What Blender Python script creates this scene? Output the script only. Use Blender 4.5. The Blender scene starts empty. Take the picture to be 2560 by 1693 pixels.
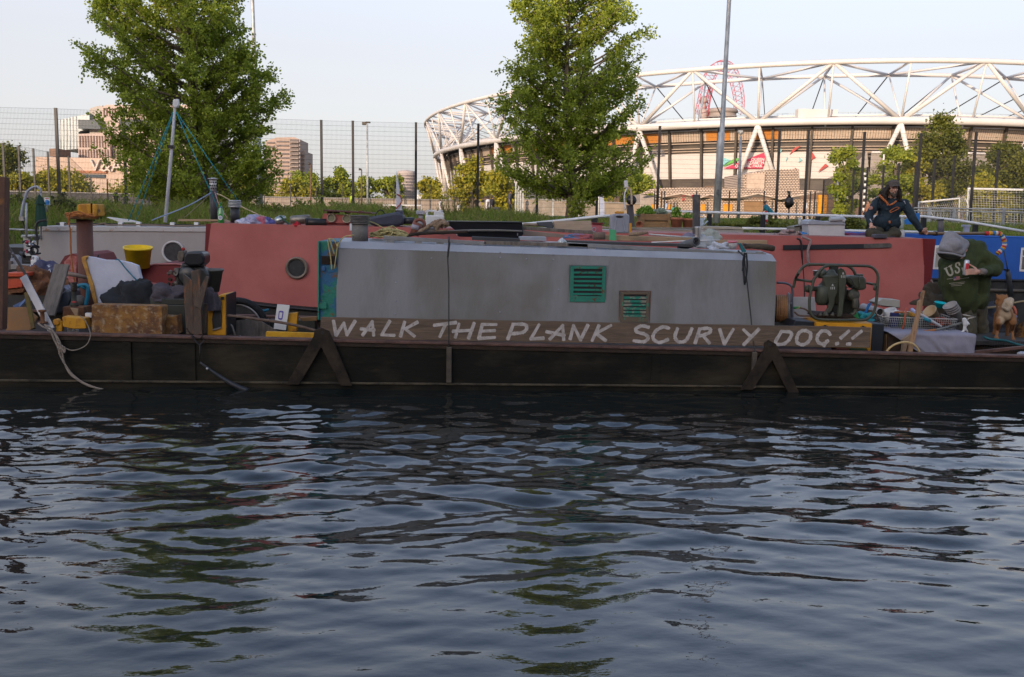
import bpy,bmesh,math,random
import numpy as np
from mathutils import Vector,Matrix,Euler,noise
sc=bpy.context.scene
# ---------------------------------------------------------------- camera
FPX,CX,CY,HC=2418.0,1280.0,846.5,2.0
pitch,yaw,roll=math.radians(7.37),math.radians(3.0),0.0155
cF=Vector((math.sin(yaw)*math.cos(pitch),math.cos(yaw)*math.cos(pitch),-math.sin(pitch)))
_R0=Vector((math.cos(yaw),-math.sin(yaw),0));_U0=_R0.cross(cF)
cR=_R0*math.cos(roll)+_U0*math.sin(roll);cU=-_R0*math.sin(roll)+_U0*math.cos(roll)
EYE=Vector((0,0,HC))
cam=bpy.data.cameras.new('camera');camo=bpy.data.objects.new('camera',cam);sc.collection.objects.link(camo)
cam.sensor_width=36;cam.lens=FPX*36/2560;cam.clip_start=.1;cam.clip_end=3000
camo.matrix_world=Matrix(((cR.x,cU.x,-cF.x,0),(cR.y,cU.y,-cF.y,0),(cR.z,cU.z,-cF.z,HC),(0,0,0,1)))
sc.camera=camo
# ---------------------------------------------------------------- sky, sun, exposure
SUN_EL,SUN_AZ=math.radians(12),math.radians(208)
w=bpy.data.worlds.new('World');sc.world=w;w.use_nodes=True
nt=w.node_tree;nt.nodes.clear()
so=nt.nodes.new('ShaderNodeOutputWorld');bg=nt.nodes.new('ShaderNodeBackground')
sk=nt.nodes.new('ShaderNodeTexSky');sk.sky_type='NISHITA';sk.sun_disc=False
sk.sun_elevation=SUN_EL;sk.sun_rotation=SUN_AZ;sk.air_density=1.0;sk.dust_density=2.5;sk.ozone_density=1.6;sk.altitude=20
hs=nt.nodes.new('ShaderNodeHueSaturation');hs.inputs['Saturation'].default_value=0.85
tn=nt.nodes.new('ShaderNodeMix');tn.data_type='RGBA';tn.blend_type='MULTIPLY';tn.inputs['Factor'].default_value=1
tn.inputs[7].default_value=(1.42,1.38,1.5,1)
nt.links.new(sk.outputs[0],hs.inputs['Color']);nt.links.new(hs.outputs[0],tn.inputs[6]);cl=nt.nodes.new('ShaderNodeMix');cl.data_type='RGBA';cl.inputs[7].default_value=(2.52,2.42,2.47,1)
wt=nt.nodes.new('ShaderNodeTexCoord');wx=nt.nodes.new('ShaderNodeSeparateXYZ');wr=nt.nodes.new('ShaderNodeMapRange')
wr.inputs[1].default_value=.16;wr.inputs[2].default_value=.62;wr.inputs[3].default_value=.82;wr.inputs[4].default_value=.05
nt.links.new(wt.outputs['Generated'],wx.inputs[0]);nt.links.new(wx.outputs[2],wr.inputs[0]);nt.links.new(wr.outputs[0],cl.inputs['Factor'])
nt.links.new(tn.outputs[2],cl.inputs[6]);nt.links.new(cl.outputs[2],bg.inputs[0]);nt.links.new(bg.outputs[0],so.inputs[0])
bg.inputs[1].default_value=0.15
sl=bpy.data.lights.new('sun','SUN');slo=bpy.data.objects.new('sun',sl);sc.collection.objects.link(slo)
sl.energy=2.5;sl.angle=math.radians(0.6);sl.color=(1.0,0.77,0.58)
sd=Vector((math.sin(SUN_AZ)*math.cos(SUN_EL),math.cos(SUN_AZ)*math.cos(SUN_EL),math.sin(SUN_EL)))
slo.rotation_euler=sd.to_track_quat('Z','Y').to_euler()
sc.view_settings.view_transform='Standard';sc.view_settings.look='None';sc.view_settings.gamma=1
sc.view_settings.use_curve_mapping=False
sc.view_settings.exposure=1.0
sc.cycles.max_bounces=6;sc.cycles.transparent_max_bounces=6
# ---------------------------------------------------------------- helpers
def ray(px,py):return cF+cR*((px-CX)/FPX)-cU*((py-CY)/FPX)
def P(px,py,Y):
 d=ray(px,py);return EYE+d*(Y/d.y)
def PZ(px,py,z):
 d=ray(px,py);return EYE+d*((z-HC)/d.z)
def S(Y):return Y/FPX*1.0
def Q(lst,Y):return [P(a,b,Y) for a,b in lst]
rnd=random.Random(7)
MATS={}
def mat(name,col,rough=.7,metal=0.0,col2=None,scale=3.0,lo=.4,hi=.65,bump=0.0,bscale=20.0,stretch=(1,1,1),
spec=.4,trans=0.0,col3=None,scale3=12.0,lo3=.58,hi3=.66,emit=0.0,coat=0.0):
 if name in MATS:return MATS[name]
 m=bpy.data.materials.new(name);m.use_nodes=True;n=m.node_tree;b=n.nodes['Principled BSDF']
 def rgba(c):return (c[0],c[1],c[2],1)
 b.inputs['Roughness'].default_value=rough;b.inputs['Metallic'].default_value=metal
 b.inputs['Specular IOR Level'].default_value=spec;b.inputs['Coat Weight'].default_value=coat
 if trans:b.inputs['Transmission Weight'].default_value=trans
 tc=n.nodes.new('ShaderNodeTexCoord');mp=n.nodes.new('ShaderNodeMapping');mp.inputs['Scale'].default_value=stretch
 n.links.new(tc.outputs['Object'],mp.inputs[0])
 out=None
 def layer(prev,c,s,l,h,det=8):
  nz=n.nodes.new('ShaderNodeTexNoise');nz.inputs['Scale'].default_value=s;nz.inputs['Detail'].default_value=det;nz.inputs['Roughness'].default_value=.65
  n.links.new(mp.outputs[0],nz.inputs['Vector'])
  mr=n.nodes.new('ShaderNodeMapRange');mr.inputs[1].default_value=l;mr.inputs[2].default_value=h
  n.links.new(nz.outputs[0],mr.inputs[0])
  mx=n.nodes.new('ShaderNodeMix');mx.data_type='RGBA'
  if isinstance(prev,tuple):mx.inputs[6].default_value=prev
  else:n.links.new(prev,mx.inputs[6])
  mx.inputs[7].default_value=rgba(c);n.links.new(mr.outputs[0],mx.inputs[0]);return mx.outputs[2]
 cur=rgba(col)
 if col2 is None:col2=tuple(x*.8 for x in col)
 cur=layer(cur,col2,scale,lo,hi)
 if col3:cur=layer(cur,col3,scale3,lo3,hi3)
 n.links.new(cur,b.inputs['Base Color'])
 if emit:
  n.links.new(cur,b.inputs['Emission Color']);b.inputs['Emission Strength'].default_value=emit
 if bump:
  nz=n.nodes.new('ShaderNodeTexNoise');nz.inputs['Scale'].default_value=bscale;nz.inputs['Detail'].default_value=6
  n.links.new(mp.outputs[0],nz.inputs['Vector'])
  bp=n.nodes.new('ShaderNodeBump');bp.inputs['Strength'].default_value=bump;bp.inputs['Distance'].default_value=.02
  n.links.new(nz.outputs[0],bp.inputs['Height']);n.links.new(bp.outputs[0],b.inputs['Normal'])
 MATS[name]=m;return m
class MB:
 def __init__(s):s.v=[];s.f=[];s.m=[];s.sm=[];s.mi=0
 def add(s,vs,fs,smooth=False):
  o=len(s.v);s.v += [tuple(v) for v in vs]
  for f in fs:s.f.append(tuple(i+o for i in f));s.m.append(s.mi);s.sm.append(smooth)
  return s
 def hexa(s,b,t):
  return s.add(list(b)+list(t),[(3,2,1,0),(4,5,6,7),(0,1,5,4),(1,2,6,5),(2,3,7,6),(3,0,4,7)])
 def box(s,c,size,rot=None):
  c=Vector(c);h=Vector(size)/2
  M=Euler(rot).to_matrix() if rot is not None and not isinstance(rot,Matrix) else (rot or Matrix.Identity(3))
  q=[(-1,-1),(1,-1),(1,1),(-1,1)]
  return s.hexa([c+M@Vector((a*h.x,b*h.y,-h.z)) for a,b in q],[c+M@Vector((a*h.x,b*h.y,h.z)) for a,b in q])
 def pbox(s,x0,y0,x1,y1,Y,t,rot=None):
  a=P((x0+x1)/2,(y0+y1)/2,Y);k=(a-EYE).dot(cF)/FPX
  return s.box(a+Vector((0,t/2,0)),(abs(x1-x0)*k,t,abs(y1-y0)*k),rot)
 def prism(s,pts,off):
  pts=[Vector(p) for p in pts];off=Vector(off);n=len(pts)
  return s.add(pts+[p+off for p in pts],[tuple(range(n)),tuple(range(2*n-1,n-1,-1))]+[(i,i+n,(i+1) % n+n,(i+1) % n) for i in range(n)])
 def pprism(s,px,Y,t):return s.prism(Q(px,Y),(0,t,0))
 def tube(s,pts,r,seg=8,closed=False):
  pts=[Vector(p) for p in pts];n=len(pts)
  rs=list(r) if hasattr(r,'__len__') else [r]*n
  up=None;vs=[]
  for i,p in enumerate(pts):
   a=pts[(i-1) % n] if (closed or i > 0) else p;b=pts[(i+1) % n] if (closed or i < n-1) else p
   t=(b-a)
   t=t.normalized() if t.length > 1e-9 else Vector((0,0,1))
   if up is None:up=t.orthogonal().normalized()
   else:
    up=up-t*up.dot(t);up=up.normalized() if up.length > 1e-6 else t.orthogonal().normalized()
   w_=t.cross(up)
   for k in range(seg):
    q=2*math.pi*k/seg;vs.append(p+(up*math.cos(q)+w_*math.sin(q))*rs[i])
  fs=[]
  for i in range(n if closed else n-1):
   j=(i+1) % n
   for k in range(seg):fs.append((i*seg+k,i*seg+(k+1) % seg,j*seg+(k+1) % seg,j*seg+k))
  s.add(vs,fs,True)
  if not closed:
   o=len(s.v)-len(vs)
   s.f.append(tuple(o+k for k in range(seg-1,-1,-1)));s.m.append(s.mi);s.sm.append(False)
   s.f.append(tuple(o+(n-1)*seg+k for k in range(seg)));s.m.append(s.mi);s.sm.append(False)
  return s
 def cyl(s,a,b,r0,r1=None,seg=16):
  return s.tube([a,b],[r0,r0 if r1 is None else r1],seg)
 def lathe(s,prof,o,axis=(0,0,1),seg=24,smooth=True):
  o=Vector(o);ax=Vector(axis).normalized();u=ax.orthogonal().normalized();w_=ax.cross(u);vs=[]
  for r,z in prof:
   for k in range(seg):
    q=2*math.pi*k/seg;vs.append(o+ax*z+(u*math.cos(q)+w_*math.sin(q))*r)
  flat=abs(prof[0][1]-prof[-1][1]) < 1e-6;disc=flat and len(prof) == 2 and prof[0][0] < .01
  fs=[] if disc else [(i*seg+k,i*seg+(k+1) % seg,(i+1)*seg+(k+1) % seg,(i+1)*seg+k) for i in range(len(prof)-1) for k in range(seg)]
  if disc:fs.append(tuple(range(seg,2*seg)))
  elif flat:pass
  elif prof[0][0] > 1e-4:fs.append(tuple(range(seg-1,-1,-1)))
  if prof[-1][0] > 1e-4 and not flat:fs.append(tuple(range((len(prof)-1)*seg,len(prof)*seg)))
  return s.add(vs,fs,smooth)
 def sph(s,c,r,seg=12,rot=None,jit=0,seed=0,freq=3.0):
  c=Vector(c);r=Vector(r) if hasattr(r,'__len__') else Vector((r,r,r));vs=[];n=max(6,seg//2+2)
  M=Euler(rot).to_matrix() if rot is not None else Matrix.Identity(3)
  for i in range(n+1):
   ph=math.pi*i/n
   for k in range(seg):
    q=2*math.pi*k/seg;d=Vector((math.sin(ph)*math.cos(q),math.sin(ph)*math.sin(q),math.cos(ph)))
    if jit:d *= 1+jit*noise.noise(d*freq+Vector((seed*3.1,seed,seed*1.7)))
    vs.append(c+M@Vector((d.x*r.x,d.y*r.y,d.z*r.z)))
  return s.add(vs,[(i*seg+k,i*seg+(k+1) % seg,(i+1)*seg+(k+1) % seg,(i+1)*seg+k) for i in range(n) for k in range(seg)],True)
 def grid(s,fn,nu,nv,smooth=True):
  vs=[fn(i/nu,j/nv) for j in range(nv+1) for i in range(nu+1)]
  return s.add(vs,[(j*(nu+1)+i,j*(nu+1)+i+1,(j+1)*(nu+1)+i+1,(j+1)*(nu+1)+i) for j in range(nv) for i in range(nu)],smooth)
 def build(s,name,m,parent=None,bevel=0,solid=0,base=None):
  ms=m if isinstance(m,(list,tuple)) else [m]
  if parent is not None:org=parent_loc(parent)
  elif base is not None:org=Vector(base)
  else:
   a=np.array(s.v);org=Vector(((a[:,0].min()+a[:,0].max())/2,(a[:,1].min()+a[:,1].max())/2,a[:,2].min()))
  me=bpy.data.meshes.new(name);me.from_pydata([(v[0]-org.x,v[1]-org.y,v[2]-org.z) for v in s.v],[],s.f)
  for q in ms:me.materials.append(q)
  me.polygons.foreach_set('material_index',s.m);me.polygons.foreach_set('use_smooth',s.sm)
  me.update()
  return link(name,me,parent,org,bevel,solid)
LOC={}
def parent_loc(p):return LOC[p]
def link(name,me,parent,org,bevel=0,solid=0):
 o=bpy.data.objects.new(name,me);sc.collection.objects.link(o)
 if parent is not None:o.parent=parent;LOC[o]=LOC[parent]
 else:o.location=org;LOC[o]=Vector(org)
 if solid:
  md=o.modifiers.new('solid','SOLIDIFY');md.thickness=solid;md.offset=0
 if bevel:
  md=o.modifiers.new('bevel','BEVEL');md.width=bevel;md.segments=2;md.limit_method='ANGLE';md.angle_limit=.7
 return o
def tag(o,label,cat,group=None,kind=None):
 o['label']=label;o['category']=cat
 if group:o['group']=group
 if kind:o['kind']=kind
 return o
def thing(name,label,cat,loc,group=None):
 o=bpy.data.objects.new(name,None);sc.collection.objects.link(o);o.location=Vector(loc);o.empty_display_size=.1
 LOC[o]=Vector(loc);return tag(o,label,cat,group)
def struct(o):
 o['kind']='structure';return o
def mesh_np(name,V,F,m,parent=None,midx=None,smooth=False,org=Vector((0,0,0))):
 """numpy vertices and equal-sized faces"""
 if parent is not None:org=LOC[parent]
 V=np.asarray(V,np.float32)-np.array(org,np.float32);F=np.asarray(F,np.int32);k=F.shape[1]
 me=bpy.data.meshes.new(name);me.vertices.add(len(V));me.vertices.foreach_set('co',V.ravel())
 me.loops.add(F.size);me.loops.foreach_set('vertex_index',F.ravel());me.polygons.add(len(F))
 me.polygons.foreach_set('loop_start',np.arange(0,F.size,k,dtype=np.int32))
 me.polygons.foreach_set('loop_total',np.full(len(F),k,np.int32))
 for q in (m if isinstance(m,(list,tuple)) else [m]):me.materials.append(q)
 if midx is not None:me.polygons.foreach_set('material_index',np.asarray(midx,np.int32))
 if smooth:me.polygons.foreach_set('use_smooth',np.ones(len(F),bool))
 me.update();me.validate()
 return link(name,me,parent,org)
def blobby(name,prims,m,parent,voxel=.012,smooth=4,inflate=0.0,wrinkle=0.0,wfreq=14.0):
 """one continuous surface grown over capsules (a, b, ra, rb) and ellipsoids (c, (rx, ry, rz), rot)"""
 mb=MB()
 for p in prims:
  if len(p) == 4:
   a,b,ra,rb=Vector(p[0]),Vector(p[1]),p[2]+inflate,p[3]+inflate
   mb.tube([a,a.lerp(b,.5),b],[ra,(ra+rb)/2,rb],14);mb.sph(a,ra,14);mb.sph(b,rb,14)
  else:mb.sph(p[0],Vector(p[1])+Vector((inflate,)*3),20,p[2])
 me=bpy.data.meshes.new(name);me.from_pydata(mb.v,[],mb.f)
 t=bpy.data.objects.new('tmp',me);sc.collection.objects.link(t)
 r=t.modifiers.new('r','REMESH');r.mode='VOXEL';r.voxel_size=voxel
 s_=t.modifiers.new('s','SMOOTH');s_.iterations=smooth;s_.factor=.5
 dg=bpy.context.evaluated_depsgraph_get();dg.update();ev=t.evaluated_get(dg)
 out=bpy.data.meshes.new_from_object(ev);bpy.data.objects.remove(t);bpy.data.meshes.remove(me)
 org=LOC[parent]
 n=len(out.vertices);co=np.zeros(n*3,np.float32);out.vertices.foreach_get('co',co);co=co.reshape(-1,3)
 if wrinkle:
  no=np.zeros(n*3,np.float32);out.vertices.foreach_get('normal',no);no=no.reshape(-1,3)
  for i in range(n):
   c=Vector(co[i]);q=Vector((c.x,c.y,c.z*.55))
   v=noise.noise(q*wfreq)+.5*noise.noise(q*wfreq*2.1)
   co[i] += no[i]*wrinkle*(-abs(v)*1.6+.4)
 co -= np.array(org,np.float32);out.vertices.foreach_set('co',co.ravel());out.polygons.foreach_set('use_smooth',np.ones(len(out.polygons),bool))
 out.materials.clear();out.materials.append(m);out.update()
 return link(name,out,parent,org)
def rope(pts,r,n=8,sag=0):
 """smooth points through the given ones (Catmull-Rom)"""
 p=[Vector(q) for q in pts];p=[p[0]*2-p[1]]+p+[p[-1]*2-p[-2]];out=[]
 for i in range(1,len(p)-2):
  for k in range(n):
   t=k/n;a,b,c,d=p[i-1],p[i],p[i+1],p[i+2]
   out.append(.5*((2*b)+(c-a)*t+(2*a-5*b+4*c-d)*t*t+(-a+3*b-3*c+d)*t**3))
 out.append(p[-2]);return out
 # ================================================================ materials of the setting
def leafmat(name,col,tr=.35):
 m=bpy.data.materials.new(name);m.use_nodes=True;n=m.node_tree;n.nodes.clear()
 o=n.nodes.new('ShaderNodeOutputMaterial');mx=n.nodes.new('ShaderNodeMixShader');mx.inputs[0].default_value=tr
 d=n.nodes.new('ShaderNodeBsdfPrincipled');d.inputs['Roughness'].default_value=.55;d.inputs['Specular IOR Level'].default_value=.25
 t=n.nodes.new('ShaderNodeBsdfTranslucent')
 tc=n.nodes.new('ShaderNodeTexCoord');nz=n.nodes.new('ShaderNodeTexNoise');nz.inputs['Scale'].default_value=2.2;nz.inputs['Detail'].default_value=3
 n.links.new(tc.outputs['Object'],nz.inputs['Vector'])
 mc=n.nodes.new('ShaderNodeMix');mc.data_type='RGBA'
 mc.inputs[6].default_value=(col[0]*.7,col[1]*.75,col[2]*.7,1);mc.inputs[7].default_value=(col[0]*1.3,col[1]*1.2,col[2]*1.1,1)
 n.links.new(nz.outputs[0],mc.inputs[0]);n.links.new(mc.outputs[2],d.inputs['Base Color']);n.links.new(mc.outputs[2],t.inputs['Color'])
 n.links.new(d.outputs[0],mx.inputs[1]);n.links.new(t.outputs[0],mx.inputs[2]);n.links.new(mx.outputs[0],o.inputs[0])
 return m
LEAF=[leafmat('leaf_a',(.32,.40,.055),.5),leafmat('leaf_b',(.43,.51,.075),.5),leafmat('leaf_c',(.22,.29,.038),.5)]
LEAFY=[leafmat('leaf_y1',(.34,.32,.03)),leafmat('leaf_y2',(.24,.26,.03)),leafmat('leaf_y3',(.40,.36,.04))]
LEAFD=[leafmat('leaf_d1',(.13,.15,.03)),leafmat('leaf_d2',(.18,.19,.035)),leafmat('leaf_d3',(.09,.11,.02))]
LEAFG=[leafmat('leaf_g1',(.26,.31,.035)),leafmat('leaf_g2',(.18,.24,.03)),leafmat('leaf_g3',(.32,.36,.045))]
GRASS=[leafmat('grass_a',(.14,.21,.03),.4),leafmat('grass_b',(.2,.26,.045),.4),leafmat('grass_c',(.24,.23,.08),.4)]
BARK=mat('bark',(.2,.16,.12),.9,col2=(.1,.085,.06),scale=6,bump=.6,bscale=14,stretch=(1,1,.25))
STEEL_G=mat('galvanised_steel',(.5,.51,.5),.5,.3,col2=(.25,.26,.26),scale=3)
BLACKP=mat('black_post_paint',(.012,.013,.016),.5,col2=(.025,.022,.02))
WIRE=mat('black_wire',(.02,.02,.022),.6)
WHITEP=mat('white_paint',(.72,.72,.7),.5,col2=(.6,.6,.58),scale=4)
CREAMST=mat('stadium_white_steel',(.62,.59,.56),.5,col2=(.56,.53,.5),scale=.2)
CREAM=mat('stadium_wrap',(.6,.56,.52),.6,col2=(.56,.52,.48),scale=.1)
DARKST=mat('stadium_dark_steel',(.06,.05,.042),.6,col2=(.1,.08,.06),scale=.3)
# ================================================================ water
def water():
 m=bpy.data.materials.new('canal_water');m.use_nodes=True;b=m.node_tree.nodes['Principled BSDF']
 b.inputs['Base Color'].default_value=(.009,.012,.011,1);b.inputs['Roughness'].default_value=.015;b.inputs['IOR'].default_value=1.55
 n=m.node_tree;tc=n.nodes.new('ShaderNodeTexCoord');mp=n.nodes.new('ShaderNodeMapping');mp.inputs['Scale'].default_value=(1,1.7,1)
 nz=n.nodes.new('ShaderNodeTexNoise');nz.inputs['Scale'].default_value=7;nz.inputs['Detail'].default_value=3
 bp=n.nodes.new('ShaderNodeBump');bp.inputs['Strength'].default_value=.12;bp.inputs['Distance'].default_value=.02
 n.links.new(tc.outputs['Object'],mp.inputs[0]);n.links.new(mp.outputs[0],nz.inputs['Vector']);n.links.new(nz.outputs[0],bp.inputs['Height']);n.links.new(bp.outputs[0],b.inputs['Normal'])
 xs=np.arange(-8.5,9.51,.026);ys=[]
 y=2.2
 while y < 10.98:ys.append(y);y += .014+.0016*y
 ys=np.array(ys+[11.0]);X,Y=np.meshgrid(xs,ys)
 rg=np.random.default_rng(5);Z=np.zeros_like(X)
 def lowf(k,seed):
  r=np.random.default_rng(seed);o=np.zeros_like(X)
  for i in range(7):
   th=r.uniform(0,6.28);kk=k*r.uniform(.5,1.4);o += np.sin(kk*(X*math.cos(th)+Y*math.sin(th))+r.uniform(0,6.28))
  return o/3.0
 wx=X+.10*lowf(1.6,1);wy=Y+.09*lowf(1.8,2)
 patch=(.8+.3*lowf(.8,3))*np.interp(Y,[3.5,5.5,8,9.5,10.9],[.5,.85,1.05,1.0,.8])
 sets=[(1.5,.30,5,.0045),(.62,.38,9,.0030),(.34,.26,18,.0030),(.2,.42,20,.0011),(.11,.8,16,.0003)]
 for lam,spread,cnt,amp in sets:
  for i in range(cnt):
   l=lam*rg.uniform(.7,1.4);th=math.pi/2+rg.normal()*spread+(.12 if rg.random() < .5 else -.2);k=2*math.pi/l
   ph=k*(wx*math.cos(th)+wy*math.sin(th))+rg.uniform(0,6.28)
   s=np.sin(ph);Z += 1.35*amp*(l/lam)*(s*.75+.25*(1-np.abs(s))*2-.25)*patch*(math.sqrt(4/cnt))
 d=(X-1.0)*.35+(Y-8.2)*.94;Z += .006*np.sin(2*math.pi*d/.55+.6*lowf(1.1,4))*np.exp(-((d+1.6)/1.6)**2)*np.clip((X+1)/3,0,1)
 ed=np.minimum.reduce([(X-xs[0])/.6,(xs[-1]-X)/.6,(Y-ys[0])/.4,np.full_like(X,1)]);Z *= np.clip(ed,0,1)
 ny,nx=X.shape;V=np.stack([X.ravel(),Y.ravel(),Z.ravel()],1)
 i=np.arange(nx-1);j=np.arange(ny-1);I,J=np.meshgrid(i,j);a=(J*nx+I).ravel()
 F=np.stack([a,a+1,a+nx+1,a+nx],1)
 x0,x1,y0,y1=xs[0],xs[-1],ys[0],11.0;B=60;o=len(V)
 V=np.vstack([V,[(-B,-22,0),(B,-22,0),(B,y0,0),(-B,y0,0),(-B,y1,0),(x0,y0,0),(x0,y1,0),(x1,y0,0),(x1,y1,0),(B,y1,0),(B,18.7,0),(-B,18.7,0)]])
 F=np.vstack([F,[(o,o+1,o+2,o+3),(o+3,o+5,o+6,o+4),(o+7,o+2,o+9,o+8),(o+4,o+9,o+10,o+11)]])
 struct(mesh_np('water',V,F,m,smooth=True))
water()
# ================================================================ ground, bank, added shade block behind
EARTH=mat('bank_earth',(.07,.085,.03),.95,col2=(.05,.045,.03),scale=.8,bump=.6,bscale=6)
CONC=mat('concrete',(.26,.25,.235),.9,col2=(.19,.18,.17),scale=1.5,bump=.2)
TURF=mat('pitch_turf',(.07,.12,.03),.95,col2=(.05,.09,.02),scale=.3)
def ground():
 mb=MB();B=900
 prof=[(18.7,-1.2),(18.7,.95),(19.3,1.2),(21,1.55),(24,1.82),(30,1.86),(45,1.84),(1400,1.80)]
 for (a,za),(b,zb) in zip(prof,prof[1:]):mb.add([(-B,a,za),(B,a,za),(B,b,zb),(-B,b,zb)],[(0,1,2,3)])
 o=mb.build('ground',EARTH);struct(o)
 mb=MB();mb.add([(-60,46,1.852),(80,46,1.852),(80,99,1.85),(-60,99,1.85)],[(0,1,2,3)]);struct(mb.build('football_pitch',TURF))
 mb=MB();mb.add([(-B,-22,-1),(B,-22,-1),(B,-22,1.6),(-B,-22,1.6)],[(0,1,2,3)])
 mb.add([(-B,-22,1.6),(B,-22,1.6),(B,-190,1.6),(-B,-190,1.6)],[(0,1,2,3)]);struct(mb.build('near_quay',CONC))
 mb=MB();mb.add([(-B,-90,-1.25),(B,-90,-1.25),(B,18.9,-1.25),(-B,18.9,-1.25)],[(0,1,2,3)]);struct(mb.build('canal_bed',EARTH))
ground()
def shade_block():  # unseen block added behind the camera, sized to keep the sun off the canal
 BR=mat('shade_block_brick',(.25,.14,.1),.9,col2=(.18,.1,.07),scale=2);GL=mat('shade_block_glass',(.03,.035,.04),.1)
 t=thing('shade_block','unseen long brick block added behind the viewer to shade the canal','building',(-30,-125,1.6))
 mb=MB();mb.box((-30,-125,21.5),(420,10,40));mb.build('wall',BR,t)
 mb=MB();mb.box((-30,-125,41.8),(421,11,.6));mb.build('roof',DARKST,t)
 mb=MB()
 for f in range(6):
  for i in range(38):mb.box((-230+i*10.6,-119.97,6+f*6),(5,.1,3))
 o=mb.build('windows',GL,t);o['kind']='stuff'
shade_block()
def grass_blades(name,n,xr,yfn,hr,mats,seed,wid=.014,lean=.5):
 rg=np.random.default_rng(seed);x=rg.uniform(xr[0],xr[1],n);Y,z=yfn(rg,n,x)
 h=np.interp(x,[-3,1.5,3],[1,.65,.35])*rg.uniform(hr[0],hr[1],n)*(.5+.5*np.clip(1.2+np.sin(x*1.7)+.7*np.sin(x*4.1+Y*2),0,2));th=rg.uniform(0,math.pi,n)
 dx,dy=np.cos(th)*wid,np.sin(th)*wid;lx=rg.normal(0,lean,n)*h;ly=rg.normal(0,lean,n)*h*.5
 b0=np.stack([x-dx,Y-dy,z-.03],1);b1=np.stack([x+dx,Y+dy,z-.03],1)
 m0=np.stack([x-dx*.8+lx*.35,Y-dy*.8+ly*.35,z+h*.6],1);m1=np.stack([x+dx*.8+lx*.35,Y+dy*.8+ly*.35,z+h*.6],1);tp=np.stack([x+lx,Y+ly,z+h],1)
 V=np.concatenate([b0,b1,m1,m0,tp,tp+[0.003,0,0]]);i=np.arange(n)
 F=np.concatenate([np.stack([i,i+n,i+2*n,i+3*n],1),np.stack([i+3*n,i+2*n,i+5*n,i+4*n],1)])
 mi=rg.integers(0,len(mats),n);return tag(mesh_np(name,V,F,mats,midx=np.concatenate([mi,mi])),'tall green grass growing along the canal bank behind the boats','grass',kind='stuff')
def bankz(y):return np.interp(y,[18.7,19.3,21,24,30,45],[.95,1.2,1.55,1.82,1.86,1.84])
def yf(rg,n,x):
 Y=18.85+rg.beta(1.1,2.2,n)*12;return Y,bankz(Y)
grass_blades('grass',60000,(-13.5,15),yf,(.1,.34),GRASS,3)
def weed(name,px,py,w,h,Y,label,mats=GRASS,n=420,cat='plant',group=None,wid=.012,leafy=True,seed=0):
 """clump of stems and small leaves, its root at the photo pixel"""
 b=P(px,py,Y);b.z=float(bankz(Y)) if Y < 46 else b.z
 rg=np.random.default_rng(seed+int(px));k=Y/FPX;R=w*k/2;H=(P(px,py-h,Y).z)-b.z
 t=thing(name,label,cat,b,group)
 st=MB()
 V=[];F=[];M=[]
 for i in range(max(12,n//12)):
  a=rg.uniform(0,6.28);rr=R*rg.random()**.5;hh=H*(1-.55*(rr/R)**2)*rg.uniform(.55,1.02)
  p0=Vector((b.x+rr*.6*math.cos(a),b.y+rr*.4*math.sin(a),b.z-.02));p1=Vector((b.x+rr*math.cos(a),b.y+rr*.6*math.sin(a),b.z+hh*.6));p2=p1+Vector((rg.normal()*.05,rg.normal()*.05,hh*.4))
  st.tube([p0,p1,p2],[wid*.5,wid*.35,wid*.15],3)
  for q in range(12):
   u=rg.uniform(.15,1);c=p0.lerp(p1,u/.6) if u < .6 else p1.lerp(p2,(u-.6)/.4)
   d=Vector((rg.normal(),rg.normal(),rg.uniform(.1,1.2))).normalized();L=rg.uniform(.05,.13)*(1 if leafy else .6);s=d.cross(Vector((rg.normal(),rg.normal(),.3))).normalized()*L*(.28 if leafy else .1)
   o=len(V);V += [c,c+d*L*.5+s,c+d*L,c+d*L*.5-s];F.append((o,o+1,o+2,o+3));M.append(rg.integers(0,len(mats)))
 st.build('stems',mats[-1],t);mesh_np('leaves',np.array([tuple(v) for v in V]),F,mats,t,midx=M)
 return t
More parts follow.
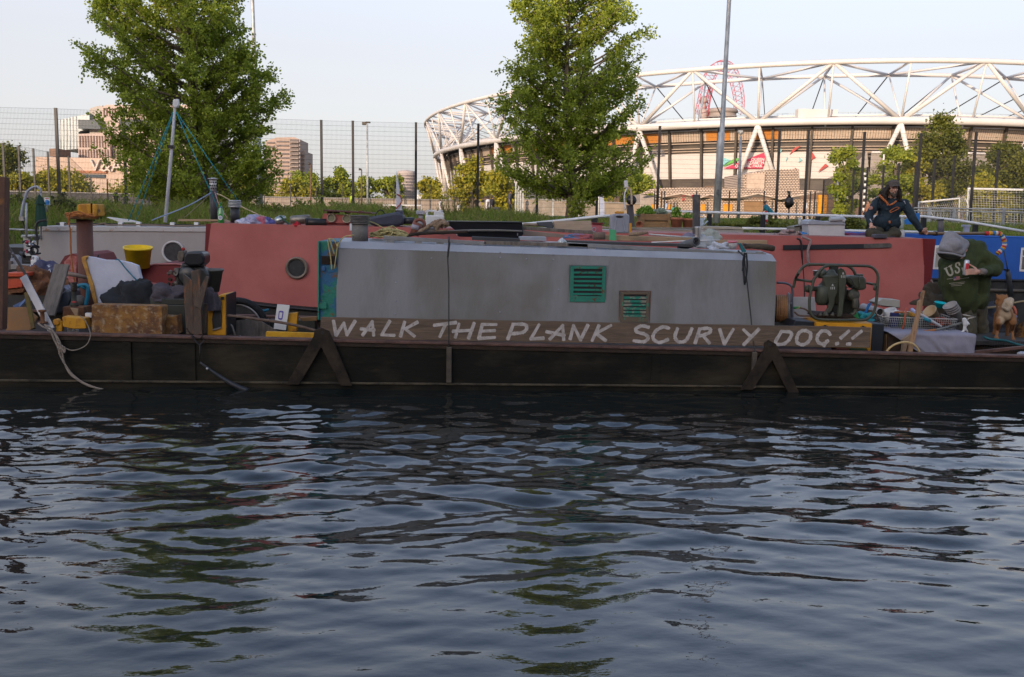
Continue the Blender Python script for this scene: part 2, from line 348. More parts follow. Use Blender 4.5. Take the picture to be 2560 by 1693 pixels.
 # ================================================================ trees
def silhouette_tree(label,base_px,Y,prof,trunk_r,nb,seed,mats,leaf=.088,twigs=13,lpt=29,trunk_top=None):
 rg=np.random.default_rng(seed);b=P(base_px[0],base_px[1],Y);b.z=float(bankz(Y))
 t=thing('tree',label,'tree',b)
 zs,xl,xr=[],[],[]
 for py,a,c in prof[::-1]:
  p=P((a+c)/2,py,Y);zs.append(p.z);xl.append(P(a,py,Y).x);xr.append(P(c,py,Y).x)
 zs,xl,xr=map(np.array,(zs,xl,xr));zt=zs[-1]
 tt=P(trunk_top[0],trunk_top[1],Y) if trunk_top else Vector((b.x,Y,zt))
 def tp(z):u=(z-b.z)/(tt.z-b.z);return Vector((b.x+(tt.x-b.x)*u+.05*math.sin(u*9),Y+.04*math.sin(u*7),z))
 mb=MB();n=16
 pts=[tp(b.z-.1+(tt.z-b.z)*i/n) for i in range(n+1)];mb.tube(pts,[max(.012,trunk_r*(1-.93*i/n)*(1.25 if i == 0 else 1)) for i in range(n+1)],12);mb.build('trunk',BARK,t)
 br=MB();C=[];D=[];W=[]
 for i in range(nb):
  u=(i+.5)/nb;ze=zs[0]+(zt-zs[0])*(u**.93);ze += rg.normal()*.1;ze=min(max(ze,zs[0]),zt)
  l,r=np.interp(ze,zs,xl),np.interp(ze,zs,xr);phi=rg.uniform(0,6.283) if i % 3 else (0 if i % 2 else math.pi)+rg.normal()*.35
  a=tp(ze);cs,sn=math.cos(phi),math.sin(phi);rad=(r-a.x) if cs > 0 else (a.x-l);rad=max(rad,.12);av=(r-l)/2*.95
  R=math.hypot(rad*cs,av*sn)*rg.uniform(.78,1.03)
  up=rg.uniform(.45,.95)*R*.75+.15;z0=max(ze-up,zs[0]-.15 if ze < zs[0]+1 else zs[0]-.1);s=tp(z0);d=Vector((cs*R,sn*R,0))
  e=Vector((a.x+d.x,Y+d.y,ze));m1=s.lerp(e,.5)+Vector((0,0,-.12*R*rg.uniform(0,1)))
  bp=[s,s.lerp(m1,.5)+Vector((0,0,-.03)),m1,m1.lerp(e,.55)+Vector((0,0,.02)),e]
  r0=min(.045,.012+.016*R);br.tube(bp,[r0,r0*.8,r0*.6,r0*.35,.004],5)
  nt_=max(3,int(twigs*(.35+R*.5)))
  for k in range(nt_):
   q=rg.uniform(.1,1.0)**.8;seg=min(3,int(q*4));o=bp[seg].lerp(bp[seg+1],q*4-seg)
   tw=Vector((rg.normal()*.8+cs*.7,rg.normal()*.8+sn*.7,rg.normal()*.55+.45)).normalized()*rg.uniform(.16,.42)
   br.tube([o,o+tw],[.006,.002],3)
   for j in range(lpt):
    v=rg.uniform(0,1.15)**.7;C.append(o+tw*v+Vector(rg.normal(size=3)*.055));D.append(tw.normalized());W.append(rg.integers(0,3) if rg.random() < .45 else int((i+k) % 3))
 br.build('branches',BARK,t)
 C=np.array([tuple(c) for c in C]);D=np.array([tuple(c) for c in D]);N=len(C)
 d=D+rg.normal(size=(N,3))*.75;d[:,2] -= .25;d /= np.linalg.norm(d,axis=1)[:,None]
 s=np.cross(d,rg.normal(size=(N,3)));s /= np.linalg.norm(s,axis=1)[:,None];L=rg.uniform(.6,1.15,(N,1))*leaf
 nn=np.cross(d,s)*L*.12
 V=np.concatenate([C,C+d*L*.45+s*L*.38+nn,C+d*L,C+d*L*.45-s*L*.38+nn]);i=np.arange(N)
 mesh_np('crown',V,np.stack([i,i+N,i+2*N,i+3*N],1),mats,t,midx=W)
 return t
silhouette_tree('broad leafy young tree at the left of the bank, crown rising beside a grey pole',(512,545),27,[(-170,330,540),(-110,290,570),(-60,255,600),(0,232,616),(54,200,605),(100,215,635),(140,205,648),(178,221,660),(205,250,712),(254,300,713),(290,300,672),(313,270,670),(340,262,700),(367,265,712),(432,275,705),(475,300,665),(505,380,620),(525,432,583)],.15,215,11,LEAF,trunk_top=(455,-120))
silhouette_tree('narrower leafy young tree in front of the stadium, with a bare pale lower trunk',(1427,545),28,[(-160,1360,1500),(-90,1325,1535),(-40,1300,1550),(0,1285,1566),(45,1296,1590),(65,1312,1609),(110,1318,1609),(160,1290,1612),(195,1260,1622),(240,1262,1618),(275,1234,1612),(313,1285,1565),(330,1262,1600),(370,1255,1632),(400,1226,1631),(432,1226,1615),(460,1300,1570),(480,1340,1530)],.15,185,23,LEAF,trunk_top=(1415,-120))
def bush(label,px,top,w,bot,Y,mats,n=3600,seed=0,leaf=None,name='tree',cat='tree',group=None,shape=1.0,gap=.0,trunk=True):
 """background tree: lobes of leaf-sized faces round a branching core; px/top/bot are photo pixels"""
 rg=np.random.default_rng(seed+int(px)*3+int(top));k=Y/FPX;c0=P(px,bot,Y);c1=P(px,top,Y);gz=1.82
 H=c1.z-c0.z;R=w*k/2;t=thing(name,label,cat,(c0.x,Y,gz),group)
 leaf=leaf or max(.09,7.5*k);n=int(n*(2.9 if Y < 96 else 2.0));C=[];M=[]
 nl=int(22+rg.integers(0,8));per=n//nl
 tr=MB();tr.tube([(c0.x,Y,gz-.1),(c0.x+.1*R*rg.normal(),Y,gz+(c0.z-gz)+H*.5),(c1.x,Y,c0.z+H*.9)],[R*.09,R*.06,R*.01],7)
 for i in range(nl):
  u=rg.uniform(.04,.95);a=rg.uniform(0,6.28);prof=math.sin(math.pi*min(1,(u*.9+.1)**shape))**.6
  rr=R*prof*rg.uniform(.2,.9)*(1 if i % 4 else .98);cx=c0.x+(c1.x-c0.x)*u+rr*math.cos(a);cy=Y+rr*.8*math.sin(a);cz=c0.z+H*u
  lr=R*rg.uniform(.18,.38);lr=min(lr,(c1.z-cz)+lr*.4 if c1.z-cz > 0 else lr)
  tr.tube([(c0.x,Y,c0.z+H*u*.55),(cx,cy,cz)],[R*.03,R*.006],4)
  v=rg.normal(size=(per,3));v /= np.linalg.norm(v,axis=1)[:,None];v *= (rg.random((per,1))**.4)
  v[:,2] *= .8;C.append(np.array([cx,cy,cz])+v*lr*(1+.35*rg.normal(size=(per,1))));M.append(np.where(rg.random(per) < .5,i % 3,rg.integers(0,3,per)))
 tr.build('trunk' if cat == 'tree' else 'stems',BARK,t)
 C=np.concatenate(C);M=np.concatenate(M);C[:,2]=np.maximum(C[:,2],gz);N=len(C)
 d=rg.normal(size=(N,3));d /= np.linalg.norm(d,axis=1)[:,None];s=np.cross(d,rg.normal(size=(N,3)));s /= np.linalg.norm(s,axis=1)[:,None];L=rg.uniform(.5,1.2,(N,1))*leaf
 V=np.concatenate([C-d*L*.5,C+s*L*.42,C+d*L*.5,C-s*L*.42]);i=np.arange(N)
 mesh_np('crown' if cat == 'tree' else 'leaves',V,np.stack([i,i+N,i+2*N,i+3*N],1),mats,t,midx=M)
 return t
GT='trees beyond the pitch'
BG=[
(25,372,230,520,130,LEAFD,5200,'dark green dense tree at the far left edge beyond the pitch fence'),
(150,428,190,520,118,LEAFY,3600,'yellow green bush tree below the tan museum wall at the left'),
(55,440,150,520,115,LEAFY,2800,'yellow green low tree in front of the dark tree at the far left'),
(330,462,150,520,118,LEAFY,2600,'low yellow green tree behind the walker in black'),
(640,432,120,525,120,LEAFY,3400,'rounded olive tree below the residential tower, right of the grey pole'),
(760,425,150,525,122,LEAFG,3600,'bright green spreading tree between the tower block and the first pair of fence posts'),
(735,450,110,525,116,LEAFY,2400,'small yellow tree just right of the residential tower'),
(850,420,90,525,124,LEAFG,2800,'bright green tree with a pointed top between two black fence posts'),
(905,436,90,525,122,LEAFG,2400,'green tree behind the thin floodlight mast'),
(975,438,90,525,122,LEAFG,2400,'green tree behind the white folded sail'),
(1075,446,100,530,118,LEAFY,3200,'rounded yellow tree standing at the foot of the stadium end'),
(1180,395,110,535,112,LEAFY,3600,'taller yellow green tree in front of the left end of the stadium'),
(1255,430,130,535,104,LEAFY,3200,'olive tree behind the picnic bench players'),
(1350,452,120,535,112,LEAFD,2200,'dark low tree seen under the crown of the narrower tree'),
(1480,450,120,540,112,LEAFY,2600,'yellow green shrub tree left of the patterned pavilion'),
(1600,440,140,510,116,LEAFG,3000,'green tree mound beside the left corner of the patterned pavilion'),
(2120,372,120,552,78,LEAFG,4600,'bright green conical tree right of the patterned pavilion'),
(2235,362,120,552,82,LEAFG,4400,'bright green conical tree behind the seated man'),
(2355,288,190,552,88,LEAFD,8200,'tallest tree at the right, olive, reaching up to the stadium roof tube'),
(2300,390,110,552,84,LEAFY,2800,'pale green slender tree left of the tallest right hand tree'),
(2510,365,230,552,92,LEAFD,7600,'wide dark green tree behind the large goal net'),
(2460,440,150,552,84,LEAFY,3000,'low olive tree between the two goals'),
]
for q in BG:bush(q[7],q[0],q[1],q[2],q[3],q[4],q[5],n=q[6],group=GT,shape=1.5 if 'conical' in q[7] or 'tallest' in q[7] else 1.0)
# bank vegetation
weed('weed_clump',795,560,150,75,26,'tall feathery green weed clump behind the red hatch box on the bank',n=900)
weed('weed_clump',1135,562,90,100,25,'tall wispy grass clump left of the black fence post by the picnic bench',n=800,leafy=False,mats=GRASS)
weed('weed_clump',1000,560,60,50,24,'small green weed clump right of the folded white sail',n=400)
weed('weed_clump',660,562,150,60,26,'green weed clump at the foot of the left grey pole',n=800)
weed('weed_clump',45,560,130,85,24,'brown and green weed clump at the far left edge of the bank',n=900,mats=[GRASS[2],GRASS[0],EARTH])
weed('weed_clump',155,545,70,70,23,'withered brown weed clump at the foot of the leftmost tall fence post',n=500,mats=[GRASS[2],EARTH,EARTH])
weed('weed_clump',235,570,130,70,22.5,'lush green weed clump beside the yellow topped steel pile',n=700)
weed('weed_clump',360,565,150,50,23,'low green weed clump behind the white mast',n=700)
weed('weed_clump',1445,555,60,110,26,'ivy like shoots growing round the narrower tree trunk',n=420,mats=LEAFG)
weed('weed_clump',590,560,90,50,24,'dark green weed clump left of the grey pole behind the chimney cowl',n=500)
for i,(px,w_,h_,lab) in enumerate([(1900,170,45,'dark green shrub behind the white railing left of the dry ornamental grass'),(2110,190,48,'dark green shrub behind the white railing under the hanging bag'),(2050,110,44,'dark green shrub behind the black rail post'),(1810,90,34,'small dark green shrub at the foot of the right grey pole')]):
 bush(lab,px,597-h_,w_,602,20.9,LEAFD,n=4200,leaf=.07,name='shrub',cat='shrub',group='shrubs behind the white railing')
TAN=leafmat('dry_grass',(.3,.26,.12));TAN2=leafmat('dry_grass2',(.22,.21,.08))
weed('ornamental_grass',1985,598,110,60,21.5,'dry tan ornamental grass behind the white railing',mats=[TAN,TAN2],n=1600,leafy=False,wid=.02)
# ================================================================ fences
def fence(label,posts,bottom_z,pw,vs,hsp,r,name='mesh_fence'):
 """posts: (px, top py, Y); panels of real wires between them"""
 tops=[P(*q) for q in posts];t=thing(name,label,'fence',(tops[0].x,tops[0].y,bottom_z))
 for q in tops:
  mb=MB();mb.box((q.x,q.y,(q.z+bottom_z)/2),(pw,pw,q.z-bottom_z));mb.build('post',BLACKP,t)
 for a,b in zip(tops,tops[1:]):
  A=np.array(a);B=np.array(b);L=math.hypot(*(B-A)[:2]);dr=(B-A)/L;nr=np.array([-dr[1],dr[0],0]);z0=bottom_z+.05
  segs=[]
  n=int(L/vs)
  for i in range(1,n):u=i/n;p=A+(B-A)*u;segs.append((np.array([p[0],p[1],z0]),p-[0,0,.03],r,0))
  k=int((min(a.z,b.z)-z0)/hsp)
  for i in range(k+1):
   for e in (-1,1):
    zz0=a.z-.03-i*(a.z-.03-z0)/k;zz1=b.z-.03-i*(b.z-.03-z0)/k
    segs.append((np.array([A[0],A[1],zz0])+nr*e*r*1.2,np.array([B[0],B[1],zz1])+nr*e*r*1.2,r*1.15,1))
  V=[];F=[]
  for p,q,rr,hz in segs:
   if hz:ax=(np.array([0,0,1.]),nr)
   else:ax=(dr*[1,1,0],nr)
   o=len(V)
   for pt in (p,q):
    for kk in range(3):
     an=2*math.pi*kk/3+.5;V.append(pt+ax[0]*rr*math.cos(an)+ax[1]*rr*math.sin(an))
   for kk in range(3):F.append((o+kk,o+(kk+1) % 3,o+3+(kk+1) % 3,o+3+kk))
  mesh_np('mesh_panel',np.array(V),F,WIRE,t)
 return t
FP=[(-20,266),(139,270),(308,277),(466,286),(640,294),(803,300),(882,302),(1040,306),(1196,309),(1346,312),(1497,313),(1650,315),(1797,319),(1950,323),(2022,325),(2162,330),(2303,333),(2441,330),(2590,334)]
fence('tall black wire mesh fence along the bank in front of the pitch',[(x,y,float(np.interp(x,[139,803,1650,2303],[38,41.2,41.8,43.2]))) for x,y in FP],1.84,.1,.05,.19,.0032)
fence('shorter black mesh fence running away along the left side of the pitch',[(7,357,60),(46,364,64),(83,371,68),(119,379,73),(171,390,82),(227,443,105),(268,447,110)],1.84,.11,.5,.5,.006)
fence('black mesh fence running away along the right side of the pitch behind the goals',[(2640,362,48),(2497,375,53),(2387,389,58),(2338,397,61),(2291,404,64),(2248,408,66),(2210,413,68),(2169,418,71),(2135,426,75),(2103,430,79),(2060,450,90)],1.84,.12,.12,.25,.005)
fence('low far mesh fence across the back of the pitch',[(227,443,108),(330,452,108),(450,455,108),(560,457,108),(660,458,108),(726,459,108),(790,459,108),(855,460,108),(985,461,108),(1012,461,108),(1075,462,108),(1180,464,108),(1270,466,108),(1400,468,100),(1560,470,100)],1.84,.09,.2,.4,.007)
# low walls at the back of the pitch
def wallthing(label,px0,px1,top,Y,m,th=.4):
 a,b=P(px0,top[0],Y),P(px1,top[1],Y);mb=MB()
 mb.hexa([(a.x,Y,1.7),(b.x,Y,1.7),(b.x,Y+th,1.7),(a.x,Y+th,1.7)],[(a.x,Y,a.z),(b.x,Y,b.z),(b.x,Y+th,b.z),(a.x,Y+th,a.z)])
 c=MB();c.hexa([(a.x,Y-.1,a.z),(b.x,Y-.1,b.z),(b.x,Y+th+.1,b.z),(a.x,Y+th+.1,a.z)],[(a.x,Y-.1,a.z+.12),(b.x,Y-.1,b.z+.12),(b.x,Y+th+.1,b.z+.12),(a.x,Y+th+.1,a.z+.12)])
 t=thing('boundary_wall',label,'wall',((a.x+b.x)/2,Y,1.8));mb.build('wall',m,t);c.build('coping',CONC,t)
wallthing('dark grey boarded wall behind the walker in black at the left of the pitch',-40,600,(478,492),112,mat('dark_boards',(.06,.06,.065),.9,col2=(.1,.095,.09),scale=1))
wallthing('pale brick boundary wall across the middle back of the pitch',560,1330,(492,505),113,mat('pale_wall',(.36,.3,.24),.9,col2=(.26,.21,.17),scale=.8))
wallthing('tan brick boundary wall seen under the narrower tree',1300,1620,(498,512),98,mat('tan_wall',(.32,.25,.19),.9,col2=(.22,.18,.13),scale=.8))
# ================================================================ stadium
EC=Vector((85.76,330.15,0));EA,EB,EROT=94.51,144.75,.1349
def EP(th,off,z):
 x,y=(EA+off)*math.cos(th),(EB+off)*math.sin(th);c,s=math.cos(EROT),math.sin(EROT)
 return Vector((EC.x+x*c-y*s,EC.y+x*s+y*c,z))
def ER(px,py,off):
 d=ray(px,py);c,s=math.cos(-EROT),math.sin(-EROT);ox,oy=EYE.x-EC.x,EYE.y-EC.y
 ox,oy=ox*c-oy*s,ox*s+oy*c;dx,dy=d.x*c-d.y*s,d.x*s+d.y*c;a,b=EA+off,EB+off
 A=dx*dx/a/a+dy*dy/b/b;B=2*(ox*dx/a/a+oy*dy/b/b);Cc=ox*ox/a/a+oy*oy/b/b-1;D=B*B-4*A*Cc
 t=(-B-math.sqrt(max(D,0)))/2/A;p=EYE+d*t;lx,ly=ox+dx*t,oy+dy*t
 return math.atan2(ly/b,lx/a),p
def stadium():
 t=thing('stadium','large oval stadium with a white tubular roof truss and printed wrap panels','stadium',(EC.x,EC.y,1.8))
 N=288
 def ring(off,z,r,name,seg=10,m=CREAMST):
  mb=MB();mb.tube([EP(2*math.pi*i/N,off,z) for i in range(N)],r,seg,closed=True);return mb.build(name,m,t)
 zl,zu,zi=21.0,31.8,30.2
 ring(0,zl,.75,'lower_roof_tube',12);ring(3.4,zu,.5,'upper_roof_tube');ring(-8.5,zi+.6,.42,'inner_roof_tube')
 lo_px=[(1589,312),(1895,305),(2240,302)];ths=[ER(x,y,0)[0] for x,y in lo_px]
 tt=np.linspace(-math.pi,math.pi,4001);pts=np.array([tuple(EP(a,0,0)) for a in tt]);s=np.concatenate([[0],np.cumsum(np.linalg.norm(np.diff(pts,axis=0),axis=1))])
 S_=lambda a:np.interp(a,tt,s);TH=lambda q:float(np.interp(q % s[-1],s,tt))
 step=abs(S_(ths[2])-S_(ths[0]))/2;n=round(s[-1]/step);st=s[-1]/n;s0=S_(ths[1])
 tr=MB();leg=MB();cab=MB();web=MB()
 for i in range(n):
  a=TH(s0+i*st);L=EP(a,0,zl)
  for q in (-.5,.5):
   u=TH(s0+(i+q)*st);U=EP(u,3.4,zu);I=EP(u,-8.5,zi+.6)
   tr.tube([L,U],[.42,.36],8);tr.tube([L,I],[.3,.26],8)
   f=.19*(1 if q > 0 else -1);foot=EP(TH(s0+(i+f)*st),-2.5,6.5);lg=MB();lg.tube([L+Vector((0,0,-.5)),foot],[.5,.42],8);lg.build('roof_leg',CREAMST,t)
  u=TH(s0+(i+.5)*st);U=EP(u,3.4,zu);I=EP(u,-8.5,zi+.6);web.tube([U,EP(u,0,zl)],.2,6);web.tube([I,EP(u,-3,zl-1)],.18,6);web.tube([U,I],.28,6)
  U2=EP(a,3.4,zu);I2=EP(a,-8.5,zi+.6);web.tube([L,U2],.2,6);web.tube([U2,I2],.25,6);web.tube([L,I2],.16,6)
  for q in (-.5,.5):Uq=EP(TH(s0+(i+q)*st),3.4,zu);web.tube([Uq,I2],.26,6)
  for q in (0,.5):cab.tube([EP(TH(s0+(i+q)*st),-8.5,zi+.6),EP(TH(s0+(i+q)*st),-34,22.5)],.12,4)
 tr.build('roof_truss_diagonals',CREAMST,t);web.build('roof_web',CREAMST,t);cab.build('stay_cables',DARKST,t)
 def band(o0,z0,o1,z1,name,m,th=None,k=N):
  mb=MB();V=[EP(2*math.pi*i/k,o0,z0) for i in range(k)]+[EP(2*math.pi*i/k,o1,z1) for i in range(k)]
  mb.add(V,[(i,(i+1) % k,k+(i+1) % k,k+i) for i in range(k)],True)
  if name:return mb.build(name,m,t)
  return mb
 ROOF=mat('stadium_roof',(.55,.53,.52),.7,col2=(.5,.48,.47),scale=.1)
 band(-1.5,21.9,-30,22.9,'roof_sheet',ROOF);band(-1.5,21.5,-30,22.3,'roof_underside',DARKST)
 hr=MB()
 for z in (.55,1.0):hr.tube([EP(2*math.pi*i/N,-5,22.1+z) for i in range(N)],.035,4,closed=True)
 for i in range(0,2*N):a=2*math.pi*i/(2*N);hr.tube([EP(a,-5,22),EP(a,-5,23.1)],.03,3)
 o=hr.build('roof_handrail',STEEL_G,t)
 wl=MB();wl.tube([EP(2*math.pi*i/N,-3,22.35) for i in range(N)],.25,4,closed=True);wl.build('roof_edge',CREAMST,t)
 OR=mat('orange_panel',(.55,.22,.04),.7);PAN=mat('tier_panels',(.52,.42,.33),.7,col2=(.46,.36,.28),scale=.3)
 for mtl,nm,sel in ((PAN,'tier_panel_band',0),):
  mb=MB();k=4*N
  for i in range(k):
   isor=False
   if isor != bool(sel):continue
   a,b_=2*math.pi*(i+.06)/k,2*math.pi*(i+.94)/k;mb.add([EP(a,-4.2,17.9),EP(b_,-4.2,17.9),EP(b_,-3.6,19.9),EP(a,-3.6,19.9)],[(0,1,2,3)])
  if not sel:mb.build(nm,mtl,t)
 j=0
 while j < 4*N//9:
  if noise.noise(Vector((j*3.7,2.2,.5))) > .27:
   mb=MB();k=4*N;a0,a1=9*j,9*j+9;V=[]
   for i in range(a0,a1+1):a=2*math.pi*i/k;V += [EP(a,-4.15,17.95),EP(a,-3.55,19.85)]
   mb.add(V,[(2*i,2*i+2,2*i+3,2*i+1) for i in range(9)]);mb.build('orange_panel',OR,t)
  j += 1
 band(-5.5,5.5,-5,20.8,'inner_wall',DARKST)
 sl_=MB()
 for j in range(5):
  z=17.4-j*.55
  V=[EP(2*math.pi*i/N,-4.3-.12*j,z) for i in range(N)]+[EP(2*math.pi*i/N,-4.2-.12*j,z+.2) for i in range(N)]
  if j != 1:sl_.add(V,[(i,(i+1) % N,N+(i+1) % N,N+i) for i in range(N)],True)
 sl_.build('tier_beams',PAN,t)
 g=MB();g.tube([EP(2*math.pi*i/N,-3.4,20.1) for i in range(N)],.14,5,closed=True);g.build('gutter_pipe',CREAMST,t)
 k=round(s[-1]/7.9);wr=MB();col=MB();s1=S_(ER(2023,440,-4)[0])
 for i in range(k):
  sa=s1+i*s[-1]/k;a=TH(sa+.42);b_=TH(sa+s[-1]/k-.42);m_=TH(sa+s[-1]/k/2)
  c=TH(sa);d1,d2=EP(c,-3.2,20.3),EP(c,-5.6,4)
  w_=(EP(TH(sa+.22),0,0)-EP(TH(sa-.22),0,0));h=w_*.5;n_=Vector((w_.y,-w_.x,0)).normalized()*.35
  col.hexa([d2-h+n_,d2+h+n_,d2+h-n_,d2-h-n_],[d1-h+n_,d1+h+n_,d1+h-n_,d1-h-n_])
  mid=EP(m_,-4,12);pxr=(mid-EYE).dot(cR)/(mid-EYE).dot(cF)*FPX+CX
  if pxr < 2120 and mid.y < 300:
   wr.add([EP(a,-4.9,10.0),EP(m_,-4.9,10.0),EP(b_,-4.9,10.0),EP(b_,-4.15,15.3),EP(m_,-4.15,15.3),EP(a,-4.15,15.3)],[(0,1,4,5),(1,2,3,4)])
  elif mid.y >= 300:wr.add([EP(a,-5.0,6),EP(b_,-5.0,6),EP(b_,-4.15,15.3),EP(a,-4.15,15.3)],[(0,1,2,3)])
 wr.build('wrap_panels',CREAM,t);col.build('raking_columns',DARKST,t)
 BRN=mat('concourse_brown',(.16,.1,.065),.8,col2=(.1,.07,.05),scale=.3)
 for i in range(64):
  a=2*math.pi*i/64;b_=a+2*math.pi/64*rnd.uniform(.3,.8);cb=MB()
  z1=rnd.choice([6.2,7,7.6,8.5]);cb.add([EP(a,-4.6,4),EP(b_,-4.6,4),EP(b_,-4.6,z1),EP(a,-4.6,z1)],[(0,1,2,3)]);cb.build('concourse_box',BRN,t)
 pd=MB();V=[EP(2*math.pi*i/N,3,0) for i in range(N)]+[EP(2*math.pi*i/N,3,5.6) for i in range(N)]+[EP(2*math.pi*i/N,-6,5.6) for i in range(N)]
 pd.add(V,[(i,(i+1) % N,N+(i+1) % N,N+i) for i in range(N)]+[(N+i,N+(i+1) % N,2*N+(i+1) % N,2*N+i) for i in range(N)]);pd.build('podium',BRN,t)
 cw=MB();K=24;A0=ER(2175,400,1)[0];A1=ER(2900,400,1)[0]
 V=[EP(A0+(A1-A0)*i/K,1,2) for i in range(K+1)]+[EP(A0+(A1-A0)*i/K,1.6,14.6) for i in range(K+1)]+[EP(A0+(A1-A0)*i/K,-4,14.6) for i in range(K+1)]
 cw.add(V,[(i,i+1,K+2+i,K+1+i) for i in range(K)]+[(K+1+i,K+2+i,2*K+3+i,2*K+2+i) for i in range(K)])
 V=[ER(*q)[1] for q in ((2168,378,1.2),(2110,378+62,1.2),(2112,520,1.2),(2180,520,1.2))];cw.add(V,[(0,1,2,3)])
 cw.build('concourse_wall',mat('concourse_concrete',(.33,.29,.25),.85,col2=(.27,.23,.2),scale=.2),t)
 rl=MB();rl.tube([EP(A0+(A1-A0)*i/K,1.7,14.8) for i in range(K+1)],.25,5);rl.build('concourse_rail',CREAMST,t)
 def shape(px,m,off=-3.95,name='printed_shape'):
  mb=MB();q=[ER(a,b,off+(-.5 if b > 400 else 0)*0)[1] for a,b in px];n_=(q[1]-q[0]).cross(q[2]-q[0]).normalized();mb.prism(q,n_*.03);return mb.build(name,m,t)
 PK=mat('print_pink',(.6,.035,.1),.6);RD=mat('print_red',(.42,.05,.04),.6);TE=mat('print_teal',(.22,.5,.52),.6);GN=mat('print_green',(.12,.42,.08),.6);GY=mat('print_grey',(.2,.2,.22),.6)
 def z4(a,b):return (1580+a/3.267,120+b/3.267)
 shape([z4(*q) for q in ((745,985),(905,925),(1108,842),(1065,985))],PK);shape([z4(*q) for q in ((730,890),(805,915),(733,968))],TE)
 shape([z4(*q) for q in ((735,975),(830,905),(875,900),(865,920))],GN)
 for q in (((1380,800),(1335,810),(1308,835),(1286,875)),((1468,845),(1502,895),(1464,915)),((1578,945),(1606,962),(1520,1015),(1535,990)),((1330,978),(1352,990),(1326,990))):shape([z4(*a) for a in q],RD)
 for q in (((1365,890),(1393,915),(1360,935)),((1265,885),(1275,895),(1255,930)),((1215,820),(1225,835),(1210,860))):shape([z4(*a) for a in q],TE)
 WT=mat('print_white',(.75,.72,.7),.6)
 def text(body,px,py,hpx,m,off,name='printed_words',bold=.02):
  c=bpy.data.curves.new('t','FONT');c.body=body;c.align_x='RIGHT';c.size=1;c.extrude=.01;c.offset=bold;c.space_line=.82
  o=bpy.data.objects.new('t',c);sc.collection.objects.link(o);dg=bpy.context.evaluated_depsgraph_get();dg.update()
  me=bpy.data.meshes.new_from_object(o.evaluated_get(dg));bpy.data.objects.remove(o)
  a,p=ER(px,py,off);_,p2=ER(px+40,py,off);p2.z=p.z;k=(p-EYE).dot(cF)/FPX*hpx/.72
  X=(p2-p).normalized();Z=Vector((0,0,1));n_=X.cross(Z)
  M=Matrix((X*k,Z*k,n_)).transposed()
  for v in me.vertices:v.co=(M@Vector((v.co.x,v.co.y,v.co.z)))+p-LOC[t]
  me.materials.clear();me.materials.append(m);me.name=name;return link(name,me,t,None)
 for s_,x,y in (('QUEEN',1085,922),('ELIZABETH',1082,948),('OLYMPIC PARK',1068,975)):q=z4(x,y);text(s_,q[0]-1,q[1],7.2,WT,-3.75)
 for s_,x,y in (('LONDON',262,855),('STADIUM',265,885)):q=z4(x,y);text(s_,q[0],q[1],7.4,GY,-3.8)
 for x in (2040,):
  a,p=ER(x,300,-3);mb=MB();mb.box(p+Vector((0,0,1.0)),(8,2,2));mb.build('rooftop_cabin',CREAMST,t)
 return t
stadium()
def lattice_tower():
 RED=mat('lattice_red',(.5,.1,.13),.6);t=thing('lattice_tower','red lattice observation tower rising behind the stadium roof','tower',P(1800,560,480))
 Y=480
 def strut(path,wd,n=20):
  mb=MB();pts=rope([P(a,b,Y) for a,b in path],0,n=6);pts=pts[::2]+([pts[-1]] if len(pts) % 2 == 0 else []);m=len(pts)-1;side=Vector((1,0,0));C4=[]
  for i,p in enumerate(pts):
   q=pts[min(i+1,m)]-pts[max(i-1,0)];q.normalize();nx=Vector((q.z,0,-q.x));wi=wd[0]+(wd[1]-wd[0])*i/m
   C4.append([p+nx*wi+Vector((0,e*wi,0))+nx*0 for e in (-1,1)]+[p-nx*wi+Vector((0,e*wi,0)) for e in (1,-1)])
  for k in range(4):mb.tube([c[k] for c in C4],.2,4)
  for i in range(m):
   for k in range(4):mb.tube([C4[i][k],C4[i+1][(k+1) % 4]],.11,3)
  return mb
 strut([(1752,290),(1760,250),(1770,205),(1782,178),(1800,165),(1818,168),(1832,185),(1843,220),(1848,255),(1845,285)],(2.6,2.0)).build('lattice_arch',RED,t)
 strut([(1762,300),(1768,260),(1776,225),(1785,200)],(1.2,.8)).build('lattice_brace',RED,t)
 GY=mat('lift_core',(.38,.3,.27),.7);mb=MB()
 for dx,y0,y1,w_ in ((0,300,232,9),(0,262,238,13),(0,285,280,16)):mb.lathe([(w_*.1,0),(w_*.1,1)],P(1757,y0,Y),(0,0,1))
 c=P(1757,300,Y);c1=P(1757,240,Y);mb=MB();mb.lathe([(2.2,0),(2.2,(c1.z-c.z)*.4),(1.3,(c1.z-c.z)*.45),(1.3,(c1.z-c.z)*.7),(1.8,(c1.z-c.z)*.72),(1.8,(c1.z-c.z)*.9),(.8,c1.z-c.z)],c);mb.build('lift_core',GY,t)
 a,b=P(1777,288,Y),P(1846,268,Y);mb=MB();mb.lathe([(7,0),(7.2,1),(6.8,1.1),(6.8,2.2),(7.6,2.4),(7.6,3.4),(7,4.2)],P(1805,292,Y)-Vector((0,0,.5)));mb.build('viewing_deck',mat('deck_grey',(.3,.25,.22),.6),t)
lattice_tower()
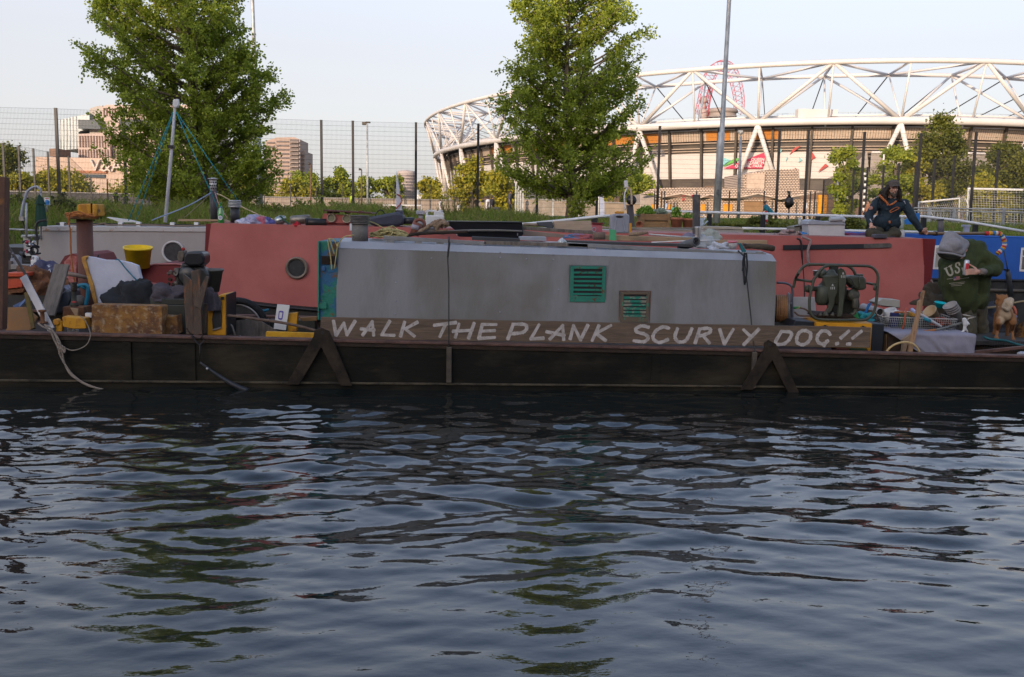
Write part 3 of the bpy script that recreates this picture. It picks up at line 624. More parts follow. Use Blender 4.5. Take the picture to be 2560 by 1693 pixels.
# ================================================================ far buildings
def pane(mb,x0,y0,x1,y1,Y,t=.1):mb.pbox(x0,y0,x1,y1,Y,t)
def slab(name,label,px,Y,depth,m,base=1.8):
 """building block whose front face has this photo outline (list of px points, bottom taken to the ground)"""
 return None
def museum():
 Y=230;t=thing('museum_building','sunlit pinkish museum block with vertical fins, a glass tower end and a tan lower hall','building',P(300,520,Y))
 PINK=mat('museum_stone',(.48,.38,.33),.8,col2=(.44,.35,.3),scale=.05);FIN=mat('museum_fin_gap',(.16,.1,.08),.7);GL=mat('museum_glass',(.3,.36,.38),.25,col2=(.24,.3,.32),scale=.08,spec=.6)
 TAN=mat('museum_tan',(.52,.39,.31),.8,col2=(.48,.36,.28),scale=.05);GD=mat('museum_window',(.06,.08,.1),.15)
 mb=MB();mb.prism(Q([(255,268),(266,262),(480,262),(480,530),(255,530)],Y),(0,35,0));mb.build('upper_block',PINK,t)
 mb=MB();mb.prism(Q([(196,335),(275,332),(275,530),(196,530)],Y-1),(0,30,0));mb.build('middle_block',PINK,t)
 mb=MB();mb.prism(Q([(224,272),(240,266),(256,264),(256,332),(224,334)],Y+1),(0,25,0));mb.build('curved_stair_tower',mat('museum_grey',(.4,.36,.32),.7),t)
 mb=MB();mb.prism(Q([(148,300),(224,284),(224,320),(196,330),(196,372),(150,376)],Y),(0,28,0));mb.build('glass_end',GL,t)
 mb=MB();pr=MB()
 for x in range(6):pr.tube([P(150+x*8,299-x*1.7,Y-.2),P(151+x*8,375,Y-.2)],.06,3)
 pr.build('glass_mullions',STEEL_G,t)
 mb=MB()
 for x in range(198,276,7):mb.pbox(x,340,x+3.2,368,Y-1.15,.3);mb.pbox(x,374,x+3.2,396,Y-1.15,.3)
 for x in range(258,480,7):mb.pbox(x,270,x+3.2,290,Y-.15,.3)
 for x in range(278,480,7):mb.pbox(x,340,x+3.2,368,Y-.15,.3);mb.pbox(x,374,x+3.2,396,Y-.15,.3);mb.pbox(x,404,x+3.2,440,Y-.15,.3)
 mb.build('fin_gaps',FIN,t)
 mb=MB();mb.pbox(196,300,250,322,Y-1.4,1);mb.pbox(300,300,470,326,Y-.3,1);mb.build('terrace_glass',GD,t)
 mb=MB();mb.prism(Q([(88,392),(270,396),(480,404),(480,535),(88,520)],Y-14),(0,26,0));mb.build('lower_hall',TAN,t)
 mb=MB();mb.prism(Q([(123,372),(140,371),(140,392),(123,391)],Y-12),(0,8,0));mb.build('plant_room',mat('museum_brown',(.22,.14,.1),.8),t)
 mb=MB();mb.pbox(187,427,265,433,Y-14.4,.6);mb.build('canopy',mat('museum_copper',(.36,.15,.08),.7),t)
 mb=MB();mb.pbox(207,436,262,444,Y-14.3,.4);mb.build('window_strip',GD,t)
 c=bpy.data.curves.new('t','FONT');c.body='V&A';c.size=1;c.extrude=.3;c.offset=.0
 o=bpy.data.objects.new('t',c);sc.collection.objects.link(o);dg=bpy.context.evaluated_depsgraph_get();dg.update();me=bpy.data.meshes.new_from_object(o.evaluated_get(dg));bpy.data.objects.remove(o)
 p=P(226,428,Y-14.4);k=S(Y)*27/.72
 for v in me.vertices:v.co=Vector((v.co.x*k,-v.co.z,v.co.y*k))+p-LOC[t]
 me.materials.clear();me.materials.append(mat('sign_cream',(.62,.52,.45)));me.name='lettering';link('lettering',me,t,None)
museum()
def tower_block():
 Y=420;t=thing('tower_block','residential high rise of beige bands rising behind the left tree','building',P(720,520,Y))
 LT=mat('tower_beige',(.4,.3,.25),.8,col2=(.36,.27,.22),scale=.04);WN=mat('tower_window',(.12,.1,.1),.3);BL=mat('tower_balcony',(.3,.24,.21),.7)
 for nm,q,y0 in (('left_wing',[(664,352),(690,345),(692,540),(664,540)],Y+6),('main_shaft',[(689,344),(735,343),(750,349),(750,540),(689,540)],Y),('right_wing',[(748,376),(762,378),(762,540),(748,540)],Y+4)):
  mb=MB();mb.prism(Q(q,y0),(0,22,0));mb.build(nm,LT,t)
 def one(nm,mt,*a):
  mb=MB();mb.pbox(*a);mb.build(nm,mt,t)
 for i in range(15):
  y=352+i*10.2
  one('window',WN,691,y,722,y+4,Y-.3,.6);one('window',WN,668,y+3,687,y+6.5,Y+5.7,.6)
  one('balcony',BL,724,y+2,746,y+5,Y-1.6,1.5);one('window',WN,725,y-3,746,y+2,Y-.3,.6)
  if y > 376:one('balcony',BL,750,y+3,761,y+5.5,Y+2.6,1.5)
tower_block()
def round_block():
 Y=520;t=thing('round_building','pale distant building with a curved top, seen between two black fence posts','building',P(1016,530,Y))
 mb=MB();c=P(1016,530,Y);h=P(1016,428,Y).z-c.z;r=S(Y)*22;mb.lathe([(r,0),(r,h*.96),(r*.93,h),(.01,h*1.03)],c,seg=30);mb.build('drum',mat('round_pale',(.42,.36,.33),.8),t)
 mb=MB()
 for i in range(22):
  for j in range(12):a=math.pi+math.pi*(i+.5)/22;mb.box(c+Vector((r*math.cos(a),r*math.sin(a),h*(.06+.075*j))),(.5,.5,h*.04),(0,0,a))
 mb.build('windows',mat('round_win',(.22,.19,.19),.4),t)['kind']='stuff'
 mb=MB();mb.prism(Q([(1040,487),(1062,487),(1062,520),(1040,520)],Y-30),(0,10,0));tag(mb.build('low_building',WHITEP),'low white building right of the distant round building','building')
round_block()
def pavilion():
 Y=97;t=thing('pavilion','patterned pavilion of pale perforated blocks with a zigzag roof edge and orange doors','building',P(1830,545,Y))
 m=bpy.data.materials.new('perforated_blocks');m.use_nodes=True;n=m.node_tree;b=n.nodes['Principled BSDF'];b.inputs['Roughness'].default_value=.8
 tc=n.nodes.new('ShaderNodeTexCoord');sx=n.nodes.new('ShaderNodeSeparateXYZ');cx_=n.nodes.new('ShaderNodeCombineXYZ');bt=n.nodes.new('ShaderNodeTexBrick')
 n.links.new(tc.outputs['Object'],sx.inputs[0]);n.links.new(sx.outputs[0],cx_.inputs[0]);n.links.new(sx.outputs[2],cx_.inputs[1]);n.links.new(cx_.outputs[0],bt.inputs['Vector'])
 bt.inputs['Color1'].default_value=(.62,.5,.4,1);bt.inputs['Color2'].default_value=(.54,.42,.33,1);bt.inputs['Mortar'].default_value=(.09,.06,.045,1)
 bt.inputs['Scale'].default_value=1;bt.inputs['Brick Width'].default_value=.3;bt.inputs['Row Height'].default_value=.17;bt.inputs['Mortar Size'].default_value=.035;bt.inputs['Mortar Smooth'].default_value=.3
 n.links.new(bt.outputs[0],b.inputs['Base Color'])
 ORD=mat('orange_door',(.75,.32,.02),.6);SOF=mat('pavilion_soffit',(.55,.47,.4),.8);BRN=mat('pavilion_timber',(.3,.18,.09),.8)
 mb=MB();mb.prism(Q([(1640,493),(2060,500),(2060,565),(1640,560)],Y),(0,9,0));mb.build('block_wall',m,t)
 zz=[(1633,482),(1655,493),(1702,484),(1752,494),(1775,486),(1806,494),(1845,494),(1895,484),(1950,498),(1990,490),(2056,480)]
 mb=MB();top=[(2056,479),(2020,475),(1830,470),(1700,468),(1628,472),(1600,486)]
 mb.prism(Q([(1600,487)]+zz+top,Y-.8),(0,.35,0));mb.build('roof_face',m,t)
 mb=MB();a=Q(zz,Y-.86)
 mb.tube(a,.09,4);mb.build('eaves_trim',mat('eaves_pale',(.6,.48,.38),.7),t)
 mb=MB();b0=Q(zz,Y-.45);b1=[p+Vector((0,.45,-.1)) for p in b0];n_=len(b0);mb.add(b0+b1,[(i,i+1,n_+i+1,n_+i) for i in range(n_-1)]);mb.build('soffit',SOF,t)
 mb=MB();mb.prism(Q([(1600,486),(1640,490),(1640,560),(1600,555)],Y+.6),(0,6,0));mb.build('left_wall',mat('pavilion_grey',(.38,.33,.29),.8),t)
 mb=MB();mb.prism(Q([(1858,436),(1925,424),(1998,423),(1999,480),(1858,478)],Y-.5),(0,7,0));mb.build('box_tower',m,t)
 mb=MB();mb.pbox(1868,434,1912,473,Y-.8,.25);mb.build('blank_panel',mat('pavilion_cream',(.6,.46,.36),.8),t)
 for x0,x1 in ((1752,1764),(1809,1831),(1670,1680),(1629,1641)):
  mb=MB();mb.pbox(x0,511,x1,531 if x0 > 1700 else 524,Y-.12,.1);mb.build('door',ORD,t)
 mb=MB();mb.pbox(1860,504,1918,532,Y-.12,.1);mb.build('timber_screen',BRN,t)
 mb=MB();mb.pbox(2046,488,2068,534,Y-3.6,.3);tag(mb.build('yellow_container',ORD),'tall orange yellow slatted panel at the right end of the pavilion','panel')
 for x in (1637,1646,1655,1662,1742,1824,1911,1975,2027,2038):
  mb=MB();q=P(x,478,Y-4);mb.box((q.x,q.y,(q.z+1.8)/2),(.11,.11,q.z-1.8));mb.build('post',BLACKP,t)
pavilion()
# ================================================================ poles, lamps, goals, rails
def pole(label,path,Y,name='lamp_post',m=STEEL_G,cat='lamp post'):
 """path: (px, py, radius px) from the bottom up"""
 t=thing(name,label,cat,P(path[0][0],path[0][1],Y));mb=MB();mb.tube([P(a,b,Y) for a,b,r in path],[r*S(Y) for a,b,r in path],12);mb.build('pole',m,t);return t
t=pole('tall tapering grey pole beside the broad tree at the left',[(651,545,7.5),(645,330,6.8),(644.5,328,5),(640,250,4.8),(631,0,4.2),(626,-120,3.6)],34)
PB=t
mb=MB();mb.box(P(626,-120,34),(1.2,.3,.12));mb.build('lamp_head',DARKST,t)
t=pole('tall stepped galvanised pole in front of the stadium graphic',[(1789,575,9.5),(1803,335,8.8),(1805,328,6),(1823,0,5),(1829,-120,4.5)],24)
mb=MB();q=P(1795,480,23.83);mb.box(q,(.06,.02,.12));mb.build('access_door',mat('pole_dark',(.1,.1,.1)),t);mb=MB();mb.box(P(1829,-120,24),(1,.3,.12));mb.build('lamp_head',DARKST,t)
t=pole('thin grey mast with twin floodlights between fence posts',[(919,545,3),(918,310,2)],62)
for x0,x1 in ((905,916),(914,925)):
 mb=MB();mb.pbox(x0,305 if x0 < 910 else 304,x1,312 if x0 < 910 else 307,62,.35);mb.build('floodlight',DARKST,t)
for x,y0,y1,lab in ((777,535,410,'brown street lamp standing left of the pair of black fence posts'),(904,530,424,'brown street lamp just left of the thin floodlight mast')):
 t=pole(lab,[(x,y0,2),(x,y1,1.4)],105,m=mat('lamp_brown',(.14,.08,.05)));mb=MB();mb.tube([P(x,y1,105),P(x-7,y1-1,105)],[.08,.14],6);mb.build('lamp_head',DARKST,t)
t=pole('light grey camera mast rising in front of the pink park logo',[(1845,555,4.5),(1849,430,3.6),(1852,340,3)],45);mb=MB();mb.sph(P(1852,332,45),(.1,.1,.11));mb.pbox(1847,326,1858,331,44.9,.2);mb.build('camera_dome',STEEL_G,t)
def striped(label,x0,y0,x1,y1,Y,r,n=7):
 t=thing('marker_post',label,'post',P(x0,y0,Y));
 for i in range(n):
  a,b=P(x0,y0,Y).lerp(P(x1,y1,Y),i/n),P(x0,y0,Y).lerp(P(x1,y1,Y),(i+1)/n);mb=MB();mb.cyl(a,b,r);mb.build('band',WHITEP if i % 2 else BLACKP,t)
 mb=MB();mb.tube([P(x1,y1,Y),P(x1-5,y1-2,Y)],.09,6);mb.build('lamp_head',WHITEP,t)
striped('black and white banded lamp post left of the seated man',2158,535,2164,436,66,.07,13)
pole('short white topped post behind the fence, right of the pavilion',[(2090,540,3),(2095,452,2.6)],85,'post',WHITEP,'post')
pole('tall white topped post between two black posts above the seated man',[(2206,520,2.6),(2210,386,2.2)],82,'post',WHITEP,'post')
def netgrid(mb,a,b,c,d,nu,nv,r):
 for i in range(nu+1):mb.tube([a.lerp(b,i/nu),d.lerp(c,i/nu)],r,3)
 for j in range(nv+1):mb.tube([a.lerp(d,j/nv),b.lerp(c,j/nv)],r,3)
def goal(label,c4,Y,depth,r,nu,nv,nr):
 """c4: top left, top right, bottom right, bottom left photo pixels; Y pair left, right"""
 TL,TR,BR,BL=P(*c4[0],Y[0]),P(*c4[1],Y[1]),P(*c4[2],Y[1]),P(*c4[3],Y[0]);t=thing('goal',label,'goal',BL)
 mb=MB();mb.tube([BL,TL,TR,BR],r,8);mb.build('goal_frame',WHITEP,t);dv=Vector(depth);mb=MB()
 TL2,TR2,BR2,BL2=TL+dv*.35,TR+dv*.35,BR+dv,BL+dv;netgrid(mb,TL2,TR2,BR2,BL2,nu,nv,nr);netgrid(mb,TL,TR,TR2,TL2,nu,3,nr);netgrid(mb,TL,TL2,BL2,BL,4,nv,nr);netgrid(mb,TR,TR2,BR2,BR,4,nv,nr)
 o=mb.build('net',mat('net_white',(.6,.6,.58),.8),t);mb=MB();mb.tube([TL2,BL2],r*.5,6);mb.tube([TR2,BR2],r*.5,6);mb.tube([BL,BL2,BR2,BR],r*.5,6);mb.build('back_frame',WHITEP,t)
goal('small white goal with sagging net standing behind the railing',((2297,506),(2398,496),(2397,572),(2297,562)),(46,46),(1.6,1.3,0),.05,20,12,.008)
goal('large white goal with a wide net cut by the right edge of the frame',((2420,472),(2700,478),(2700,590),(2418,575)),(49,49),(1.4,2.2,0),.06,40,18,.009)
goal('far low white goal frame behind the folded sail',((958,513),(1053,514),(1053,534),(958,533)),(88,88),(0,1.2,0),.06,10,4,.01)
def cage():
 t=thing('cage_fence','light grey mesh cage around the ball court under the narrower tree','fence',P(1294,545,60));mb=MB()
 for x,y in ((1290,440),(1296,440),(1302,440),(1308,441),(1384,446),(1448,450),(1505,452)):
  q=P(x,y,62);mb=MB();mb.box((q.x,q.y,(q.z+1.84)/2),(.09,.09,q.z-1.84));mb.build('post',STEEL_G,t)
 a,b=P(1290,444,62),P(1510,453,62);mb=MB();netgrid(mb,a,b,Vector((b.x,b.y,1.9)),Vector((a.x,a.y,1.9)),46,26,.008);mb.build('mesh_panel',STEEL_G,t)
cage()
def grey_rail():
 Y=30;t=thing('guard_railing','grey upright bar railing in front of the goals at the right','railing',P(2290,575,Y));mb=MB()
 for y in (520,527,577):mb.tube([P(2285,y,Y),P(2700,y+6,Y)],.022,6)
 mb.build('rails',STEEL_G,t);mb=MB()
 for i in range(52):x=2288+i*8;mb.tube([P(x,528+(x-2285)*.0145,Y),P(x-1.5,577+(x-2285)*.0145,Y)],.009,5)
 mb.build('bars',STEEL_G,t)
 for x in (2322,2385,2508,2620):mb=MB();mb.pbox(x-4,519,x+4,582,Y-.02,.06);mb.build('post',STEEL_G,t)
grey_rail()
def white_rail():
 Y=20.2;t=thing('towpath_railing','long white two bar railing on black posts behind the moored boats','railing',P(1700,600,Y));mb=MB()
 top=[(1630,528),(1760,531),(1895,534),(2030,538),(2165,542),(2305,541),(2400,552),(2480,565),(2600,586)];low=[(1855,571),(2000,574),(2165,578),(2400,582)]
 mb.tube(Q(top,Y),.028,8);mb.build('top_rail',WHITEP,t);mb=MB();mb.tube(Q(low,Y),.028,8);mb.build('lower_rail',WHITEP,t)
 for x,y in ((1774,534),(1908,537),(2045,541),(2175,545),(2310,544),(2440,562)):mb=MB();mb.pbox(x-5,y,x+5,604,Y,.09);mb.build('post',BLACKP,t)
white_rail()
def white_rail2():
 Y=19.6;t=thing('mooring_pole','long white pole sloping up to the right above the black tub','pole',P(1320,562,Y));mb=MB();mb.tube(Q([(1255,563),(1320,560),(1420,550),(1500,541),(1525,540)],Y),.03,8);mb.build('shaft',WHITEP,t)
 for x,y in ((1486,545),):mb=MB();mb.pbox(x-6,y,x+8,566,Y,.1);mb.build('bracket',BLACKP,t)
white_rail2()
# ================================================================ boats
GREYP=mat('cabin_grey_paint',(.215,.218,.218),.5,col2=(.165,.165,.152),scale=2.6,lo=.45,hi=.66,bump=.3,bscale=40,stretch=(1,1,.3),col3=(.15,.142,.115),scale3=.62,lo3=.56,hi3=.7,spec=.35)
GREYE=mat('cabin_edge_grey',(.3,.315,.34),.45,col2=(.25,.26,.28),scale=2,bump=.15,bscale=40)
REDB=mat('red_boat_paint',(.40,.115,.095),.55,col2=(.34,.085,.072),scale=1.2,bump=.12,bscale=45,spec=.3)
REDD=mat('dark_red_paint',(.16,.012,.014),.5,col2=(.12,.01,.012),scale=2)
HULL=mat('barge_hull_black',(.010,.010,.008),.5,col2=(.040,.033,.021),scale=1.3,stretch=(.6,1,1.6),lo=.47,hi=.72,bump=.25,bscale=18,spec=.12,col3=(.045,.036,.022),scale3=5,lo3=.62,hi3=.8)
RAILR=mat('rusty_rail',(.13,.068,.05),.75,col2=(.06,.032,.025),scale=5,bump=.4,bscale=30,col3=(.22,.13,.09),scale3=9,lo3=.6,hi3=.75)
SCUM=mat('waterline_scum',(.075,.06,.035),.8,col2=(.02,.018,.012),scale=4,lo=.42,hi=.62,bump=.4)
RUST=mat('rust',(.17,.07,.03),.9,col2=(.07,.035,.022),scale=7,bump=.5,bscale=30,col3=(.3,.15,.05),scale3=11,lo3=.56,hi3=.7)
RUSTY=mat('flaking_yellow_rust',(.27,.13,.03),.85,col2=(.11,.05,.025),scale=6,lo=.4,hi=.6,bump=.6,bscale=35,col3=(.4,.32,.2),scale3=17,lo3=.52,hi3=.74)
DKBR=mat('dark_steel_brown',(.024,.019,.015),.7,col2=(.045,.028,.018),scale=5,bump=.4,bscale=25,spec=.2)
WOOD=mat('weathered_plank',(.145,.10,.066),.85,col2=(.09,.065,.045),scale=3.5,stretch=(.6,1,7),bump=.5,bscale=14,col3=(.21,.16,.11),scale3=3,lo3=.55,hi3=.8)
WOODL=mat('pale_timber',(.38,.26,.15),.8,col2=(.27,.18,.1),scale=3,stretch=(.5,1,5),bump=.3,bscale=15)
WOODD=mat('grey_timber',(.17,.145,.12),.85,col2=(.1,.085,.07),scale=4,stretch=(5,1,1),bump=.4,bscale=15)
PLASTG=mat('grey_plastic',(.33,.35,.39),.45);PLASTB=mat('black_plastic',(.012,.014,.018),.35);WHITEPL=mat('white_plastic',(.66,.66,.64),.4,col2=(.58,.58,.57))
YEL=mat('machine_yellow',(.62,.28,.008),.5,col2=(.5,.22,.01),scale=5);GLASSD=mat('dark_glass',(.05,.053,.054),.25,col2=(.03,.03,.03),scale=8,spec=.7)
GREENR=mat('green_flaking',(.02,.19,.125),.6,col2=(.015,.14,.1),scale=8,col3=(.11,.05,.025),scale3=12,lo3=.56,hi3=.62)
DKCLOTH=mat('black_cloth',(.02,.022,.025),.9,bump=.3);ROPEW=mat('rope_pale',(.3,.25,.2),.95,bump=.8,bscale=90);ROPEY=mat('rope_yellow',(.5,.42,.18),.9,bump=.8,bscale=90)
SILV=mat('bare_metal',(.5,.5,.5),.35,.8,col2=(.35,.33,.3),scale=6)
def lerpY(y):return y
# ---- the work barge -------------------------------------------------------------------
YB=10.9
XL,XR=P(-420,820,YB).x,P(2990,898,YB).x
GL_,GR_=P(0,829,YB),P(2560,889,YB)
def gz(x):return GL_.z+(GR_.z-GL_.z)*(x-GL_.x)/(GR_.x-GL_.x)
BEAM=2.35
def barge():
 t=thing('work_barge','long black steel work barge with rusty gunwale lying across the water, loaded with junk','barge',((XL+XR)/2,YB,0))
 zl,zr=gz(XL),gz(XR)
 def side(y,th,nm):
  mb=MB();n=60;V=[]
  for i in range(n+1):
   x=XL+(XR-XL)*i/n;d=.006*math.sin(i*1.7)+.004*math.sin(i*.63)
   V += [(x,y+d*(1 if th > 0 else -1),-.4),(x,y+d*(1 if th > 0 else -1),gz(x)-.03),(x,y+th,gz(x)-.03),(x,y+th,-.4)]
  mb.add(V,[(4*i+a,4*i+4+a,4*i+4+b,4*i+b) for i in range(n) for a,b in ((0,1),(1,2),(2,3))]);return mb.build(nm,HULL,t)
 side(YB,.05,'hull_side');side(YB+BEAM,-.05,'hull_side')
 for y,nm in ((YB,'gunwale'),(YB+BEAM-.09,'gunwale')):
  mb=MB();mb.hexa([(XL,y-.035,zl-.028),(XR,y-.035,zr-.028),(XR,y+.11,zr-.028),(XL,y+.11,zl-.028)],[(XL,y-.035,zl),(XR,y-.035,zr),(XR,y+.11,zr),(XL,y+.11,zl)])
  mb.build(nm,RAILR,t,bevel=.006)
 mb=MB();a,b=.075,.022
 mb.hexa([(XL,YB-.018,zl-a),(XR,YB-.018,zr-a),(XR,YB+.004,zr-a),(XL,YB+.004,zl-a)],[(XL,YB-.018,zl-.030),(XR,YB-.018,zr-.030),(XR,YB+.004,zr-.030),(XL,YB+.004,zl-.030)]);mb.build('rubbing_band',DKBR,t)
 mb=MB();mb.hexa([(XL,YB-.022,.06),(XR,YB-.022,.032),(XR,YB,.032),(XL,YB,.06)],[(XL,YB-.022,.085),(XR,YB-.022,.052),(XR,YB,.055),(XL,YB,.088)]);mb.build('rubbing_strake',SCUM,t,bevel=.006)
 for x0 in (318,478,1640,2260):
  mb=MB();q=P(x0,900,YB-.012);mb.box((q.x,q.y,gz(q.x)/2),(.09,.012,gz(q.x)-.17));mb.build('hull_plate_strip',HULL,t)
 mb=MB();xc=P(842,700,11.4).x;mb.add([(XL,YB+.05,gz(XL)-.13),(xc,YB+.05,gz(xc)-.13),(xc,YB+BEAM-.05,gz(xc)-.13),(XL,YB+BEAM-.05,gz(XL)-.13)],[(0,1,2,3)]);mb.add([(xc,YB+.05,.27),(XR,YB+.05,.27),(XR,YB+BEAM-.05,.27),(xc,YB+BEAM-.05,.27)],[(0,1,2,3)]);mb.build('bottom_plates',DKBR,t)
 for pts,off in (([(803,820),(823,828),(880,965),(852,965),(803,868),(748,962),(716,962),(783,842),(786,826)],0),([(1922,850),(1940,860),(1998,982),(1970,982),(1931,900),(1882,975),(1852,975),(1911,872),(1911,858)],0)):
  mb=MB();mb.prism(Q(pts,YB-.075),(0,.03,0));mb.build('a_frame_bracket',mat('bracket_steel',(.017,.014,.011),.75,col2=(.045,.033,.022),scale=6,spec=.15,bump=.3),t,bevel=.004)
  mb=MB();q=P(pts[0][0]+3,pts[0][1]+12,YB-.082);mb.cyl(q,q+Vector((0,.04,0)),.02);mb.build('bolt',BLACKP,t)
 return t
barge()
for x0,x1,ya,yb,lab in ((1116,1129,868,958,'upright timber fender strap hanging on the barge side under the word THE'),(1880,1892,880,972,'upright steel fender bar on the barge side under the word SCURVY')):
 mb=MB();mb.pbox(x0,ya,x1,yb,YB-.07,.05);tag(mb.build('fender_bar',mat('fender_wood',(.05,.042,.034),.85,col2=(.11,.09,.06),scale=5),bevel=.008),lab,'fender')
 # ---- grey cabin of the barge ---------------------------------------------------------
YC=11.38;CD=1.5
def cabin():
 q=[P(842,604,YC+.1),P(1941,638,YC+.1),P(1938,816,YC),P(839,800,YC)]
 t=thing('barge_cabin','long grey painted steel cabin with rivets standing in the barge behind the lettered plank','cabin',((q[0].x+q[1].x)/2,YC,.1))
 TL,TR=q[0],q[1];e=.075
 def sec(T,B):
  return [Vector((B.x,YC,.1)),Vector((T.x,YC+.085,T.z-e)),Vector((T.x+(.03 if T.x < 0 else -.03),YC+.17,T.z)),Vector((T.x,YC+CD*.5,T.z+.03)),Vector((T.x,YC+CD-.17,T.z)),Vector((T.x,YC+CD-.085,T.z-e)),Vector((B.x,YC+CD,.1))]
 A,Bq=sec(TL,q[3]),sec(TR,q[2])
 mb=MB();n=40;V=[]
 for i in range(n+1):
  u=i/n
  for k in (0,1):
   p=A[k].lerp(Bq[k],u);
   if k == 0:p.y += .004*math.sin(i*.9)
   V.append(p)
 mb.add(V,[(2*i,2*i+2,2*i+3,2*i+1) for i in range(n)],True);mb.add([A[5],Bq[5],Bq[6],A[6]],[(0,1,2,3)])
 CG_=GREYP.copy();CG_.name='cabin_side_paint';n_=CG_.node_tree;bs=n_.nodes['Principled BSDF'];src=bs.inputs['Base Color'].links[0].from_socket
 tc=n_.nodes.new('ShaderNodeTexCoord');sx=n_.nodes.new('ShaderNodeSeparateXYZ');n_.links.new(tc.outputs['Object'],sx.inputs[0]);mm=n_.nodes.new('ShaderNodeMath');mm.operation='MULTIPLY';x0=LOC[t].x
 nz=n_.nodes.new('ShaderNodeTexNoise');nz.inputs['Scale'].default_value=2.2;nz.inputs['Detail'].default_value=8;n_.links.new(tc.outputs['Object'],nz.inputs[0]);ms=[]
 for a,b_ in ((1015,1045),(1385,1372)):
  r_=n_.nodes.new('ShaderNodeMapRange');r_.inputs[1].default_value=P(a,700,YC).x-x0;r_.inputs[2].default_value=P(b_,700,YC).x-x0;n_.links.new(sx.outputs[0],r_.inputs[0]);ms.append(r_)
 n_.links.new(ms[0].outputs[0],mm.inputs[0]);n_.links.new(ms[1].outputs[0],mm.inputs[1]);m2=n_.nodes.new('ShaderNodeMath');m2.operation='MULTIPLY';n_.links.new(mm.outputs[0],m2.inputs[0])
 r3=n_.nodes.new('ShaderNodeMapRange');r3.inputs[1].default_value=.25;r3.inputs[2].default_value=.6;n_.links.new(nz.outputs[0],r3.inputs[0]);n_.links.new(r3.outputs[0],m2.inputs[1])
 mx=n_.nodes.new('ShaderNodeMix');mx.data_type='RGBA';n_.links.new(m2.outputs[0],mx.inputs[0]);n_.links.new(src,mx.inputs[6]);mx.inputs[7].default_value=(.155,.148,.13,1);n_.links.new(mx.outputs[2],bs.inputs['Base Color'])
 mb.add(A,[tuple(range(7))]);mb.add(Bq,[tuple(range(6,-1,-1))]);mb.build('cabin_side',CG_,t)
 mb=MB();mb.add([A[1]+Vector((0,-.003,0)),Bq[1]+Vector((0,-.003,0)),Bq[2],A[2],Bq[3],A[3],Bq[4],A[4],Bq[5],A[5]],[(0,1,2,3),(3,2,4,5),(5,4,6,7),(7,6,8,9)]);mb.build('cabin_roof',GREYE,t)
 rv=[(1078,646),(990,646),(990,707),(989,753),(988,785),(1251,631),(1251,644),(1317,648),(1383,637),(1384,650),(1397,724),(1497,725),(1250,780)]
 for x,y in rv:mb=MB();c=P(x,y,YC+.05);c.y=YC+.085*max(0,(c.z-.1))/(TL.z-e-.1)-.004;mb.sph(c,(.010,.006,.010),8);mb.build('rivet',GREYE,t)
 mb=MB()
 for i in range(60):x=850+i*18.4;c=P(x,621+(x-842)*.0305,YC);mb.sph((c.x,YC+.083,c.z),.005,6)
 mb.build('edge_rivets',GREYE,t)['kind']='stuff'
 def yat(z):return YC+.085*(z-.1)/(TL.z-e-.1)
 for (x0,y0,x1,y1,nsl,rusty) in ((1426,665,1513,756,6,0),(1552,730,1621,806,6,1)):
  a,b=P(x0,y0,YC+.05),P(x1,y1,YC+.03);yy=yat((a.z+b.z)/2);W=b.x-a.x;H=a.z-b.z;c=Vector(((a.x+b.x)/2,yy,(a.z+b.z)/2));fr=.1*W
  v=None
  mb=MB();fb=.16*H
  for cx_,cz,w_,h_ in ((0,H/2-fr*.4,W,fr*.8),(0,-H/2+fb/2,W,fb),(-W/2+fr/2,(fb-fr*.8)/2,fr,H-fr*.8-fb),(W/2-fr/2,(fb-fr*.8)/2,fr,H-fr*.8-fb)):mb.box(c+Vector((cx_,-.012,cz)),(w_,.022,h_))
  if True:
   f=mb.build('vent_frame',GREENR if not rusty else mat('vent_rust_frame',(.12,.09,.06),.8,col2=(.03,.22,.13),scale=9,lo=.55,hi=.6),t,bevel=.003)
  mb=MB();mb.box(c+Vector((0,-.004,.02)),(W-fr*1.6,.004,H-fr-fb+.02));mb.build('vent_opening',BLACKP,t)
  for k in range(nsl):
   z=c.z+H/2-fr-.02-(H-fr-fb-.01)*(k+.3)/nsl;mb=MB();hh=(H-fr-fb)/nsl*(.34 if not rusty else .5);mb.box((c.x,yy-.018,z),(W-fr*1.9,.004,hh*1.35),(.35,0,0));mb.build('vent_slat',mat('slat_green',(.03,.27,.19),.6,col2=(.3,.3,.24) if rusty else (.1,.06,.03),scale=14,lo=.56,hi=.62) if not rusty else mat('slat_flaked',(.03,.25,.18),.6,col2=(.32,.3,.24),scale=16,lo=.48,hi=.56),t)
  mb=MB();fw=W+.03
  for dx,dz,w_,h_ in ((0,H/2+.012,fw+.01,.008),(0,-H/2-.010,fw+.01,.008),(-fw/2,0,.007,H+.02),(fw/2,0,.007,H+.02)):mb.box(c+Vector((dx,-.004,dz)),(w_,.01,h_))
  mb.build('vent_surround',GREYP if not rusty else RUST,t)
 BLK=mat('green_blue_bulkhead',(.015,.16,.11),.6,col2=(.02,.1,.2),scale=3.5,lo=.47,hi=.53,bump=.4,bscale=30,col3=(.13,.07,.03),scale3=6,lo3=.55,hi3=.6)
 mb=MB();mb.prism(Q([(795,603),(845,604),(841,802),(794,800)],YC+.06),(0,CD-.14,0));mb.build('end_bulkhead',BLK,t,bevel=.004)
 mb=MB();mb.pbox(803,640,841,661,YC+.045,.02);mb.build('louvre_plate',BLACKP,t)
 for k in range(6):mb=MB();mb.pbox(804,642+k*3.2,840,643.4+k*3.2,YC+.035,.01);mb.build('louvre',DKBR,t)
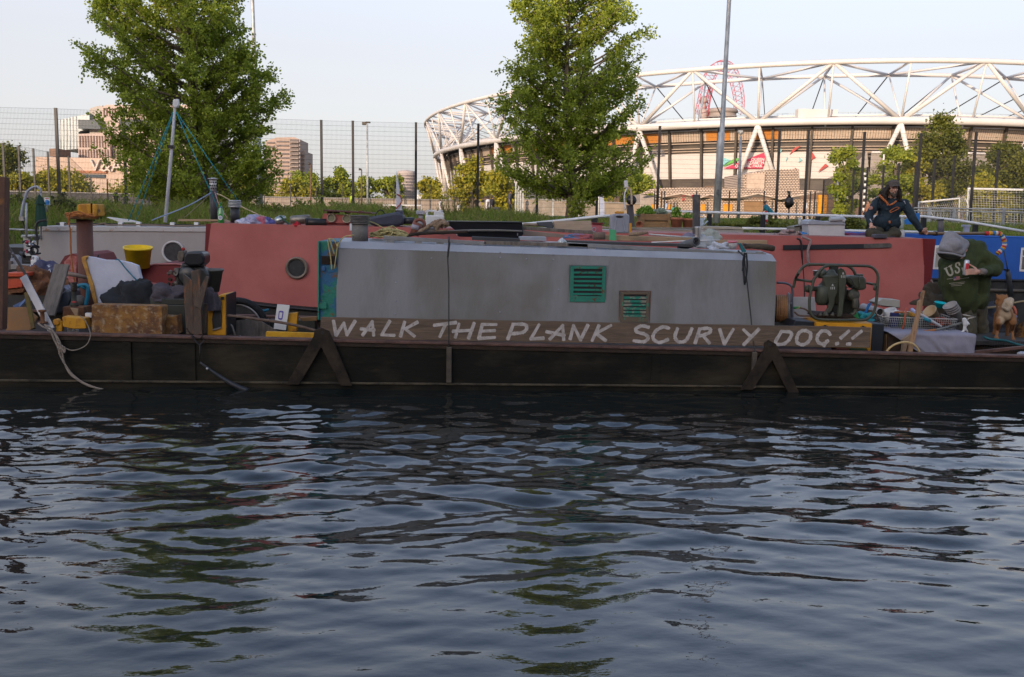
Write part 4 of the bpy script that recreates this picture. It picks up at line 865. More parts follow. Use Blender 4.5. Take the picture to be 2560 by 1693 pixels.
 mb=MB();mb.pbox(797,757,816,772,YC+.03,.03);mb.build('hinge_block',GREENR,t,bevel=.003)
 mb=MB();mb.pbox(804,667,812,677,YC+.03,.03);mb.build('bolt_box',mat('blue_paint',(.03,.1,.22),.6),t,bevel=.003)
 mb=MB();mb.pprism([(795,603),(798,603),(797,800),(794,800)],YC+.02,.05);mb.build('edge_strip',GREENR,t)
 rr=MB();segs=[((958,592),(1215,607)),((1210,605),(1470,612)),((1420,609),(1916,636))]
 for a,b in segs:
  Y=YC+.2;p,q_=P(a[0],a[1]+2,Y),P(b[0],b[1]+2,Y);h=.045
  mb=MB();mb.hexa([(p.x,Y,p.z-h/2),(q_.x,Y,q_.z-h/2),(q_.x,Y+.05,q_.z-h/2),(p.x,Y+.05,p.z-h/2)],[(p.x,Y,p.z+h/2),(q_.x,Y,q_.z+h/2),(q_.x,Y+.05,q_.z+h/2),(p.x,Y+.05,p.z+h/2)]);mb.build('roof_rail',GREYP if a[0] != 1210 else WOODD,t,bevel=.004)
 for x,y in ((975,600),(1046,603),(1100,604),(1170,607),(1290,611),(1360,614),(1480,617),(1595,621),(1740,627),(1900,634)):mb=MB();mb.pbox(x-9,y-4,x+9,y+7,YC+.205,.04);mb.build('rail_support',GREYP,t)
 return t,TL.z,TR.z
CAB,CZL,CZR=cabin()
def roofz(x):
 a,b=P(842,604,YC+.1),P(1941,638,YC+.1);return a.z+(b.z-a.z)*(x-a.x)/(b.x-a.x)
 # ---- lettered plank ---------------------------------------------------------------------
def plank():
 YP=10.995
 pts=[(802,793),(2178,819),(2176,870),(800,846)]
 t=thing('lettered_plank','long weathered wooden plank hand painted WALK THE PLANK SCURVY DOG!! on the barge gunwale','sign',P(1490,858,YP))
 mb=MB();n=50;top=[];bot=[]
 for i in range(n+1):
  u=i/n;w_=.8*math.sin(u*40)+.6*math.sin(u*97+1);top.append((802+(2178-802)*u,793+(819-793)*u+w_*.5));bot.append((800+(2176-800)*u,846+(870-846)*u-w_*.4+2*max(0,(u-.8))*5*0))
 mb.prism(Q(top+bot[::-1],YP),(0,.045,0));mb.build('board',WOOD,t,bevel=.003)
 PT=mat('letter_paint',(.48,.44,.41),.85,col2=(.33,.3,.27),scale=14,lo=.4,hi=.6,col3=(.17,.13,.1),scale3=34,lo3=.6,hi3=.66)
 def a4(*l):return [(1500+a/2.7033,420+b/2.7033) for a,b in l]
 def a5(*l):return [(1960+a/2.7033,420+b/2.7033) for a,b in l]
 L={'W1':('W',[[(834,802),(840,838),(860,808),(867,837),(888,803)]]),
 'A1':('A',[[(906,838),(931,804),(934,839)],[(902,822),(936,826)]]),
 'L1':('L',[[(975,803),(954,837),(986,839)]]),'K1':('K',[[(1012,805),(1001,841)],[(1044,806),(1013,822),(1036,841)]]),
 'T1':('T',[[(1085,813),(1140,807)],[(1115,810),(1099,842)]]),'H1':('H',[[(1148,810),(1138,844)],[(1186,808),(1171,846)],[(1132,828),(1181,826)]]),
 'E1':('E',[[(1241,812),(1206,811),(1197,846),(1237,844)],[(1200,828),(1237,827)]]),
 'P1':('P',[[(1283,812),(1269,848)],[(1281,811),(1310,811),(1317,820),(1307,831),(1278,835)]]),'L2':('L',[[(1348,812),(1327,847),(1359,846)]]),
 'A2':('A',[[(1374,848),(1407,814),(1409,850)],[(1366,829),(1411,839)]]),'N1':('N',[[(1425,848),(1434,814),(1451,850),(1470,813)]]),
 'K2':('K',[[(1498,814),(1480,852)],[(1528,814),(1490,833),(1514,852)]]),
 'S1':('S',[a4((330,1078),(285,1068),(245,1085),(250,1108),(305,1125),(325,1150),(295,1175),(228,1168))]),'C1':('C',[a4((467,1085),(425,1075),(375,1105),(358,1150),(400,1180),(460,1160))]),
 'U1':('U',[a4((525,1085),(507,1140),(530,1175),(575,1170),(600,1135),(622,1085))]),'R1':('R',[a4((675,1088),(642,1185)),a4((670,1088),(735,1085),(745,1108),(700,1130),(662,1135)),a4((695,1132),(740,1185))]),
 'V1':('V',[a4((810,1090),(840,1190),(902,1090))]),'Y1':('Y',[a4((970,1092),(1020,1142)),a4((1075,1090),(970,1195))]),
 'D1':('D',[a4((1225,1108),(1185,1185),(1245,1188),(1285,1150),(1290,1112),(1225,1105))]),'O1':('O',[a5((150,1100),(180,1120),(172,1165),(130,1195),(88,1178),(92,1130),(120,1102),(150,1100))]),
 'G1':('G',[a5((312,1128),(292,1106),(255,1104),(226,1140),(230,1175),(262,1190),(298,1168)),a5((288,1172),(270,1205))]),
 'X1':('X',[a5((440,1102),(382,1150)),a5((352,1188),(366,1186))]),'X2':('X',[a5((525,1104),(462,1152)),a5((426,1190),(448,1190))])}
 seq=0
 for k,(ch,strokes) in L.items():
  mb=MB();hw=4.8
  for st in strokes:
   if len(st) > 3 and ch in 'SCUPRDOG':st=[(p.x,p.y) for p in rope([(a,b,0) for a,b in st],0,n=4)]
   for i,(a,b) in enumerate(zip(st,st[1:])):
    d=Vector((b[0]-a[0],b[1]-a[1]));Ln=d.length
    if Ln < .1:continue
    d /= Ln;nn=Vector((-d.y,d.x));e=1.5 if i == 0 else 2.2;e2=1.5 if i == len(st)-2 else 2.2
    w0,w1=hw*(.92+.14*math.sin(seq*2.1)),hw*(.92+.14*math.sin(seq*2.1+1.9));y=YP-.0016-.0005*(seq % 6);seq += 1
    A_,B_=Vector(a)-d*e,Vector(b)+d*e2
    mb.prism(Q([tuple(A_+nn*w0),tuple(A_+nn*w0*.3-d*1.6),tuple(A_-nn*w0*.8),tuple(B_-nn*w1),tuple(B_-nn*w1*.1+d*1.8),tuple(B_+nn*w1*.85)],y),(0,.0014,0))
  mb.build('painted_letter',PT,t)
plank()
# ---- narrowboats behind ---------------------------------------------------------------------
def porthole(parent,px,py,Y,r,ring,glass,rw=.18):
 c=P(px,py,Y);r=r*S(Y);mb=MB();mb.lathe([(r*(1-rw),0),(r*(1-rw),.03),(r*.93,.045),(r,.03),(r,0)],c+Vector((0,.005,0)),(0,-1,0),32);o=mb.build('porthole',ring,parent)
 mb=MB();mb.lathe([(.001,.012),(r*(1-rw)+.002,.012)],c,(0,-1,0),32);mb.build('porthole_glass',glass,o)
def red_boat():
 Y=14.3;t=thing('red_narrowboat','long red narrowboat moored directly behind the black barge','narrowboat',P(1400,770,Y))
 TL,TR=P(528,558,Y+.15),P(2312,597,Y+.15);zt=lambda x:TL.z+(TR.z-TL.z)*(x-TL.x)/(TR.x-TL.x)
 bl=[(505,736),(585,748),(690,760),(800,769),(1400,782),(2309,792)]
 V=[];tops=[]
 px=[528,585,690,800,1100,1400,1700,2000,2312];bpx=[506,585,690,800,1100,1400,1700,2000,2308]
 by=np.interp(bpx,[q[0] for q in bl],[q[1] for q in bl])
 for a,b,c in zip(px,bpx,by):T=P(a,558+(a-528)*.0219,Y+.15);V += [T,P(b,c,Y)]
 n=len(px);mb=MB();mb.add(V,[(2*i,2*i+1,2*i+3,2*i+2) for i in range(n-1)]);
 back=[v+Vector((0,1.7 if i % 2 == 0 else 2.0,0)) for i,v in enumerate(V)];mb.add(back,[(2*i,2*i+2,2*i+3,2*i+1) for i in range(n-1)])
 for i in (0,n-1):mb.add([V[2*i],V[2*i+1],back[2*i+1],back[2*i]],[(0,1,2,3)])
 mb.build('cabin_side',REDB,t)
 mb=MB();m_=[(V[2*i]+back[2*i])/2+Vector((0,0,.015)) for i in range(n)]
 mb.add([V[2*i] for i in range(n)]+m_+[back[2*i] for i in range(n)],[(i,i+1,n+i+1,n+i) for i in range(n-1)]+[(n+i,n+i+1,2*n+i+1,2*n+i) for i in range(n-1)]);mb.build('cabin_roof',mat('red_roof',(.3,.1,.08),.6,col2=(.25,.08,.06),scale=1),t)
 mb=MB();mb.pprism([(515,560),(529,559),(514,660),(509,690)],Y+.25,1.5);mb.build('end_bulkhead',REDD,t)
 mb=MB();mb.pprism([(2311,597),(2340,598),(2318,792),(2307,792)],Y+.1,1.75);mb.build('end_bulkhead',REDD,t)
 mb=MB();hb=[P(b,c,Y)+Vector((0,-.06,-.005)) for b,c in zip(bpx,by)];hb=[P(-60,722,Y+.1),P(150,728,Y)]+hb+[P(2345,793,Y)]
 lo=[Vector((p.x,p.y,-.4)) for p in hb];nb_=len(hb);bk=[p+Vector((0,2.1,0)) for p in hb]
 mb.add(hb+lo+bk,[(i,nb_+i,nb_+i+1,i+1) for i in range(nb_-1)]+[(i,i+1,2*nb_+i+1,2*nb_+i) for i in range(nb_-1)]);mb.build('hull',mat('narrowboat_hull',(.018,.017,.017),.6,col2=(.04,.035,.03),scale=3,bump=.3),t)
 mb=MB();mb.tube([p+Vector((0,-.02,-.03)) for p in hb],.022,6);mb.build('rubbing_strake',BLACKP,t)
 mb=MB();mb.prism(Q([(140,700),(148,662),(162,640),(182,634),(200,640),(215,668),(260,690),(345,673),(385,661),(440,660),(512,668),(512,745),(420,722),(350,704),(300,740),(150,740)],Y+.35),(0,1.4,0));mb.build('well_deck_side',mat('maroon_paint',(.17,.022,.024),.5,col2=(.13,.018,.02),scale=3),t)
 mb=MB();mb.tube(Q([(215,668),(260,690),(345,673),(385,661),(440,660),(512,668)],Y+.34),.014,6);mb.build('gunwale_edge',mat('pink_worn_edge',(.42,.16,.15),.6),t)
 mb=MB();mb.pprism([(345,702),(425,718),(425,728),(345,710)],Y+.2,.2);mb.build('deck_step',mat('pink_worn_edge',(.42,.16,.15),.6),t)
 mb=MB();mb.pprism([(160,655),(175,640),(192,640),(190,705),(162,708)],Y+.32,.02);mb.build('worn_paint_patch',mat('worn_pink',(.45,.2,.17),.7,col2=(.3,.06,.05),scale=14),t)
 porthole(t,742,670,Y+.05,27.5,mat('bronze_ring',(.2,.16,.12),.5,.3),GLASSD,.24)
 mb=MB();mb.pprism([(1958,613),(2160,610),(2160,621),(1958,625)],Y+.10,.01);mb.build('dark_stripe',mat('stripe_black',(.02,.022,.025),.5),t)
 mb=MB();mb.pprism([(2160,610),(2225,608),(2230,612),(2228,619),(2160,621)],Y+.10,.01);mb.build('dark_stripe',mat('stripe_worn',(.12,.105,.09),.6,col2=(.06,.05,.045),scale=10),t)
 mb=MB();mb.pbox(1938,599,2175,602,Y+.2,.03);mb.build('roof_handrail',REDD,t)
 return t,zt
RB,RZ=red_boat()
def grey_boat():
 Y=16.7;t=thing('grey_narrowboat','light grey narrowboat with a white ringed porthole moored at the far left','narrowboat',P(300,700,Y))
 LG=mat('pale_grey_paint',(.36,.335,.32),.55,col2=(.31,.285,.265),scale=2,stretch=(1,1,.3),bump=.1,bscale=30,col3=(.22,.12,.06),scale3=9,lo3=.72,hi3=.76)
 mb=MB();f=Q([(98,577),(519,580),(519,720),(90,720)],Y);mb.prism(f,(0,1.8,0));mb.build('cabin_side',LG,t)
 mb=MB();mb.prism(Q([(97,565),(520,569),(520,580.5),(97,577.5)],Y-.02),(0,1.85,0));mb.build('roof_edge',mat('pale_grey_edge',(.42,.4,.38),.55,col2=(.3,.2,.13),scale=9,lo=.6,hi=.66),t,bevel=.01)
 mb=MB();mb.pprism([(140,557),(500,561),(500,566),(140,563)],Y+.3,.06);mb.build('roof_rail',BLACKP,t)
 for x in (155,300,345,430,490):mb=MB();mb.pbox(x-5,556,x+5,566,Y+.28,.08);mb.build('rail_bracket',WHITEP,t)
 porthole(t,434,630,Y-.01,27.5,mat('white_ring',(.6,.58,.56),.4),GLASSD,.17)
 mb=MB();mb.pprism([(-60,617),(62,619),(92,621),(92,760),(-60,760)],Y+.15,1.5);mb.build('stern_hull',BLACKP,t)
 mb=MB();mb.pprism([(90,718),(520,722),(520,840),(90,840)],Y-.05,1.9);mb.build('hull',BLACKP,t)
 mb=MB();mb.tube(Q([(12,573),(60,574.5),(98,577)],Y),.016,6);mb.build('tiller_rail',STEEL_G,t)
 mb=MB();mb.tube(Q([(56,590),(97,591)],Y-.05),.022,6);mb.pbox(53,588,98,594,Y-.05,.35);mb.build('stern_shelf',STEEL_G,t)
 for x in (63,71,88):mb=MB();mb.pbox(x-4,594,x+4,640,Y+.1,.08);mb.build('stern_post',STEEL_G,t)
grey_boat()
def blue_boat():
 Y=16.9;t=thing('blue_narrowboat','bright blue narrowboat with white framed windows moored at the right','narrowboat',P(2350,740,Y))
 BL=mat('boat_blue',(.025,.11,.42),.45,col2=(.02,.09,.35),scale=1.5,bump=.08,bscale=30)
 mb=MB();mb.prism(Q([(2080,583),(2600,597),(2880,605),(2880,712),(2600,700),(2080,692)],Y),(0,1.8,0));mb.build('cabin_side',BL,t)
 mb=MB();mb.tube(Q([(2080,581),(2600,595),(2880,603)],Y+.02),.02,6);mb.build('roof_edge',BL,t)
 mb=MB();mb.prism(Q([(2080,692),(2600,700),(2880,709),(2880,830),(2080,830)],Y-.08),(0,2,0));mb.build('hull',mat('blue_boat_hull',(.015,.014,.014),.6,col2=(.035,.033,.03),scale=3,col3=(.3,.3,.3),scale3=20,lo3=.74,hi3=.76),t)
 mb=MB();mb.tube(Q([(2080,718),(2600,728),(2880,736)],Y-.1),.03,6);mb.build('rubbing_strake',mat('strake_brown',(.1,.085,.07),.7),t)
 mb=MB();mb.tube(Q([(2080,695),(2600,703),(2880,712)],Y-.09),.018,6);mb.build('gunwale_edge',BLACKP,t)
 for (x0,y0,x1,y1,gl) in ((2334,614,2402,674,mat('cream_blind',(.4,.37,.31),.6)),(2550,620,2640,680,mat('window_grey',(.16,.14,.13),.3))):
  mb=MB();mb.pbox(x0,y0,x1,y1,Y-.012,.03);o=mb.build('window',WHITEP,t,bevel=.01);mb=MB();mb.pbox(x0+5,y0+6,x1-5,y1-6,Y-.02,.01);mb.build('pane',gl,o)
  mb=MB();mb.pbox(x0+5,y0+20,x1-5,y0+22,Y-.026,.01);mb.build('glazing_bar',WHITEP,o)
blue_boat()
def planter_boat():
 Y=16.8;t=thing('white_narrowboat','pale narrowboat mostly hidden behind the red boat, carrying planters on its roof','narrowboat',P(1650,700,Y))
 PG=mat('pale_roof_paint',(.38,.37,.36),.6,col2=(.3,.28,.26),scale=2)
 mb=MB();mb.prism(Q([(1260,569),(1965,588),(2075,590),(2075,720),(1260,720)],Y),(0,1.8,0));mb.build('cabin_side',PG,t)
 mb=MB();mb.prism(Q([(1560,571),(1860,579),(1860,583),(1560,576)],Y-.03),(0,1.8,0));mb.build('roof_rail',mat('roof_rail_tan',(.33,.28,.22),.7),t)
 mb=MB();mb.prism(Q([(1752,572),(1858,575),(1858,598),(1752,597)],Y-.1),(0,.9,0));mb.build('raised_locker',PG,t,bevel=.006);mb=MB();mb.prism(Q([(1762,566),(1852,568),(1860,574),(1758,572)],Y-.12),(0,.9,0));mb.build('locker_lid',mat('lid_cream',(.42,.38,.3),.7),t)
 mb=MB();mb.prism(Q([(1260,718),(2075,722),(2075,840),(1260,840)],Y-.05),(0,1.9,0));mb.build('hull',BLACKP,t)
 mb=MB();mb.tube(Q([(1480,567),(1560,571),(1740,571)],Y+.1),.014,6);mb.build('roof_trim',mat('roof_rail_tan',(.33,.28,.22),.7),t)
 return t
planter_boat()
# ================================================================ junk in the barge, left half
def zA(*l):return [(a/6.031,600+b/6.031) for a,b in l]
def zB(*l):return [(240+a/6.031,600+b/6.031) for a,b in l]
def solo(mb,name,m,label,cat,group=None,**kw):return tag(mb.build(name,m,**kw),label,cat,group)
def strip(px,Y,t):mb=MB();mb.pprism(px,Y,t);return mb
def lean(a,b,wpx,Y0,Y1,th,mb=None):
 """plank from photo point a (at Y0) to b (at Y1), wpx pixels wide"""
 mb=mb or MB();A_,B_=P(a[0],a[1],Y0),P(b[0],b[1],Y1);ax=(B_-A_).normalized();s=ax.cross(Vector((0,1,0))).normalized()*wpx*S(Y0)/2;n_=ax.cross(s).normalized()*th/2
 return mb.hexa([A_-s-n_,A_+s-n_,A_+s+n_,A_-s+n_],[B_-s-n_,B_+s-n_,B_+s+n_,B_-s+n_])
def crumple(c,r,m,name,label,cat,seed=0,parent=None,amp=.55,flat=1.0):
 mb=MB();c=Vector(c)
 nu,nv=64,36
 def fn(u,v):
  a=2*math.pi*u;ph=math.pi*v*.5*1.15;d=Vector((math.cos(a)*math.sin(ph),math.sin(a)*math.sin(ph),math.cos(ph)))
  q=d*2.2+Vector((seed*2.3,seed*1.1,0));k=1+amp*.7*noise.noise(q*.8)-.16*abs(noise.noise(q*2.4))-.10*abs(noise.noise(q*5))
  return c+Vector((d.x*r[0]*k,d.y*r[1]*k,max(-.02,d.z*r[2]*k)))
 mb.grid(fn,nu,nv);return mb.build(name,m,parent) if parent else tag(mb.build(name,m),label,cat)
def lathe_thing(name,label,cat,px,Y,prof,m,seg=24,group=None,tilt=None):
 k=S(Y);b=P(px[0],px[1],Y);mb=MB();mb.lathe([(r*k,z*k) for r,z in prof],b,tilt or (0,0,1),seg);return tag(mb.build(name,m,base=b),label,cat,group)
 # left edge pile, steel pile with yellow cap
t=thing('mooring_post','square rusty brown post cut by the left edge of the frame','post',P(2,830,11.05));mb=MB();mb.pprism([(-14,441),(13,443),(9,690),(6,825),(-16,826)],11.05,.12);mb.build('shaft',mat('brown_post',(.11,.055,.035),.85,col2=(.06,.035,.025),scale=4,bump=.4,col3=(.2,.09,.03),scale3=6),t,bevel=.006)
Y=13.0
t=thing('steel_pile','round rusty steel pile with a yellow winch cap standing in the barge','pile',(P(211,700,Y).x,Y,.1));b=P(211,549,Y);b2=Vector((b.x-.02,Y,.1))
mb=MB();mb.cyl(b2,b,18.6*S(Y),seg=28);mb.build('tube',mat('pile_rust',(.12,.045,.03),.7,col2=(.07,.03,.022),scale=3,bump=.15,stretch=(1,1,.4)),t)
mb=MB();mb.lathe([(34*S(Y),0),(36*S(Y),.01),(36*S(Y),.05),(30*S(Y),.07)],P(207,548,Y),(0,0,1),28);mb.build('flange',RUSTY,t)
YC_=mat('pile_yellow',(.5,.24,.01),.55,col2=(.36,.15,.012),scale=9,lo=.5,hi=.58,bump=.3,col3=(.1,.045,.02),scale3=10,lo3=.6,hi3=.64)
mb=MB();mb.pprism([(192,541),(192,514),(196,510),(228,509),(230,512),(231,541)],Y-.1,.26);mb.build('winch_drum',YC_,t,bevel=.02);mb=MB();mb.pbox(230,510,241,541,Y-.12,.3);mb.build('winch_cheek',YC_,t,bevel=.015);mb=MB();mb.pbox(227,509,229.5,541,Y-.115,.3);mb.build('winch_band',DKBR,t)
OR_=mat('orange_rope',(.42,.15,.04),.9,col2=(.25,.09,.03),scale=20,bump=.6,bscale=80)
mb=MB();mb.tube(rope(Q([(238,542),(215,536),(196,530),(180,532),(172,540),(172,556),(176,580),(177,620),(180,660),(186,700),(190,730)],Y-.28),0,6),1.9*S(Y),6)
for k in range(3):
 mb.tube([Vector((P(207,540-k*3,Y).x+math.cos(a)*.19*(1+.05*k),Y+math.sin(a)*.19,P(207,541-k*3,Y).z+.008*math.sin(3*a+k))) for a in np.linspace(0,6.28,20,endpoint=False)],.012,5,closed=True)
solo(mb,'rope',OR_,'orange rope coiled round the yellow pile cap and hanging down beside the pile','rope')
mb=MB();mb.tube(rope(Q([(246,637),(243,655),(250,668),(262,676),(275,690)],Y-.2),0,5),.012,5);solo(mb,'cable',BLACKP,'short black cable looping off the steel pile','cable')
# stern gear of the grey boat at far left
def stern_pump():
 Y=16.2;t=thing('curved_standpipe','grey hose bent over a thin upright pipe at the far left stern','hose',P(68,590,Y));mb=MB();mb.tube(Q([(66,592),(65,507)],Y),3*S(Y),8);mb.build('upright_pipe',STEEL_G,t)
 mb=MB();mb.tube(rope(Q([(52,545),(57,515),(62,497),(68,480),(82,469),(94,468),(101,475),(101,483)],Y-.03),0,6),3.3*S(Y),8);mb.build('bent_hose',PLASTG,t)
 mb=MB();mb.pbox(47,542,58,552,Y-.05,.06);mb.build('nozzle',SILV,t);mb=MB();mb.tube(rope(Q([(56,550),(60,565),(66,582)],Y),0,5),.012,5);mb.build('thin_hose',BLACKP,t)
stern_pump()
def parasol():
 Y=16.4;t=thing('folded_parasol','folded dark green garden parasol standing at the stern of the grey boat','parasol',P(103,600,Y));c=P(103,566,Y);h=P(103,485,Y).z-c.z;GC=mat('parasol_green',(.02,.06,.04),.9,col2=(.015,.045,.03))
 mb=MB();n=28;prof=[(0,13,.02),(.25,12,.1),(.6,9,.15),(.74,7,.12)];V=[]
 for u,r,f in prof:
  for k in range(n):a=2*math.pi*k/n;rr=r*S(Y)*(1+f*math.sin(a*7));V.append((c.x+rr*math.cos(a),c.y+rr*math.sin(a),c.z+u*h))
 mb.add(V,[(i*n+k,i*n+(k+1) % n,(i+1)*n+(k+1) % n,(i+1)*n+k) for i in range(3) for k in range(n)],True);mb.build('canopy',GC,t)
 mb=MB();V=[]
 for u,r,f in ((.68,11,.2),(.8,7.5,.15),(.95,4,.05),(1.0,1,0)):
  for k in range(n):a=2*math.pi*k/n;rr=r*S(Y)*(1+f*math.sin(a*6));V.append((c.x+rr*math.cos(a),c.y+rr*math.sin(a),c.z+u*h))
 mb.add(V,[(i*n+k,i*n+(k+1) % n,(i+1)*n+(k+1) % n,(i+1)*n+k) for i in range(3) for k in range(n)],True);mb.build('top_flap',GC,t);mb=MB();mb.tube([P(103,600,Y),P(102,482,Y)],.016);mb.build('shaft',STEEL_G,t)
parasol()
mb=MB();mb.tube(rope(Q([(116,551),(102,552),(93,558),(90,570),(92,590),(95,600)],16.1),0,6),.02,6);solo(mb,'hose',BLACKP,'black hose curling over the foot of the folded parasol','hose')
t=thing('notice_sign','small blue and white notice on the bank behind the folded parasol','sign',P(117,515,21));mb=MB();mb.pbox(111,494,124,513,21,.02);mb.build('board',WHITEP,t)
BLS=mat('sign_blue',(.02,.16,.42),.5);mb=MB();mb.lathe([(.001,0),(5.4*S(21),0),(5.4*S(21),.004)],P(118,505.5,20.995),(0,-1,0),20);mb.build('blue_disc',BLS,t);mb=MB();mb.pbox(112,508,123,512,20.99,.004);mb.build('blue_strip',BLS,t);mb=MB();mb.pbox(113,495.5,122,497,20.99,.004);mb.build('red_line',mat('sign_red',(.5,.05,.04)),t)
mb=MB();mb.tube([P(117.5,494,21.05),P(117.5,530,21.05)],.02);mb.build('sign_post',STEEL_G,t)
# red and black parts heap under the stern shelf (engine bits)
def enginebits():
 Y=16.0;t=thing('bicycle_parts_heap','heap of black and red bicycle parts under the stern shelf at the far left','scrap heap',P(75,662,Y));r_=random.Random(3);RDP=mat('bike_red',(.4,.02,.05),.4)
 for i in range(16):
  x,y=r_.uniform(55,96),r_.uniform(602,650);a=r_.uniform(0,3.1);L=r_.uniform(8,22);mb=MB();mb.tube([P(x-L/2*math.cos(a),y-L/2*math.sin(a)*.6,Y+r_.uniform(-.15,.15)),P(x+L/2*math.cos(a),y+L/2*math.sin(a)*.6,Y+r_.uniform(-.15,.15))],r_.uniform(.01,.028),6);mb.build('frame_bar',RDP if i % 4 == 0 else (SILV if i % 4 == 2 else BLACKP),t)
 for x,y,r in ((72,640,15),(85,628,9)):mb=MB();c=P(x,y,Y);mb.tube([c+Vector((math.cos(a)*r*S(Y),.03*math.sin(a),math.sin(a)*r*S(Y))) for a in np.linspace(0,6.28,20,endpoint=False)],.015,6,closed=True);mb.build('wheel_rim',BLACKP,t)
enginebits()
def jerry(label,px,Y,w,h,m,d=.12,cat='jerrycan',handle=True,cap=None,group=None):
 """blow moulded can: body with cut-out handle; px = bottom centre, w/h in photo pixels"""
 k=S(Y);W,H=w*k,h*k;b=P(px[0],px[1],Y);t=thing('jerrycan',label,cat,b,group);mb=MB()
 o=[(-W/2,0),(W/2,0),(W/2,H*.78),(W*.30,H*.92),(-W*.1,H*.98),(-W*.16,H),(-W*.46,H),(-W/2,H*.95)]
 outer=[b+Vector((x,-d/2,z)) for x,z in [(-W/2,0),(W/2,0),(W/2,H*.66),(-W/2,H*.66)]];mb.prism(outer,(0,d,0))
 mb.build('body',m,t,bevel=min(.02,W*.1))
 mb=MB();mb.prism([b+Vector((x,-d*.4,z)) for x,z in [(.02*W,H*.64),(W/2-.003,H*.64),(W/2-.003,H*.80),(W*.3,H*.9),(.02*W,H*.93)]],(0,d*.8,0));mb.build('shoulder',m,t,bevel=.008)
 mb=MB();mb.prism([b+Vector((x,-d*.25,z)) for x,z in [(-W/2+.003,H*.62),(-W*.36,H*.62),(-W*.36,H*.86),(-W*.05,H*.86),(-W*.05,H*.64),(.06*W,H*.64),(.06*W,H*.98),(-W*.42,H*.98),(-W/2+.003,H*.9)]],(0,d*.5,0));mb.build('handle',m,t,bevel=.006)
 mb=MB();mb.cyl(b+Vector((W*.3,0,H*.84)),b+Vector((W*.3,0,H*.97)),W*.12,seg=14);mb.build('cap',cap or m,t);return t
jerry('grey translucent jerrycan standing on a pale box at the far left',(41,664),14.5,20,27,mat('grey_can',(.25,.26,.29),.5))
jerry('small white plastic bottle can behind the blue and white bag',(89,671),14.4,14,32,WHITEPL)
mb=MB();mb.pbox(27,662,72,674,14.3,.2);solo(mb,'pale_block',mat('pale_block',(.27,.25,.23),.8),'flat pale block under the grey jerrycan','block',bevel=.008)
mb=MB();mb.pbox(11,653,29,675,14.4,.2);solo(mb,'cardboard_box',mat('dull_box',(.14,.11,.1),.8),'small dull brown box at the far left by the grey jerrycan','box',bevel=.005)
crumple(P(108,700,13.6),(.24,.2,.24),mat('blue_white_bag',(.05,.05,.1),.7,col2=(.6,.6,.65),scale=6,lo=.55,hi=.6),'plastic_bag','crumpled navy and white plastic bag lying on rusty scrap','bag',4)
# orange red crate shelves at the far left
ORD_=mat('orange_red_box',(.5,.075,.025),.6,col2=(.4,.05,.02),scale=5)
t=thing('tool_cabinet','orange red metal tool cabinet at the left edge behind the leaning white board','cabinet',P(35,735,13.0))
mb=MB();mb.pprism(zA((50,500),(390,495),(385,550),(55,560)),13.0,.4);mb.build('lid',ORD_,t,bevel=.006);mb=MB();mb.pprism(zA((70,598),(345,590),(330,715),(75,740)),13.0,.4);mb.build('drawer',ORD_,t,bevel=.006)
mb=MB();mb.pprism(zA((50,555),(390,550),(350,790),(55,810)),13.03,.36);mb.build('body',RUST,t)
crumple(P(100,732,13.3),(.32,.22,.36),RUST,'rusty_scrap','knot of rusty scrap iron between the tool cabinet and the leaning plank','scrap',9,amp=.9)
mb=MB();mb.pprism(zA((50,980),(95,975),(100,1020),(390,1015),(560,1170),(450,1360),(90,1370)),11.6,.03);solo(mb,'plywood_sheet',mat('stained_ply',(.32,.17,.07),.8,col2=(.2,.13,.08),scale=2.5,bump=.3),'stained yellowish plywood sheet standing at the far left behind the gunwale','board')
mb=MB();lean((35,768),(75,748),8,11.9,12.1,.02,mb);lean((48,768),(68,745),5,11.85,12.05,.02,mb);solo(mb,'folding_rule_bars',mat('blue_bars',(.12,.16,.26),.5),'blue grey metal bars leaning behind the plywood sheet','bars')
t=lean((66,750-18),(84,822),9,11.5,11.3,.03);solo(t,'angle_iron',mat('olive_yellow',(.16,.11,.015),.7,col2=(.08,.05,.015),scale=6),'olive yellow angle iron leaning between plywood and white board','iron bar')
mb=lean((119,790),(156,662),36,11.75,12.2,.035);solo(mb,'leaning_plank',WOODD,'thick grey brown plank leaning to the right beside the steel pile','plank',bevel=.004)
t=lean((92,770),(158,660),1,11.9,12.2,.01)
mb=lean((128,824),(58,691),18,11.15,11.35,.02);solo(mb,'white_board',mat('white_board',(.52,.5,.5),.6,col2=(.45,.43,.43),scale=6),'long narrow white board leaning to the left over the gunwale','board',bevel=.003)
mb=MB();mb.tube(rope(Q([(13,606),(30,632),(45,655),(60,680),(72,697)],12.4),0,4),[.018]*17,6);solo(mb,'black_pole',mat('taped_pole',(.06,.05,.045),.5,col2=(.25,.25,.3),scale=18,lo=.6,hi=.62),'thin taped black pole slanting down from the left edge post','pole')
mb=MB();mb.tube(Q([(168,684),(195,689),(216,694)],12.6),[.03,.026,.022],8);solo(mb,'wood_branch',mat('branch',(.2,.15,.12),.9),'short weathered branch between the leaning plank and the foam sheet','branch')
